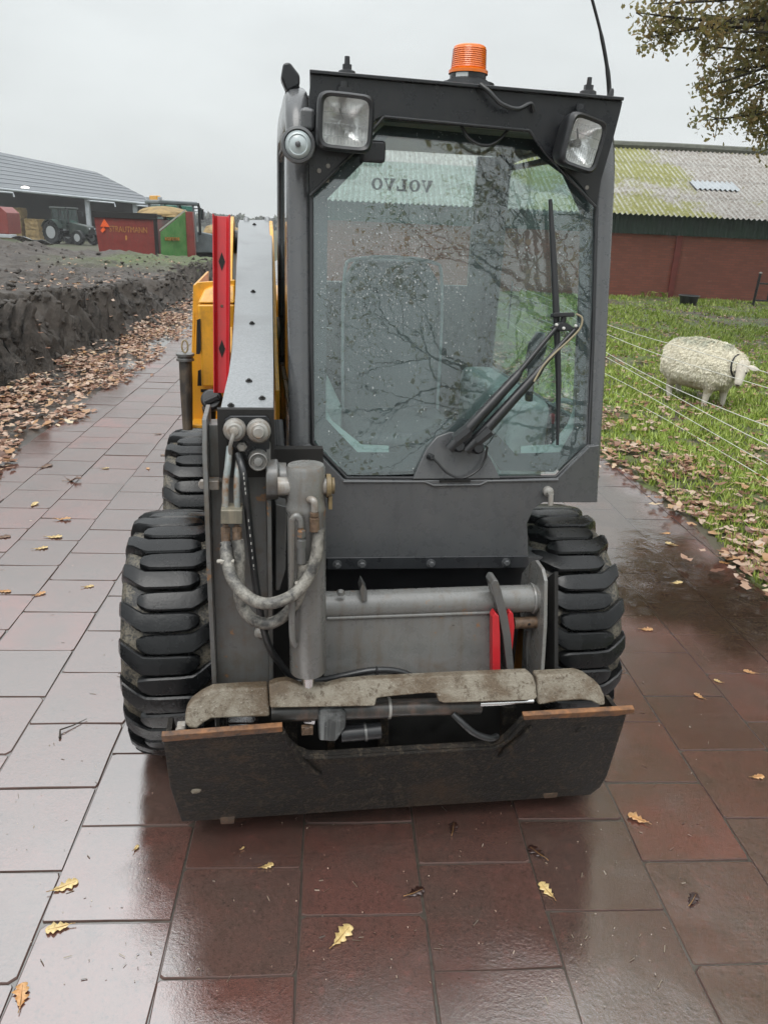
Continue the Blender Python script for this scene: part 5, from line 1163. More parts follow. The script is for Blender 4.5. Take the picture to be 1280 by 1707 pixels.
for x, y0, y1 in ((376, 874, 910), (395, 874, 905)):
    a, b = P(x, y0, -0.572), P(x + 0.5, y1, -0.585); d = (b - a); bm = NB(); lathe(bm, [(0.007, 0), (0.007, d.length * 0.12), (0.0115, d.length * 0.14), (0.0115, d.length * 0.42)], a, d, 6); lathe(bm, [(0.010, d.length * 0.42), (0.0105, d.length), (0.008, d.length * 1.02)], a, d, 16); part('hose_fitting', bm, 'rust', 0.0006)
bm = NB(); box(bm, P(377, 908, -0.588), (0.026, 0.026, 0.014)); part('hose_clip', bm, 'plastic', 0.003)
# hoses
hz = -0.60
part('hydraulic_hose', tube(NB(), smooth_path([P(377, 905, -0.588), P(378, 930, -0.61), P(386, 962, -0.64), P(402, 985, -0.66), P(425, 1002, -0.672), P(452, 1006, -0.675), P(485, 994, -0.675), P(508, 972, -0.67), P(524, 940, -0.662), P(530, 905, -0.655), P(531, 882, -0.65)], 6), 0.0135, 14), 'sleeve', smooth=60, label='upper mud-covered hydraulic hose loop')
part('hydraulic_hose', tube(NB(), smooth_path([P(396, 900, -0.59), P(399, 930, -0.60), P(398, 970, -0.605), P(402, 1005, -0.61), P(418, 1030, -0.62), P(445, 1040, -0.625), P(472, 1028, -0.63), P(495, 1000, -0.64), P(505, 960, -0.648), P(507, 938, -0.65)], 6), 0.0135, 14), 'sleeve', smooth=60, label='lower mud-covered hydraulic hose loop')
part('hydraulic_hose', tube(NB(), smooth_path([P(397, 757, -0.53), P(406, 790, -0.56), P(413, 850, -0.565), P(419, 910, -0.565), P(426, 970, -0.57), P(433, 1015, -0.575), P(441, 1055, -0.57), P(452, 1085, -0.56), P(470, 1110, -0.54), P(490, 1135, -0.52)], 6), 0.0085, 12), 'rubber_hose', smooth=60, label='thin black hose running down the arm')
mk = m_plain('white_hose_print', (0.5, 0.5, 0.47), 0.6)
bm = NB()
for k, y in enumerate((790, 797, 806, 815, 822, 868, 880, 893, 906, 918, 930, 943, 950)):
    t = (y - 757) / 258; c = P(406 + (y - 790) * 0.108, y, -0.5755); box(bm, c, (0.0022, 0.001, 0.006))
part('hose_print', bm, mk)
for (px, py) in ((378, 936), (508, 972)):
    bm = NB()
    for k in range(3): box(bm, P(px + 6 * k - 8, py - 1 + (k % 2) * 2, -0.665 if px > 400 else -0.62), (0.022, 0.012, 0.006), Matrix.Rotation(rnd.uniform(-0.4, 0.4), 3, 'Y'))
    part('sleeve_tie', bm, m_plain('pale_tie', (0.36, 0.34, 0.30), 0.6), 0.002)
bm = NB(); lathe(bm, [(0.016, 0), (0.016, 0.01), (0.006, 0.018)], P(435, 1053, -0.515), FR, 14); part('grease_cap', bm, 'steel')
# tilt cylinder
ct, cbm = P(511, 790, -0.60), P(514, 1118, -0.60)
top = Vector((ct.x - 0.001, -0.595, ct.z + 0.0)); bot = Vector((cbm.x - 0.001, -0.605, P(514, 1118, -0.605).z))
ax_ = (bot - top); Lc = ax_.length; an = ax_.normalized(); cr = 0.0425
bm = NB(); lathe(bm, [(cr * 0.97, 0.055), (cr, 0.07), (cr * 1.04, 0.075), (cr * 1.04, 0.081), (cr, 0.086), (cr * 1.0, Lc * 0.5), (cr * 1.0, Lc - 0.004), (cr * 0.95, Lc)], top, an, 40); cyl = part('tilt_cylinder', bm, 'grey_lite', smooth=40)
bm = NB(); lathe(bm, [(cr * 0.90, -0.019), (cr * 0.985, -0.012), (cr * 0.96, 0.045), (cr * 0.985, 0.07)], top, an, 36); part('cylinder_eye', bm, 'grey_lite', 0.0, parent=cyl, smooth=40)
bm = NB(); lathe(bm, [(0.020, -0.060), (0.020, 0.046), (0.017, 0.046)], top + Vector((0, -0.002, -0.028)), XX, 20); part('pivot_pin', bm, 'steel', parent=cyl)
c = P(545, 803, -0.60); bm = NB(); lathe(bm, [(0.026, -0.004), (0.026, 0.006), (0.018, 0.009), (0.018, 0.014)], Vector((top.x + 0.047, -0.597, top.z - 0.028)), XX, 22); box(bm, Vector((top.x + 0.052, -0.600, top.z - 0.062)), (0.008, 0.03, 0.03)); part('pin_collar', bm, m_plain('brass_dirt', (0.22, 0.16, 0.08), 0.5, var=0.4), 0.001, parent=cyl)
bm = NB(); lathe(bm, [(0.016, -0.03), (0.016, 0.075)], bot, an, 24); part('piston_rod', bm, 'chrome', parent=cyl)
# pipes on the cylinder
py_ = -0.655
part('cylinder_pipe', tube(NB(), smooth_path([P(491, 1076, -0.642), P(487, 1060, -0.652), P(486.5, 1000, py_), P(486.5, 880, py_), P(488, 866, py_), P(494, 860, py_), P(500, 866, py_), P(501.5, 878, py_)], 5), 0.0072, 12), 'grey_lite', smooth=60, parent=cyl)
for (x, y0, y1, m_) in ((502, 876, 938, 'grey_worn'), (524, 850, 885, 'rust')):
    a, b = P(x, y0, -0.652), P(x + 0.5, y1, -0.655); d = b - a; l = d.length; bm = NB()
    lathe(bm, [(0.0075, 0), (0.0075, l * 0.1), (0.0105, l * 0.12), (0.0105, l * 0.3), (0.008, l * 0.32), (0.008, l * 0.36), (0.0115, l * 0.38), (0.0115, l * 0.58)], a, d, 6); lathe(bm, [(0.0105, l * 0.58), (0.011, l), (0.009, l * 1.02)], a, d, 14); part('hose_fitting', bm, m_, 0.0006, parent=cyl)
bm = NB(); tube(bm, smooth_path([P(516, 833, -0.638), P(522, 834, -0.652), P(524.5, 842, -0.654), P(524.5, 852, -0.653)], 5), 0.0078, 12); part('port_elbow', bm, 'steel', parent=cyl, smooth=60)
# latch lever on the outside of the boom
lt_ = part('boom_latch', plate([PX(*q, -0.475) for q in ((341, 800), (346, 772), (350, 770), (354, 800), (352, 835), (347, 838))], (-0.006, 0, 0)), 'grey_worn', 0.002) if False else None
bm = NB(); q = P(353, 806, -0.50); box(bm, q, (0.034, 0.03, 0.022)); box(bm, P(346, 803, -0.46), (0.008, 0.05, 0.10)); lathe(bm, [(0.011, 0), (0.011, 0.016)], P(339, 805, -0.50), FR, 6); tube(bm, [P(339, 805, -0.50), P(368, 803, -0.47)], 0.009, 10); part('boom_latch', bm, 'steel', 0.002)

# ---- red boom prop (stowed U channel)
ub, ut = P(370, 655, 0.30), P(369.5, 359, 0.42)
wch = 0.0268; sec = [(-wch, -0.022), (-wch + 0.004, -0.022), (-wch + 0.006, -0.002), (-wch + 0.013, 0.006), (wch - 0.013, 0.006), (wch - 0.006, -0.002), (wch - 0.004, -0.022), (wch, -0.022), (wch, 0.012), (-wch, 0.012)]
dv = (ut - ub).normalized(); dn = XX.cross(dv).normalized()
bm = NB(); loft(bm, [[ub + XX * a * 0.94 - dn * b for a, b in sec], [ut + XX * a - dn * b for a, b in sec]]) if dn.y < 0 else loft(bm, [[ub + XX * a * 0.94 + dn * b for a, b in sec], [ut + XX * a + dn * b for a, b in sec]])
prop = part('boom_prop', bm, 'red', 0.0015)
fn = -dn if dn.y > 0 else dn
for py, s in ((432, 1), (577, 1), (505, 0)):
    t = (655 - py) / (655 - 359.0); c = ub.lerp(ut, t ** 1.02) + fn * -0.0045; bm = NB()
    if s: prism(bm, [c + dv * 0.028, c + XX * 0.010, c - dv * 0.028, c - XX * 0.010], -fn * 0.004); bmesh.ops.translate(bm, verts=bm.verts, vec=fn * 0.0012)
    else: lathe(bm, [(0.005, 0), (0.004, 0.003)], c - fn * 0.002, fn, 10)
    part('prop_slot' if s else 'prop_rivet', bm, 'dark' if s else 'rust', parent=prop)
# ---- yellow tower and rear body
part('tower_plate', prism(NB(), [Vector((-0.438, y, z)) for y, z in ((0.55, 0.95), (0.50, 1.15), (0.75, 1.40), (1.0, 1.555), (1.12, 1.585), (1.25, 1.56), (1.33, 1.45), (1.35, 0.95))], (0.014, 0, 0)), 'yellow', 0.003)
part('tower_plate', prism(NB(), [Vector((-0.287, y, z)) for y, z in ((0.20, 0.80), (0.22, 1.08), (0.45, 1.17), (0.62, 1.36), (1.0, 1.545), (1.12, 1.575), (1.25, 1.55), (1.33, 1.45), (1.35, 0.80))], (0.014, 0, 0)), 'yellow', 0.003)
bm = NB(); lathe(bm, [(0.045, 0), (0.045, 0.13)], Vector((-0.424, 1.12, 1.49)), XX, 24); part('boom_pivot', bm, 'black', 0.003)
bm = NB(); lathe(bm, [(0.040, 0), (0.040, 0.035), (0.02, 0.04)], Vector((-0.30, 0.6, 1.22)), XX, 20); part('boom_stop', bm, 'rust', 0.003)
bm = NB(); lathe(bm, [(0.07, 0), (0.07, 0.11)], Vector((-0.42, 0.52, 1.05)), XX, 24); part('lift_cylinder_eye', bm, 'dark', 0.004)
fy = 0.62
fpts = [P(323, 476, fy), P(329, 470, fy), P(392, 466, fy), P(392, 712, fy), P(318, 712, fy), P(318, 648, fy), P(322, 600, fy), P(326, 540, fy)]
fender = part('rear_fender', plate(fpts, (0, 0.014, 0)), 'yellow', 0.003)
bm = NB(); prism(bm, [P(322, 474, fy), P(318, 648, fy), P(317, 712, fy), P(317, 712, fy) + YY * 0.75, P(322, 474, fy) + YY * 0.75], (0.010, 0, 0)); part('fender_side', bm, 'yellow', 0.003, parent=fender)
bm = NB(); prism(bm, [P(329, 506, fy - 0.045), P(340, 482, fy - 0.02), P(360, 474, fy - 0.005), P(392, 474, fy - 0.005), P(392, 506, fy - 0.045), ], (0, 0.04, 0)); prism(bm, [P(329, 507, fy - 0.045), P(392, 507, fy - 0.045), P(392, 645, fy - 0.045), P(336, 645, fy - 0.045), P(334, 580, fy - 0.045)], (0, 0.04, 0)); part('fender_box', bm, 'yellow', 0.008, parent=fender, seg=3)
bm = NB(); prism(bm, [P(328, 533, fy - 0.05), P(334, 531, fy - 0.05), P(335, 583, fy - 0.05), P(333, 590, fy - 0.05), P(327, 590, fy - 0.05)], (0, 0.006, 0)); prism(bm, [P(330, 618, fy - 0.05), P(335, 616, fy - 0.05), P(336, 643, fy - 0.05), P(329, 643, fy - 0.05)], (0, 0.006, 0)); part('fender_opening', bm, 'dark', parent=fender)
bm = NB(); prism(bm, [P(319, 708, fy - 0.09), P(392, 708, fy - 0.09), P(392, 714, fy - 0.09), P(319, 714, fy - 0.09)], (0, 0.10, 0)); part('fender_tray', bm, 'yellow', 0.003, parent=fender)
bm = NB(); box(bm, P(340, 651, fy - 0.005), (0.022, 0.008, 0.010)); part('fender_slot', bm, 'dark', parent=fender)
c = P(356, 670, 0.42); bm = NB(); lathe(bm, [(0.032, 0), (0.036, 0.012), (0.036, 0.04), (0.030, 0.046)], c, Vector((-0.1, -0.9, 0.45)), 24); box(bm, c + Vector((-0.002, -0.045, 0.018)), (0.05, 0.022, 0.016), Matrix.Rotation(R_(-25), 3, 'Y')); part('fuel_cap', bm, 'plastic', 0.003)
bm = NB(); lathe(bm, [(0.02, 0), (0.024, 0.05)], P(350, 700, 0.48), Vector((0, -0.3, 1)), 16); part('filler_neck', bm, 'plastic')
# pin with ring beside the fender
pt_, pb_ = P(309, 596, 0.52), P(313, 716, 0.50)
bm = NB(); lathe(bm, [(0.017, 0), (0.021, (pt_ - pb_).length * 0.5), (0.022, (pt_ - pb_).length)], pb_, pt_ - pb_, 18); pin = part('tie_down_pin', bm, m_paint('rusty_black_pin', (0.035, 0.03, 0.026), 0.5, dirt=(0.12, 0.09, 0.06), amount=0.9), smooth=50)
bm = NB(); lathe(bm, [(0.030, 0), (0.030, 0.008), (0.026, 0.009), (0.026, 0.016), (0.031, 0.017), (0.031, 0.025)], pt_ - EZ * 0.01, EZ, 24); part('pin_flange', bm, 'grey_worn', 0.001, parent=pin)
rc = pt_ + EZ * 0.038; bm = NB(); tube(bm, [rc + Vector((0.010 * math.cos(a), 0.006 * math.sin(a), 0.02 * math.sin(a))) for a in [k * 6.283 / 14 for k in range(15)]], 0.003, 8); part('pin_ring', bm, m_plain('brass_ring', (0.30, 0.23, 0.12), 0.4, var=0.3), parent=pin)

# ---- cross tube, front plate and side plate at the machine's front
ty = -0.47
a, b = P(548, 1004, ty), P(893, 999, ty); zc = (a.z + b.z) / 2 - 0.003
bm = NB(); lathe(bm, [(0.036, 0), (0.036, b.x - a.x + 0.07)], Vector((a.x - 0.06, ty, zc)), XX, 32); xt = part('cross_tube', bm, 'grey_lite', smooth=40)
bm = NB(); lathe(bm, [(0.0395, 0), (0.041, 0.004), (0.0395, 0.008)], Vector((b.x - 0.016, ty, zc)), XX, 32); part('weld_ring', bm, 'grey_lite', parent=xt)
bm = NB(); prism(bm, [P(540, 1030, ty - 0.03), P(822, 1020, ty - 0.03), P(826, 1150, ty - 0.05), P(540, 1150, ty - 0.05)], (0, 0.014, 0)); fpl = part('front_plate', bm, 'grey_lite', 0.002)
bm = NB(); tube(bm, [P(545, 1031, ty - 0.031), P(822, 1021, ty - 0.031)], 0.0055, 8); part('weld_bead', bm, 'grey_lite', parent=fpl, smooth=60)
bm = NB(); lathe(bm, [(0.0052, 0), (0.0045, 0.0016)], P(755, 1044, ty - 0.0315), FR, 14); part('hole', bm, 'dark', parent=fpl)
bm = NB(); prism(bm, [P(600, 985, ty - 0.04), P(604, 972, ty - 0.04), P(612, 985, ty - 0.04), P(612, 1003, ty - 0.042), P(604, 1003, ty - 0.042)], (0, 0.045, 0)); part('tube_lug', bm, 'grey_worn', 0.001, parent=xt)
bm = NB(); lathe(bm, [(0.011, 0), (0.006, 0.006)], P(568, 988, ty - 0.03), Vector((0, -0.5, 1)), 10); part('tube_plug', bm, 'grey_worn', parent=xt)
sp_pts = [PX(*q, 0.366) for q in ((862, 1005), (870, 955), (884, 936), (892, 934), (902, 948), (907, 968), (906, 1040), (901, 1125), (885, 1160), (868, 1140), (872, 1050))]
part('side_plate', prism(NB(), sp_pts, (0.010, 0, 0)), 'grey_lite', 0.0015, seg=1)
bm = NB(); prism(bm, [PX(*q, 0.366) + Vector((0.05, 0.05, 0)) for q in ((862, 1005), (905, 968), (905, 1140), (862, 1140))], (0.01, 0, 0)); part('inner_plate', bm, 'dark')
# link plates and red lock levers
bm = NB(); lk = [P(*q, ty - 0.065) for q in ((818, 975), (823, 967), (830, 968), (836, 985), (846, 1025), (852, 1060), (858, 1125), (846, 1125), (838, 1060), (830, 1020))]; prism(bm, lk, (0, 0.05, 0)); lk_ = part('link_plate', bm, 'grey_worn', 0.003)
bm = NB(); prism(bm, [P(*q, ty - 0.07) for q in ((821, 1030), (826, 1022), (832, 1028), (834, 1060), (834.5, 1126), (821, 1126))], (0, 0.03, 0)); part('lock_lever', bm, 'red', 0.003)
bm = NB(); prism(bm, [P(*q, ty - 0.05) for q in ((846, 1026), (850, 1019), (856, 1024), (858, 1045), (855, 1080), (850, 1105), (846, 1095))], (0, 0.03, 0)); part('lock_lever', bm, 'red', 0.003)
bm = NB(); tube(bm, [P(856, 1039, ty - 0.02), P(893, 1037, ty - 0.02)], 0.0155, 18); part('lever_pin', bm, 'rust', smooth=50)
bm = NB(); lathe(bm, [(0.004, 0), (0.003, 0.0012)], P(882, 1041, ty - 0.0362), FR, 10); part('pin_hole', bm, 'dark')
bm = NB(); tube(bm, [P(882, 1050, ty), P(879, 1085, ty + 0.01), P(882, 1120, ty)], 0.008, 8); part('shackle', bm, 'grey_worn', smooth=60)
# black hose in front of the plate
bm = NB(); tube(bm, smooth_path([P(470, 1138, -0.53), P(530, 1135, -0.535), P(575, 1126, -0.54), P(620, 1118, -0.545), P(660, 1119, -0.545), P(690, 1130, -0.54), P(715, 1150, -0.53)], 6), 0.0085, 12); part('hydraulic_hose', bm, 'rubber_hose', smooth=60, label='black hose lying behind the quick hitch')
bm = NB(); box(bm, P(645, 1127, -0.555), (0.035, 0.006, 0.006)); box(bm, P(628, 1121, -0.553), (0.005, 0.02, 0.022)); part('hose_clip', bm, 'plastic', 0.001)

# ---- quick hitch
def hitch(pts, y0, dy, top_back): 
    """folded shell: front outline, leaning back towards its top"""
    zs = [P(*q, y0).z for q in pts]; z0, z1 = min(zs), max(zs)
    A = []
    for q in pts:
        p = P(*q, y0); k = (p.z - z0) / (z1 - z0); A.append(P(q[0], q[1], y0 + top_back * k))
    return prism(NB(), A, (0, dy, -0.005))
part('hitch_cover', hitch([(448, 1142), (462, 1137), (478, 1135), (490, 1139), (503, 1144), (545, 1144), (572, 1137), (620, 1133), (760, 1126), (880, 1121), (888, 1126), (893, 1140), (896, 1163), (890, 1168), (740, 1173), (731, 1170), (728, 1157), (715, 1156), (650, 1162), (628, 1165), (625, 1178), (450, 1181)], -0.655, 0.028, 0.045), 'caked', 0.004)
part('hitch_end', hitch([(309, 1186), (318, 1172), (334, 1160), (354, 1150), (400, 1147), (447, 1145), (450, 1196), (400, 1197), (352, 1199), (340, 1206), (328, 1216), (314, 1215), (308, 1206)], -0.640, 0.035, 0.05), 'caked', 0.006, seg=3)
part('hitch_end', hitch([(894, 1126), (930, 1124), (963, 1122), (978, 1127), (1000, 1143), (1008, 1160), (1010, 1176), (1002, 1178), (985, 1170), (968, 1168), (930, 1171), (897, 1177)], -0.640, 0.035, 0.05), 'caked', 0.006, seg=3)
bm = NB(); a, b = P(452, 1187, -0.60), P(800, 1176, -0.60); tube(bm, [a, a.lerp(b, 0.55)], 0.0245, 20); tube(bm, [a.lerp(b, 0.551), b], 0.0215, 20); hc = part('lock_cylinder', bm, m_paint('grimy_cylinder', (0.035, 0.033, 0.03), 0.4, dirt=(0.12, 0.08, 0.06), amount=0.9), smooth=50)
bm = NB(); tube(bm, [a.lerp(b, 0.545), a.lerp(b, 0.558)], 0.0265, 20); part('cylinder_ring', bm, 'steel', parent=hc, smooth=50)
bm = NB(); tube(bm, [P(800, 1173, -0.62), P(888, 1169, -0.62)], 0.008, 14); part('lock_rod', bm, 'chrome', parent=hc, smooth=50)
bm = NB(); prism(bm, [P(530, 1190, -0.63), P(536, 1183, -0.63), P(570, 1182, -0.63), P(578, 1190, -0.63), P(576, 1214, -0.63), P(560, 1238, -0.63), P(532, 1236, -0.63)], (0, 0.05, 0)); vb = part('valve_block', bm, m_paint('chipped_valve', (0.05, 0.055, 0.055), 0.4, dirt=(0.3, 0.32, 0.32), amount=0.8, chips=0.5, chip_col=(0.35, 0.36, 0.36)), 0.006, seg=3)
bm = NB(); tube(bm, [P(568, 1224, -0.605), P(634, 1218, -0.605)], 0.021, 18); part('valve_body', bm, 'plastic', parent=vb, smooth=50)
bm = NB(); tube(bm, [P(607, 1221, -0.605), P(611, 1220.5, -0.605)], 0.0225, 18); part('valve_ring', bm, 'grey_worn', parent=vb, smooth=50)
bm = NB(); prism(bm, [P(495, 1196, -0.60), P(527, 1194, -0.60), P(524, 1208, -0.60), P(508, 1206, -0.60)], (0, 0.02, 0)); part('bracket', bm, 'chrome')
bm = NB(); box(bm, P(512, 1217, -0.625), (0.028, 0.012, 0.024)); lathe(bm, [(0.008, 0), (0.008, 0.004)], P(512, 1217, -0.632), FR, 12); part('bracket_ear', bm, 'rust', 0.004)
bm = NB(); tube(bm, smooth_path([P(755, 1190, -0.62), P(770, 1205, -0.635), P(790, 1222, -0.64), P(815, 1231, -0.635), P(828, 1228, -0.62)], 5), 0.0085, 12); part('hydraulic_hose', bm, 'rubber_hose', smooth=60, label='short black hose dipping into the hitch opening')
# frame behind the opening
for x0, x1 in ((476, 496), (546, 558), (632, 648), (838, 862)):
    bm = NB(); prism(bm, [P(x0, 1180, -0.565), P(x1, 1180, -0.565), P(x1, 1262, -0.55), P(x0, 1262, -0.55)], (0, 0.03, 0)); part('hitch_rib', bm, 'mudsteel', 0.003)
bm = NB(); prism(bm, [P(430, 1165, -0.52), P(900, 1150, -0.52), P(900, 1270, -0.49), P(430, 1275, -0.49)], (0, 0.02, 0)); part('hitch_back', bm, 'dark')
# blade
BP0 = Vector((0, -0.645, 0.40)); BNn = Vector((0, -1, -0.36)).normalized()
def BL(px, py, off=0.0): return PN(px, py, BP0 + BNn * off, BNn)
bl = [(272, 1234), (300, 1231), (470, 1218), (476, 1226), (484, 1240), (497, 1252), (515, 1259), (535, 1260), (680, 1251), (820, 1243), (834, 1238), (848, 1226), (868, 1204), (876, 1199), (1045, 1191), (1032, 1232), (1012, 1294), (1001, 1313), (985, 1325), (860, 1335), (620, 1350), (430, 1363), (303, 1371), (296, 1352), (283, 1312)]
blade = part('hitch_blade', plate([BL(*q) for q in bl], -BNn * 0.016), 'mudsteel', 0.003)
bm = NB(); q = [BL(269, 1228, 0.006), BL(471, 1212, 0.006), BL(471, 1221, 0.006), BL(270, 1238, 0.006)]; prism(bm, q, -BNn * 0.014); part('blade_top_edge', bm, 'rust_edge', 0.002, parent=blade, label='orange rusty top edge')
bm = NB(); q = [BL(872, 1194, 0.006), BL(1058, 1183, 0.006), BL(1058, 1189, 0.006), BL(1030, 1194, 0.006), BL(873, 1201, 0.006)]; prism(bm, q, -BNn * 0.014); part('blade_top_edge', bm, 'rust_edge', 0.002, parent=blade, label='orange rusty top edge')
bm = NB(); tube(bm, [BL(*q, 0.002) for q in ((472, 1222), (480, 1240), (496, 1256), (516, 1263), (535, 1264), (680, 1255), (822, 1247), (838, 1241), (852, 1228), (872, 1206))], 0.0055, 8); part('opening_lip', bm, 'mudsteel', parent=blade, smooth=60)
bm = NB(); tube(bm, [BL(*q, 0.004) for q in ((486, 1242), (500, 1266), (520, 1284), (535, 1292))], [0.006, 0.01, 0.008, 0.004], 8); part('weld_rib', bm, 'mudsteel', parent=blade, smooth=60); bm = NB(); tube(bm, [BL(*q, 0.004) for q in ((885, 1212), (868, 1232), (845, 1250), (832, 1262))], [0.005, 0.011, 0.012, 0.004], 8); part('weld_rib', bm, 'mudsteel', parent=blade, smooth=60)
bm = NB(); lathe(bm, [(0.016, 0), (0.014, 0.004), (0.006, 0.006)], BL(968, 1217, 0), BNn, 16); part('blade_bolt', bm, 'mudsteel', parent=blade)
bm = NB(); prism(bm, [BL(366, 1364, 0.001), BL(392, 1362, 0.001), BL(390, 1374, 0.001), BL(368, 1375, 0.001)], -BNn * 0.012); part('blade_foot', bm, 'rust', 0.002, parent=blade); bm = NB(); prism(bm, [BL(905, 1324, 0.001), BL(930, 1322, 0.001), BL(928, 1330, 0.001), BL(907, 1332, 0.001)], -BNn * 0.012); part('blade_foot', bm, 'rust', 0.002, parent=blade)
bm = NB(); q0, q1 = BL(303, 1369, -0.016), BL(985, 1325, -0.016); prism(bm, [q0, q1, q1 + Vector((0, 0.16, 0.02)), q0 + Vector((0, 0.16, 0.02))], (0, 0, 0.012)); part('hitch_floor', bm, 'mudsteel')
for (qa, qb) in (((286, 1310), (273, 1240)), ((1008, 1298), (1042, 1196))):
    a, b = BL(*qa, -0.016), BL(*qb, -0.016); bm = NB(); prism(bm, [a, b, b + Vector((0, 0.10, 0)), a + Vector((0, 0.14, 0.0))], (0.012 if qa[0] < 600 else -0.012, 0, 0)); part('hitch_side', bm, 'mudsteel')
bm = NB(); lathe(bm, [(0.012, 0), (0.011, 0.012)], P(301, 1216, -0.63), FR, 12); box(bm, P(303, 1213, -0.62), (0.02, 0.02, 0.024)); part('hitch_stop', bm, 'steel', 0.003)
bm = NB(); heap(bm, (0, 0, 0), 0.014, 0.008, 0.008, 8); ml = part('mud_lump', bm, 'caked', smooth=60); ml.location = BL(327, 1318, 0.0); ml.rotation_euler = (R_(80), 0, 0.2)
# hydraulics visible through the boom web: hose guide to the boom
for k in range(3):
    bm = NB(); tube(bm, [P(456 + 4 * k, 700, -0.30), P(460 + 4 * k, 760, -0.33), P(466 + 3 * k, 840, -0.34)], 0.012, 10); part('hydraulic_hose', bm, 'rubber_hose', smooth=60)

# ================================================================== SHEEP
def m_wool():
    t = NT('sheep_wool'); c = t.co(); n = t.noise(c, 9, 6, 0.7, 0.4); f = t.noise(c, 60, 4, 0.7)
    cc = t.mix(t.rng(n, 0.35, 0.65), (0.72, 0.67, 0.52), (0.85, 0.81, 0.67)); cc = t.mix(t.rng(f, 0.55, 0.7, 0, 0.4), cc, (0.42, 0.36, 0.24))
    s = t.n('ShaderNodeSeparateXYZ'); t.l(c, s.inputs[0])
    low = t.rng(t.math('ADD', s.outputs[2], t.math('MULTIPLY', n, 0.22)), 0.33, 0.50, 0.75, 0.0); cc = t.mix(low, cc, (0.25, 0.19, 0.12))   # soiled belly
    gr = t.math('MULTIPLY', t.rng(s.outputs[2], 0.74, 0.80), t.rng(t.math('ADD', n, t.math('MULTIPLY', f, 0.4)), 0.62, 0.74)); cc = t.mix(t.math('MULTIPLY', gr, 0.6), cc, (0.20, 0.24, 0.17))     # faded green raddle on the back
    t.bsdf(cc, 0.9, 0, t.bump(t.mix(0.5, n, f), 0.5, 0.02)); return t.m
MT['wool'] = m_wool()
MT['sheepskin'] = m_plain('white_sheep_face', (0.62, 0.57, 0.49), 0.8, var=0.14, scale=14, bumpy=0.2)
MT['hoof'] = m_plain('dark_nose', (0.03, 0.024, 0.022), 0.5)
shp = G(1158, 672, 0.03)
sheep = thing('sheep', 'shaggy cream sheep with green mark on its back behind the wires', 'sheep', (shp.x, shp.y, -0.02), R_(-55)); sheep.scale = (0.83, 0.83, 0.83)
# local +x = nose direction, one continuous skinned body
bm = NB()
def ell(x, ry, rz, zc, n=24): return [(x, ry * math.cos(6.283 * k / n), zc + rz * math.sin(6.283 * k / n)) for k in range(n)]
loft(bm, [ell(*q) for q in ((-0.49, 0.05, 0.06, 0.56), (-0.46, 0.15, 0.17, 0.55), (-0.38, 0.235, 0.255, 0.54), (-0.18, 0.285, 0.295, 0.535), (0.08, 0.285, 0.30, 0.53), (0.26, 0.25, 0.28, 0.535), (0.38, 0.19, 0.22, 0.55), (0.46, 0.12, 0.14, 0.57), (0.50, 0.05, 0.06, 0.57))])
tube(bm, [(0.26, 0, 0.58), (0.42, 0, 0.60), (0.53, -0.03, 0.585)], [0.20, 0.145, 0.095], 16)
for q in ([(0.27, 0.12, 0.38), (0.27, 0.125, 0.2), (0.285, 0.125, 0.06), (0.30, 0.125, 0.0)], [(0.24, -0.12, 0.38), (0.21, -0.125, 0.2), (0.19, -0.125, 0.06), (0.21, -0.125, 0.0)], [(-0.28, 0.13, 0.4), (-0.36, 0.13, 0.22), (-0.33, 0.13, 0.06), (-0.31, 0.13, 0.0)], [(-0.24, -0.13, 0.4), (-0.31, -0.13, 0.22), (-0.27, -0.13, 0.06), (-0.25, -0.13, 0.0)]):
    tube(bm, q, [0.085, 0.042, 0.032, 0.040], 12)
tube(bm, [(-0.47, 0.01, 0.52), (-0.53, 0.01, 0.46), (-0.53, 0.01, 0.36)], [0.05, 0.045, 0.03], 10)
_t = bpy.data.meshes.new('tmp'); bm.to_mesh(_t); bm.free(); _o = bpy.data.objects.new('tmp', _t); col.objects.link(_o)
_m = _o.modifiers.new('r', 'REMESH'); _m.mode = 'VOXEL'; _m.voxel_size = 0.016; _m = _o.modifiers.new('s', 'SMOOTH'); _m.iterations = 8; _m.factor = 0.5
bme = bpy.data.meshes.new_from_object(_o.evaluated_get(bpy.context.evaluated_depsgraph_get())); bpy.data.objects.remove(_o); bme.name = 'body'
bme.materials.clear(); bme.materials.append(MT['wool'])
bme.materials.append(MT['sheepskin']); pn_ = []
for v in bme.vertices:
    c = Vector(v.co)
    if c.z > 0.30 and c.x < 0.62:
        w = min(1, (c.z - 0.30) / 0.08); n_ = Vector(v.normal)
        v.co = c + n_ * w * (0.018 * fbm(c.x * 6, c.y * 6, c.z * 6, 3) + 0.014 * abs(fbm(c.x * 17, c.y * 17, c.z * 17, 3)))
for p in bme.polygons:
    p.use_smooth = True
    if p.center.z < 0.24: p.material_index = 1
body = obj('body', bme, None, sheep, smooth=180)
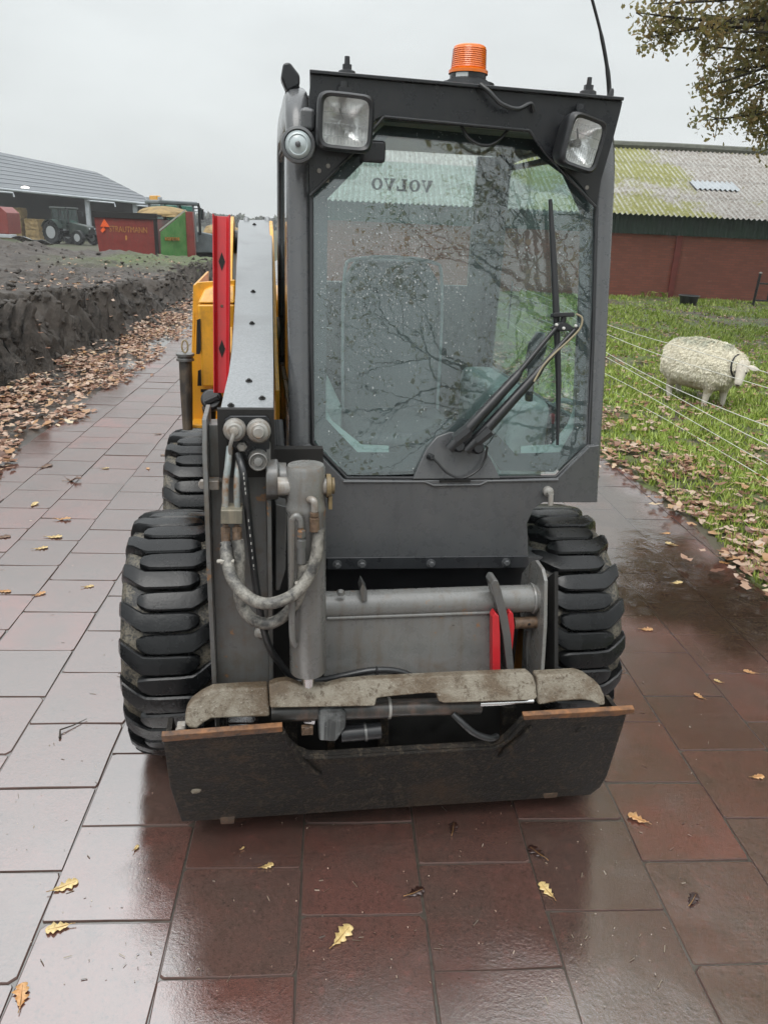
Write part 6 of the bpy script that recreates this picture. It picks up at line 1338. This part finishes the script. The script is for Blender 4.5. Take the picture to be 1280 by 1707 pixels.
# head: a shaped loft, nose down and turned toward the camera
hd = [(-0.06, 0.072, 0.075, 0.0), (0.0, 0.078, 0.080, 0.0), (0.05, 0.070, 0.072, 0.0), (0.10, 0.056, 0.060, -0.004), (0.15, 0.047, 0.050, -0.008), (0.19, 0.043, 0.044, -0.012), (0.215, 0.036, 0.036, -0.015), (0.228, 0.018, 0.018, -0.016)]
hM = Matrix.Translation((0.535, -0.04, 0.59)) @ Matrix.Rotation(R_(-66), 4, 'Z') @ Matrix.Rotation(R_(58), 4, 'Y')
bm = NB(); loft(bm, [[hM @ Vector((x, ry * math.cos(a), rz * math.sin(a) + dz)) for a in [k * 6.283 / 18 for k in range(18)]] for x, ry, rz, dz in hd])
head = obj('head', bm, MT['sheepskin'], sheep, smooth=60)
for s in (-1, 1):
    bm = NB(); rg = []
    for k, (t, w) in enumerate(((0.0, 0.016), (0.03, 0.030), (0.065, 0.030), (0.10, 0.018), (0.118, 0.003))):
        c = Vector((0.0 + t * 0.05, s * (0.062 + t), 0.038 - t * 0.35))
        rg.append([hM @ (c + Vector((w * math.cos(a), 0, 0.0))  + Vector((0, 0, 0.007 * math.sin(a)))) for a in [j * 6.283 / 10 for j in range(10)]])
    loft(bm, rg); obj('ear', bm, MT['sheepskin'], head, smooth=60)
    bm = NB(); bmesh.ops.create_uvsphere(bm, u_segments=12, v_segments=8, radius=0.0125, matrix=hM @ Matrix.Translation((0.075, s * 0.057, 0.026))); obj('eye', bm, MT['hoof'], head, smooth=180)
    bm = NB(); bmesh.ops.create_uvsphere(bm, u_segments=10, v_segments=6, radius=0.008, matrix=hM @ Matrix.Translation((0.217, s * 0.016, 0.006)) @ Matrix.Diagonal((0.6, 1, 0.7, 1))); obj('nostril', bm, MT['hoof'], head, smooth=180)
bm = NB(); tube(bm, [hM @ Vector((0.2, y, -0.03)) + Vector((0.006, 0, 0)) for y in (-0.03, -0.012, 0, 0.012, 0.03)], 0.004, 6); bm2 = bm; obj('mouth', bm, MT['hoof'], head)
bm = NB(); bmesh.ops.create_uvsphere(bm, u_segments=12, v_segments=8, radius=0.022, matrix=hM @ Matrix.Translation((0.222, 0, 0.0)) @ Matrix.Diagonal((0.5, 1, 0.8, 1))); obj('nose', bm, m_plain('sheep_nose', (0.06, 0.045, 0.042), 0.5), head, smooth=180)
bm = NB(); tube(bm, [Vector((0.475 + 0.03 * math.cos(a) * 0.4 - 0.02 * math.sin(a), -0.015 + 0.135 * math.cos(a), 0.59 + 0.135 * math.sin(a))) for a in [k * 6.283 / 20 for k in range(21)]], 0.010, 8); obj('collar', bm, MT['plastic'], sheep)
# fleece locks
import mathutils
dgt = mathutils.bvhtree.BVHTree.FromPolygons([v.co.copy() for v in body.data.vertices], [tuple(p.vertices) for p in body.data.polygons])
rs = np.random.default_rng(11); V, F = [], []
polys = [p for p in body.data.polygons if p.center.z > 0.31]
ar = np.array([p.area for p in polys]); ar /= ar.sum()
pick = rs.choice(len(polys), 26000, p=ar)
for i in pick:
    p = polys[i]; vs_ = [body.data.vertices[k].co for k in p.vertices]; w = rs.dirichlet(np.ones(len(vs_)))
    c = Vector((0, 0, 0))
    for k, v in enumerate(vs_): c += v * w[k]
    n_ = Vector(p.normal); fl = Vector((-0.15, 0, -0.8)); fl = (fl - n_ * fl.dot(n_)); fl = fl.normalized() if fl.length > 0.05 else Vector((-1, 0, 0))
    fl = (fl + Vector(rs.normal(size=3) * 0.22)); L_ = 0.016 + 0.026 * rs.random(); wv = n_.cross(fl).normalized() * (0.002 + 0.0025 * rs.random())
    d = (n_ * 0.22 + fl.normalized() * 0.9); b0 = len(V)
    V += [c - wv - n_ * 0.006, c + wv - n_ * 0.006, c + d * L_ * 0.5 + n_ * 0.006 + wv * 1.1, c + d * L_ * 0.5 + n_ * 0.006 - wv * 1.1, c + d * L_ + wv * 0.1]
    F += [(b0, b0 + 1, b0 + 2), (b0, b0 + 2, b0 + 3), (b0 + 3, b0 + 2, b0 + 4)]
tag(tri_mesh('fleece', np.array(V), np.array(F), MT['wool'], sheep, smooth=True), kind='stuff')
# poll wool on the forehead
V, F = [], []
for k in range(420):
    a, b_ = rs.normal(0, 0.034), rs.normal(0, 0.026); c = hM @ Vector((-0.02 + b_, a, 0.070 - abs(a) * 0.55)); d = Vector((0.3 + rs.normal() * 0.3, rs.normal() * 0.4, -0.5 + rs.normal() * 0.4)).normalized() * 0.035; wv = Vector(rs.normal(size=3)).cross(d).normalized() * 0.006; b0 = len(V)
    V += [c - wv, c + wv, c + d]; F.append((b0, b0 + 1, b0 + 2))
tag(tri_mesh('forelock', np.array(V), np.array(F), MT['wool'], sheep), kind='stuff')

# ================================================================== TREES
MT['bark'] = m_plain('oak_bark', (0.050, 0.042, 0.034), 0.85, var=0.4, scale=6, bumpy=0.6)
def m_leaf(name, stops, tr=0.35):
    t = NT(name); r = t.n('ShaderNodeNewGeometry').outputs['Random Per Island']; c = t.ramp(r, stops)
    df = t.n('ShaderNodeBsdfDiffuse'); tl_ = t.n('ShaderNodeBsdfTranslucent'); gl = t.n('ShaderNodeBsdfGlossy'); gl.inputs['Roughness'].default_value = 0.35; gl.inputs[0].default_value = (1, 1, 1, 1)
    t.l(c, df.inputs[0]); t.l(c, tl_.inputs[0]); m1 = t.n('ShaderNodeMixShader'); m1.inputs[0].default_value = tr; t.l(df.outputs[0], m1.inputs[1]); t.l(tl_.outputs[0], m1.inputs[2])
    m2 = t.n('ShaderNodeMixShader'); m2.inputs[0].default_value = 0.04; t.l(m1.outputs[0], m2.inputs[1]); t.l(gl.outputs[0], m2.inputs[2]); t.l(m2.outputs[0], t.out.inputs[0]); return t.m
MT['oakleaf'] = m_leaf('autumn_oak_leaves', [(0.0, (0.19, 0.19, 0.065)), (0.35, (0.28, 0.26, 0.09)), (0.65, (0.36, 0.30, 0.11)), (0.9, (0.40, 0.28, 0.12)), (1.0, (0.48, 0.38, 0.17))], 0.55)
def leaf_cards(centres, size, seed, droop=0.3):
    """oak leaves: lobed, folded along the midrib, six faces each"""
    r = np.random.default_rng(seed); n = len(centres); C = np.array(centres)
    a = r.normal(size=(n, 3)); a[:, 2] -= droop; a /= np.linalg.norm(a, axis=1)[:, None]
    b = np.cross(a, r.normal(size=(n, 3))); b /= np.linalg.norm(b, axis=1)[:, None]; c = np.cross(a, b)
    s = size * (0.65 + 0.7 * r.random(n))[:, None]
    prof = [(-0.5, 0.0, 0), (-0.15, 0.22, 0.05), (0.02, 0.15, 0.03), (0.22, 0.32, 0.08), (0.5, 0.0, 0.0), (0.22, -0.32, 0.08), (0.02, -0.15, 0.03), (-0.15, -0.22, 0.05)]
    V = np.zeros((n, 8, 3))
    for k, (l, w, z) in enumerate(prof): V[:, k] = C + a * l * s + b * w * s + c * z * s
    F = np.array([[0, 1, 7], [1, 2, 7], [2, 6, 7], [2, 3, 6], [3, 5, 6], [3, 4, 5]])
    FF = (np.arange(n)[:, None, None] * 8 + F[None]).reshape(-1, 3)
    return V.reshape(-1, 3), FF
def grow(bm, p, d, L_, r, depth, out, rg, gnarl=0.35, lo=0.0):
    """recursive limb; collects twig ends"""
    n = 4; pts = [p]; q = p.copy(); dd = d.normalized()
    for k in range(n):
        dd = (dd + Vector((rg.gauss(0, 1), rg.gauss(0, 1), rg.gauss(0, 0.8))) * gnarl * 0.35 + Vector((0, 0, lo))).normalized(); q = q + dd * (L_ / n); pts.append(q.copy())
    tube(bm, pts, [r * (1 - 0.45 * k / n) for k in range(n + 1)], 8 if r > 0.05 else 5 if r > 0.012 else 3, False)
    if depth == 0: out.append((pts[-1], dd)); out.append((pts[2], dd)); return
    for k in range(rg.choice((2, 3)) if depth > 1 else 3):
        i = rg.choice((2, 3, 4, 4)); ax = Vector((rg.gauss(0, 1), rg.gauss(0, 1), rg.gauss(0, 0.7))).normalized()
        nd = (dd + ax * rg.uniform(0.5, 1.0)).normalized()
        grow(bm, pts[i], nd, L_ * rg.uniform(0.58, 0.8), r * 0.52 * (1 if i < 4 else 1.0), depth - 1, out, rg, gnarl, lo)
def oak(name, label, base, hgt, limbs, seed, nleaf, leaf, spread, depth=4, extra=None):
    t = thing(name, label, 'tree', base); rg = random.Random(seed); bm = NB(); ends = []
    tp = Vector((0, 0, hgt)); tube(bm, [(0, 0, -0.3), (0.02, 0, 0.2), (0.05, 0.02, hgt * 0.5), tp], [0.42, 0.30, 0.25, 0.2], 14)
    for (d, L_, r, z) in limbs: grow(bm, Vector((0.03, 0, hgt * z)), Vector(d), L_, r, depth, ends, rg)
    obj('trunk', bm, MT['bark'], t, smooth=60)
    r = np.random.default_rng(seed); C = []
    while len(C) < nleaf:
        e, d = ends[r.integers(len(ends))]; q = e + Vector(r.normal(size=3) * spread)
        if extra and not extra(q + Vector(base), r): continue
        C.append(tuple(q))
    V, F = leaf_cards(C, leaf, seed); tag(tri_mesh('crown', V, F, MT['oakleaf'], t), kind='stuff'); return t, ends
# oak whose branches hang into the top right corner
ob = Vector((9.2, 11.5, 0.0))
def lmb(px, py, dist): return D(px, py, dist)
t1 = thing('oak_tree', 'oak with olive brown autumn leaves hanging into the top right corner', 'tree', ob)
bm = NB(); rg = random.Random(21); ends = []
tube(bm, [(0, 0, -0.3), (0, 0, 0.3), (0.05, 0.05, 2.5), (0.0, 0.1, 4.5), (0.1, 0.0, 8.0), (0.0, 0.0, 12.0)], [0.5, 0.36, 0.30, 0.25, 0.17, 0.06], 14)
tw = []
targets = [(1060, 20, 11.0), (1085, 5, 11.4), (1110, 45, 11.2), (1150, 20, 11.6), (1165, 75, 11.3), (1185, 120, 11.5), (1160, 150, 11.2), (1205, 160, 11.6), (1225, 100, 11.9), (1250, 60, 11.5), (1265, 150, 12.0), (1240, 200, 11.4), (1275, 225, 11.8), (1300, 180, 12.0), (1290, 90, 11.0), (1220, 25, 12.0), (1190, 50, 10.8), (1270, 20, 11.0), (1130, 5, 11.0), (1310, 30, 11.5), (1175, 200, 11.3), (1330, 140, 11.8), (1320, 235, 11.6), (1085, 60, 11.1), (1200, -20, 11.5), (1100, -40, 11.2), (1260, -50, 11.6), (1360, -30, 11.5), (1380, 80, 11.8), (1400, 200, 12.2)]
for (px, py, ds) in targets:
    e = D(px, py, ds) - ob; s0 = Vector((0, 0.05, 3.2 + rg.random() * 1.6)); mid = s0.lerp(e, 0.5) + Vector((rg.gauss(0, 0.15), rg.gauss(0, 0.15), 0.45))
    ps = smooth_path([s0, mid, s0.lerp(e, 0.8) + Vector((0, 0, 0.12)), e], 4); tube(bm, ps, [0.06 - 0.054 * k / (len(ps) - 1) for k in range(len(ps))], 6, False)
    for k in range(9):
        a = ps[rg.randrange(len(ps) // 2, len(ps))]; d = Vector((rg.gauss(0, 1), rg.gauss(0, 0.8), rg.gauss(-0.25, 0.7))).normalized(); b = a + d * rg.uniform(0.15, 0.42)
        tube(bm, [a, a.lerp(b, 0.5) + Vector((0, 0, 0.03)), b], [0.008, 0.006, 0.003], 4, False); tw.append((a, b))
    tw.append((ps[-3], ps[-1]))
# rest of the crown, outside the frame
for k in range(520):
    a = rg.uniform(0, 6.28); _rr = 7.6 * rg.random() ** 0.6; e = Vector((math.cos(a) * _rr, math.sin(a) * _rr, rg.uniform(4.8, 15.0)))
    _q = e + ob - CAM; _dz = _q.dot(cF); _x = 640 + FPX * _q.dot(cR) / _dz; _y = 853.5 - FPX * _q.dot(cU) / _dz
    if _x < 1360 + 60 and _y > -170 or _x < 1000: continue
    if k % 2 and math.cos(a) > 0.2: continue
    s0 = Vector((0, 0, min(11, e.z * rg.uniform(0.55, 0.85)))); tube(bm, smooth_path([s0, s0.lerp(e, 0.5) + Vector((0, 0, 0.3)), e], 4), [0.07 - 0.007 * j for j in range(9)], 5, False); tw.append((s0.lerp(e, 0.6), e))
obj('trunk', bm, MT['bark'], t1, smooth=60)
rs = np.random.default_rng(8); C, C2 = [], []
fr_n = len(targets) * 10
for (i, (a, b)) in enumerate(tw):
    dens = 38 if i < fr_n else 150
    px_, sp_r = None, (0.085 if i < fr_n else 0.5)
    for k in range(int(dens * rs.uniform(0.3, 1.5))):
        q = a.lerp(b, rs.random() ** 0.7) + Vector(rs.normal(size=3) * sp_r); _q = q + ob - CAM; _dz = _q.dot(cF)
        if 640 + FPX * _q.dot(cR) / _dz < 1036 and 853.5 - FPX * _q.dot(cU) / _dz > -40: continue
        (C if i < fr_n else C2).append(tuple(q))
V, F = leaf_cards(C, 0.074, 3); tag(tri_mesh('crown', V, F, MT['oakleaf'], t1), kind='stuff')
V, F = leaf_cards(C2, 0.17, 4); tag(tri_mesh('upper_crown', V, F, MT['oakleaf'], t1), kind='stuff')
# nearly bare oak behind the camera, seen mirrored in the windscreen
t2, _e = oak('oak_tree', 'nearly bare oak standing behind the viewer, mirrored in the windscreen', Vector((9.25, -9.6, 0)), 4.2, [((-0.9, 0.35, 0.28), 2.6, 0.085, 0.75), ((-0.8, 0.15, 0.7), 2.7, 0.09, 1.0), ((-0.4, 0.7, 0.65), 2.5, 0.08, 1.0), ((0.5, -0.2, 0.8), 2.4, 0.09, 1.0), ((-0.95, -0.25, 0.35), 2.6, 0.08, 0.85), ((-0.7, 0.5, 0.02), 2.2, 0.075, 0.7), ((0.1, -0.6, 0.8), 2.0, 0.08, 1.0), ((-1, 0.1, 0.05), 2.5, 0.07, 0.8), ((-0.6, 0.3, 0.9), 2.6, 0.08, 1.0), ((-0.9, 0.1, 0.5), 2.4, 0.075, 1.0), ((-0.2, 0.4, 0.9), 2.4, 0.08, 1.0)], 5, 5200, 0.085, 0.10, 5)

# ================================================================== LEAVES
lit_stops = [(0.0, (0.12, 0.06, 0.04)), (0.25, (0.25, 0.135, 0.09)), (0.5, (0.38, 0.25, 0.18)), (0.75, (0.52, 0.40, 0.32)), (0.92, (0.38, 0.21, 0.10)), (1.0, (0.56, 0.47, 0.33))]
MT['litter'] = m_leaf('fallen_oak_leaves', lit_stops, 0.1)
def litter(name, label, pts, size, seed, lift):
    r = np.random.default_rng(seed); n = len(pts); C = np.array(pts)
    ang = r.random(n) * 6.283; tilt = r.normal(0, 0.17, n); t2_ = r.normal(0, 0.17, n)
    a = np.stack([np.cos(ang), np.sin(ang), tilt], 1); a /= np.linalg.norm(a, axis=1)[:, None]
    b = np.stack([-np.sin(ang), np.cos(ang), t2_], 1); b -= a * (a * b).sum(1)[:, None]; b /= np.linalg.norm(b, axis=1)[:, None]; c = np.cross(a, b)
    s = size * (0.6 + 0.7 * r.random(n))[:, None]; cu = r.normal(0.12, 0.16, n)[:, None]
    prof = [(-0.5, 0.0, 0.6), (-0.15, 0.22, 0.5), (0.02, 0.15, 0.2), (0.22, 0.32, 0.9), (0.5, 0.0, 0.7), (0.22, -0.32, 0.9), (0.02, -0.15, 0.2), (-0.15, -0.22, 0.5)]
    V = np.zeros((n, 8, 3))
    for k, (l, w, z) in enumerate(prof): V[:, k] = C + a * l * s + b * w * s + c * (z * cu) * s
    V[:, :, 2] += lift
    F = np.array([[0, 1, 7], [1, 2, 7], [2, 6, 7], [2, 3, 6], [3, 5, 6], [3, 4, 5]])
    return tag(tri_mesh(name, V.reshape(-1, 3), (np.arange(n)[:, None, None] * 8 + F[None]).reshape(-1, 3), MT['litter']), label, 'leaves', kind='stuff')
rs = np.random.default_rng(17); pts = []
while len(pts) < 6200:                                        # against the soil bank
    v = 3.2 * (6.0 ** rs.random()); u = -2.62 + rs.normal(0, 0.30)
    clump = fbm(u * 2.2, v * 1.1, 3, 3)
    if u > -2.12 + 0.25 * clump and rs.random() < 0.975: continue
    if u < foot_u(v) - 0.10 and rs.random() < 0.93: continue
    if clump < -0.12 + 0.18 * rs.random() and rs.random() < 0.8: continue
    z = max(0.002, soil_z(u, v)) if u < -2.1 else 0.003
    if u < foot_u(v) - 0.1: z = soil_z(u, v)
    p = UV(u, v, z + 0.006 + 0.012 * rs.random()); pts.append(tuple(p))
for k in range(1100):                                         # blown onto the bank
    v = 4 * (5.0 ** rs.random()); u = foot_u(v) - 0.5 - abs(rs.normal(0, 1.6)); pts.append(tuple(UV(u, v, soil_z(u, v) + 0.015)))
litter('leaf_litter', 'brown fallen leaves banked along the soil', pts, 0.080, 1, 0.0)
pts = []
while len(pts) < 5400:                                        # along and in the grass
    if rs.random() < 0.20:
        v = 2.8 * (4.0 ** rs.random()); u = edge_u(v) + 0.15 + rs.normal(0, 0.2)
        if fbm(u * 2.5, v * 2.5, 2, 3) < -0.05: continue
    else:
        d = 3.4 * (6.5 ** rs.random()); x = rs.uniform(0.18, 0.72) * d; u, v = uv(Vector((x, d, 0)))
        if u < edge_u(v): continue
        if bare(u, v) + 0.10 * max(0, min(1, (v - 9) / 4)) < 0.03 and rs.random() < 0.68: continue
    if u < edge_u(v) - 0.08 and rs.random() < 0.8: continue
    pts.append(tuple(UV(u, v, max(0.003, turf_z(u, v)) + 0.012 + 0.02 * rs.random())))
litter('leaf_litter', 'brown and orange fallen leaves strewn through the paddock grass', pts, 0.072, 2, 0.0)
# small debris on the pavers: straw, grit, twigs
V, F = [], []
for k in range(750):
    d = 1.15 * (4.5 ** rs.random()); x = rs.uniform(-0.62, 0.55) * d * 1.0; u, v = uv(Vector((x, d, 0)))
    if not (-2.2 < u < 2.1): continue
    p = Vector((x, d, paver_z(u, v) + 0.0015)); a = rs.random() * 6.28; l = 0.0012 + 0.010 * rs.random() ** 6; w = 0.0006 + 0.0007 * rs.random()
    t_ = Vector((math.cos(a), math.sin(a), 0)); s_ = Vector((-t_.y, t_.x, 0)); b0 = len(V)
    V += [p - t_ * l - s_ * w, p + t_ * l - s_ * w, p + t_ * l + s_ * w + EZ * 0.0008, p - t_ * l + s_ * w + EZ * 0.0012]; F.append((b0, b0 + 1, b0 + 2, b0 + 3))
mdeb = NT('straw_bits'); r_ = mdeb.n('ShaderNodeNewGeometry').outputs['Random Per Island']; mdeb.bsdf(mdeb.ramp(r_, [(0, (0.03, 0.025, 0.02)), (0.5, (0.16, 0.13, 0.09)), (1, (0.42, 0.37, 0.29))]), 0.6)
tag(tri_mesh('straw_bits', np.array(V), np.array(F), mdeb.m), 'tiny bits of straw and grit on the wet pavers', 'debris', kind='stuff')
# single leaves that can be picked out
def one_leaf(px, py, size, ang, colr, label, curl=0.15, seed=0):
    rg = random.Random(seed + px); p = G(px, py); u, v = uv(p); z = (paver_z(u, v) if u < 2.15 else turf_z(u, v)) + 0.003
    half = [(-0.5, 0.018), (-0.40, 0.022), (-0.34, 0.07), (-0.26, 0.13), (-0.20, 0.10), (-0.14, 0.16), (-0.05, 0.24), (0.0, 0.16), (0.05, 0.12), (0.11, 0.20), (0.20, 0.29), (0.26, 0.20), (0.30, 0.15), (0.36, 0.20), (0.44, 0.15), (0.49, 0.06)]
    bm = NB(); mid, L1, R1 = [], [], []
    for x, w in half:
        zc = curl * (x * x * 1.1 + 0.1 * math.sin(x * 9)) * size
        j = 1 + rg.uniform(-0.18, 0.18)
        mid.append(bm.verts.new((x * size, 0.02 * math.sin(x * 5) * size, zc))); L1.append(bm.verts.new((x * size + rg.uniform(-0.01, 0.01) * size, w * size * j, zc + curl * w * 0.55 * size))); R1.append(bm.verts.new((x * size, -w * size * (2 - j), zc + curl * w * 0.75 * size)))
    for k in range(len(half) - 1):
        bm.faces.new((mid[k], mid[k + 1], L1[k + 1], L1[k])); bm.faces.new((R1[k], R1[k + 1], mid[k + 1], mid[k]))
    bmesh.ops.recalc_face_normals(bm, faces=bm.faces)
    tb_ = [(-0.62 * size, 0.02 * size, 0.004), (-0.48 * size, 0, 0.002)]
    o = obj('fallen_leaf', bm, MT[colr], smooth=60); o.modifiers.new('thick', 'SOLIDIFY').thickness = 0.0008
    bm = NB(); tube(bm, [(-0.64 * size, 0.03 * size, 0.003), (-0.5 * size, 0.005 * size, 0.003), (-0.1 * size, 0, 0.0012 + 0.0), (0.4 * size, 0, curl * 0.18 * size + 0.001)], [0.0012, 0.0011, 0.0008, 0.0004], 5); obj('leaf_stalk', bm, MT['leaf_stalk'], o)
    o.location = (p.x, p.y, z); o.rotation_euler = (rg.uniform(-0.05, 0.05), rg.uniform(-0.05, 0.05), ang)
    return tag(o, label, 'leaf', 'single leaves fallen on the driveway')
def m_oneleaf(name, a, b):
    t = NT(name); c = t.co(); n = t.noise(c, 45, 5, 0.65); sp = t.noise(c, 160, 3, 0.6)
    cc = t.mix(t.rng(n, 0.35, 0.65), a, b); cc = t.mix(t.rng(sp, 0.62, 0.72, 0, 0.6), cc, tuple(x * 0.35 for x in a)); t.bsdf(cc, 0.4, 0, t.bump(n, 0.3, 0.002), 0.4, 0.1); return t.m
MT['leaf_y'] = m_oneleaf('yellow_oak_leaf', (0.52, 0.36, 0.14), (0.68, 0.52, 0.24)); MT['leaf_o'] = m_oneleaf('orange_oak_leaf', (0.42, 0.18, 0.05), (0.58, 0.34, 0.15)); MT['leaf_b'] = m_oneleaf('brown_oak_leaf', (0.10, 0.05, 0.028), (0.17, 0.09, 0.05)); MT['leaf_d'] = m_oneleaf('dark_soaked_leaf', (0.022, 0.009, 0.007), (0.04, 0.016, 0.012)); MT['leaf_stalk'] = m_plain('leaf_stalk', (0.25, 0.14, 0.05), 0.5)
LV = [(570, 1563, 0.072, 1.0, 'leaf_y', 'large pale yellow oak leaf lying flat in the bottom centre'),
      (911, 1487, 0.056, 2.1, 'leaf_y', 'yellow oak leaf over a paver joint right of centre below the blade'),
      (108, 1480, 0.066, 0.6, 'leaf_y', 'pale yellow oak leaf at the left, upper of two close together'),
      (98, 1548, 0.058, 3.5, 'leaf_y', 'pale yellow oak leaf at the left, lower of two close together'),
      (36, 1662, 0.062, 1.9, 'leaf_o', 'faded leaf in the bottom left corner'),
      (445, 1447, 0.036, 0.4, 'leaf_y', 'small curled yellow leaf just below the blade'),
      (404, 1417, 0.014, 0.9, 'leaf_y', 'tiny yellow leaf scrap under the blade'),
      (227, 1416, 0.022, 1.3, 'leaf_y', 'tiny yellow leaf scrap below the front tyre on the left'),
      (1063, 1368, 0.060, 2.6, 'leaf_o', 'pale and orange twisted leaf on the right below the blade corner'),
      (1262, 1297, 0.046, 0.2, 'leaf_o', 'orange leaf at the right picture edge'),
      (1165, 1163, 0.044, 2.2, 'leaf_o', 'orange leaf right of the blade, nearest to the front tyre'),
      (1197, 1137, 0.034, 2.5, 'leaf_y', 'pale leaf between the blade and the puddle'),
      (1250, 1121, 0.05, 2.7, 'leaf_o', 'pale orange leaf below the puddle at the right'),
      (1077, 1050, 0.058, 0.1, 'leaf_o', 'orange leaf beside the front tyre at the puddle edge'),
      (1128, 972, 0.062, 0.3, 'leaf_y', 'yellow leaf floating in the middle of the puddle'),
      (1119, 907, 0.072, 2.4, 'leaf_y', 'large yellow leaf floating in the upper puddle'),
      (1109, 889, 0.060, 0.2, 'leaf_o', 'orange leaf floating at the top of the puddle'),
      (1203, 922, 0.060, 0.7, 'leaf_y', 'cream leaf floating near the grass edge'),
      (1208, 938, 0.060, 2.9, 'leaf_o', 'orange leaf floating below a cream leaf near the grass'),
      (895, 1424, 0.060, 2.3, 'leaf_d', 'dark soaked leaf below the blade right of centre'),
      (692, 1491, 0.052, 0.5, 'leaf_d', 'dark soaked leaf on a paver joint in the lower centre'),
      (755, 1384, 0.050, 1.4, 'leaf_d', 'dark soaked leaf close under the blade'),
      (1155, 1501, 0.050, 0.9, 'leaf_d', 'dark red soaked leaf at the lower right'),
      (122, 802, 0.105, 0.1, 'leaf_b', 'large dark brown leaf standing on edge at the far left of the pavers'),
      (76, 778, 0.11, 1.2, 'leaf_b', 'brown leaf just off the leaf litter on the left'),
      (57, 842, 0.075, 1.6, 'leaf_y', 'yellow leaf near the litter at the left'),
      (105, 867, 0.085, 0.2, 'leaf_o', 'curled tan leaf left of the rear tyre'),
      (90, 896, 0.085, 0.1, 'leaf_y', 'pale flat leaf in the middle of the left pavers'),
      (68, 915, 0.070, 0.5, 'leaf_y', 'cream leaf left of the front tyre, upper'),
      (4, 896, 0.08, 0.4, 'leaf_b', 'brown leaf cut by the left picture edge'),
      (7, 987, 0.062, 0.0, 'leaf_o', 'tan leaf at the left picture edge beside the front tyre'),
      (66, 992, 0.056, 0.9, 'leaf_o', 'tan leaf left of the front tyre, lower'),
      (147, 979, 0.050, 0.5, 'leaf_y', 'yellow leaf nearest the front tyre on the left'),
      (175, 781, 0.055, 0.4, 'leaf_y', 'small yellow leaf between the litter and the rear tyre'),
      (247, 782, 0.050, 2.0, 'leaf_o', 'small orange leaf close to the rear tyre'),
      (263, 724, 0.060, 0.8, 'leaf_b', 'small brown leaf behind the rear tyre'),
      (273, 760, 0.055, 2.8, 'leaf_b', 'small dark leaf beside the rear tyre')]
for i, (px, py, s, a, c, lab) in enumerate(LV): one_leaf(px, py, s, a, c, lab, 0.75 if 'on edge' in lab else 0.32 if 'curled' in lab or 'twisted' in lab else 0.15, i)
tw_ = tag(obj('twig', tube(NB(), [G(100, 1233) + EZ * 0.006, G(101, 1222) + EZ * 0.012, G(122, 1213) + EZ * 0.008, G(145, 1201) + EZ * 0.006], [0.004, 0.0028, 0.002, 0.001], 6), MT['bark'], smooth=60), 'thin crooked twig on the pavers left of the front tyre', 'twig')

# ================================================================== RAINY AIR
bm = NB(); box(bm, (0, 118, 6.2), (640, 300, 16.0))
hz_ = obj('haze', bm, None, smooth=0); t = NT('rain_haze')
pv = t.n('ShaderNodeVolumePrincipled'); pv.inputs['Color'].default_value = (0.97, 0.985, 1.0, 1); pv.inputs['Density'].default_value = 0.0010; pv.inputs['Anisotropy'].default_value = 0.2
t.l(pv.outputs[0], t.out.inputs['Volume']); hz_.data.materials.append(t.m)
tag(hz_, 'thin grey rain haze over the farm', 'haze', kind='stuff')
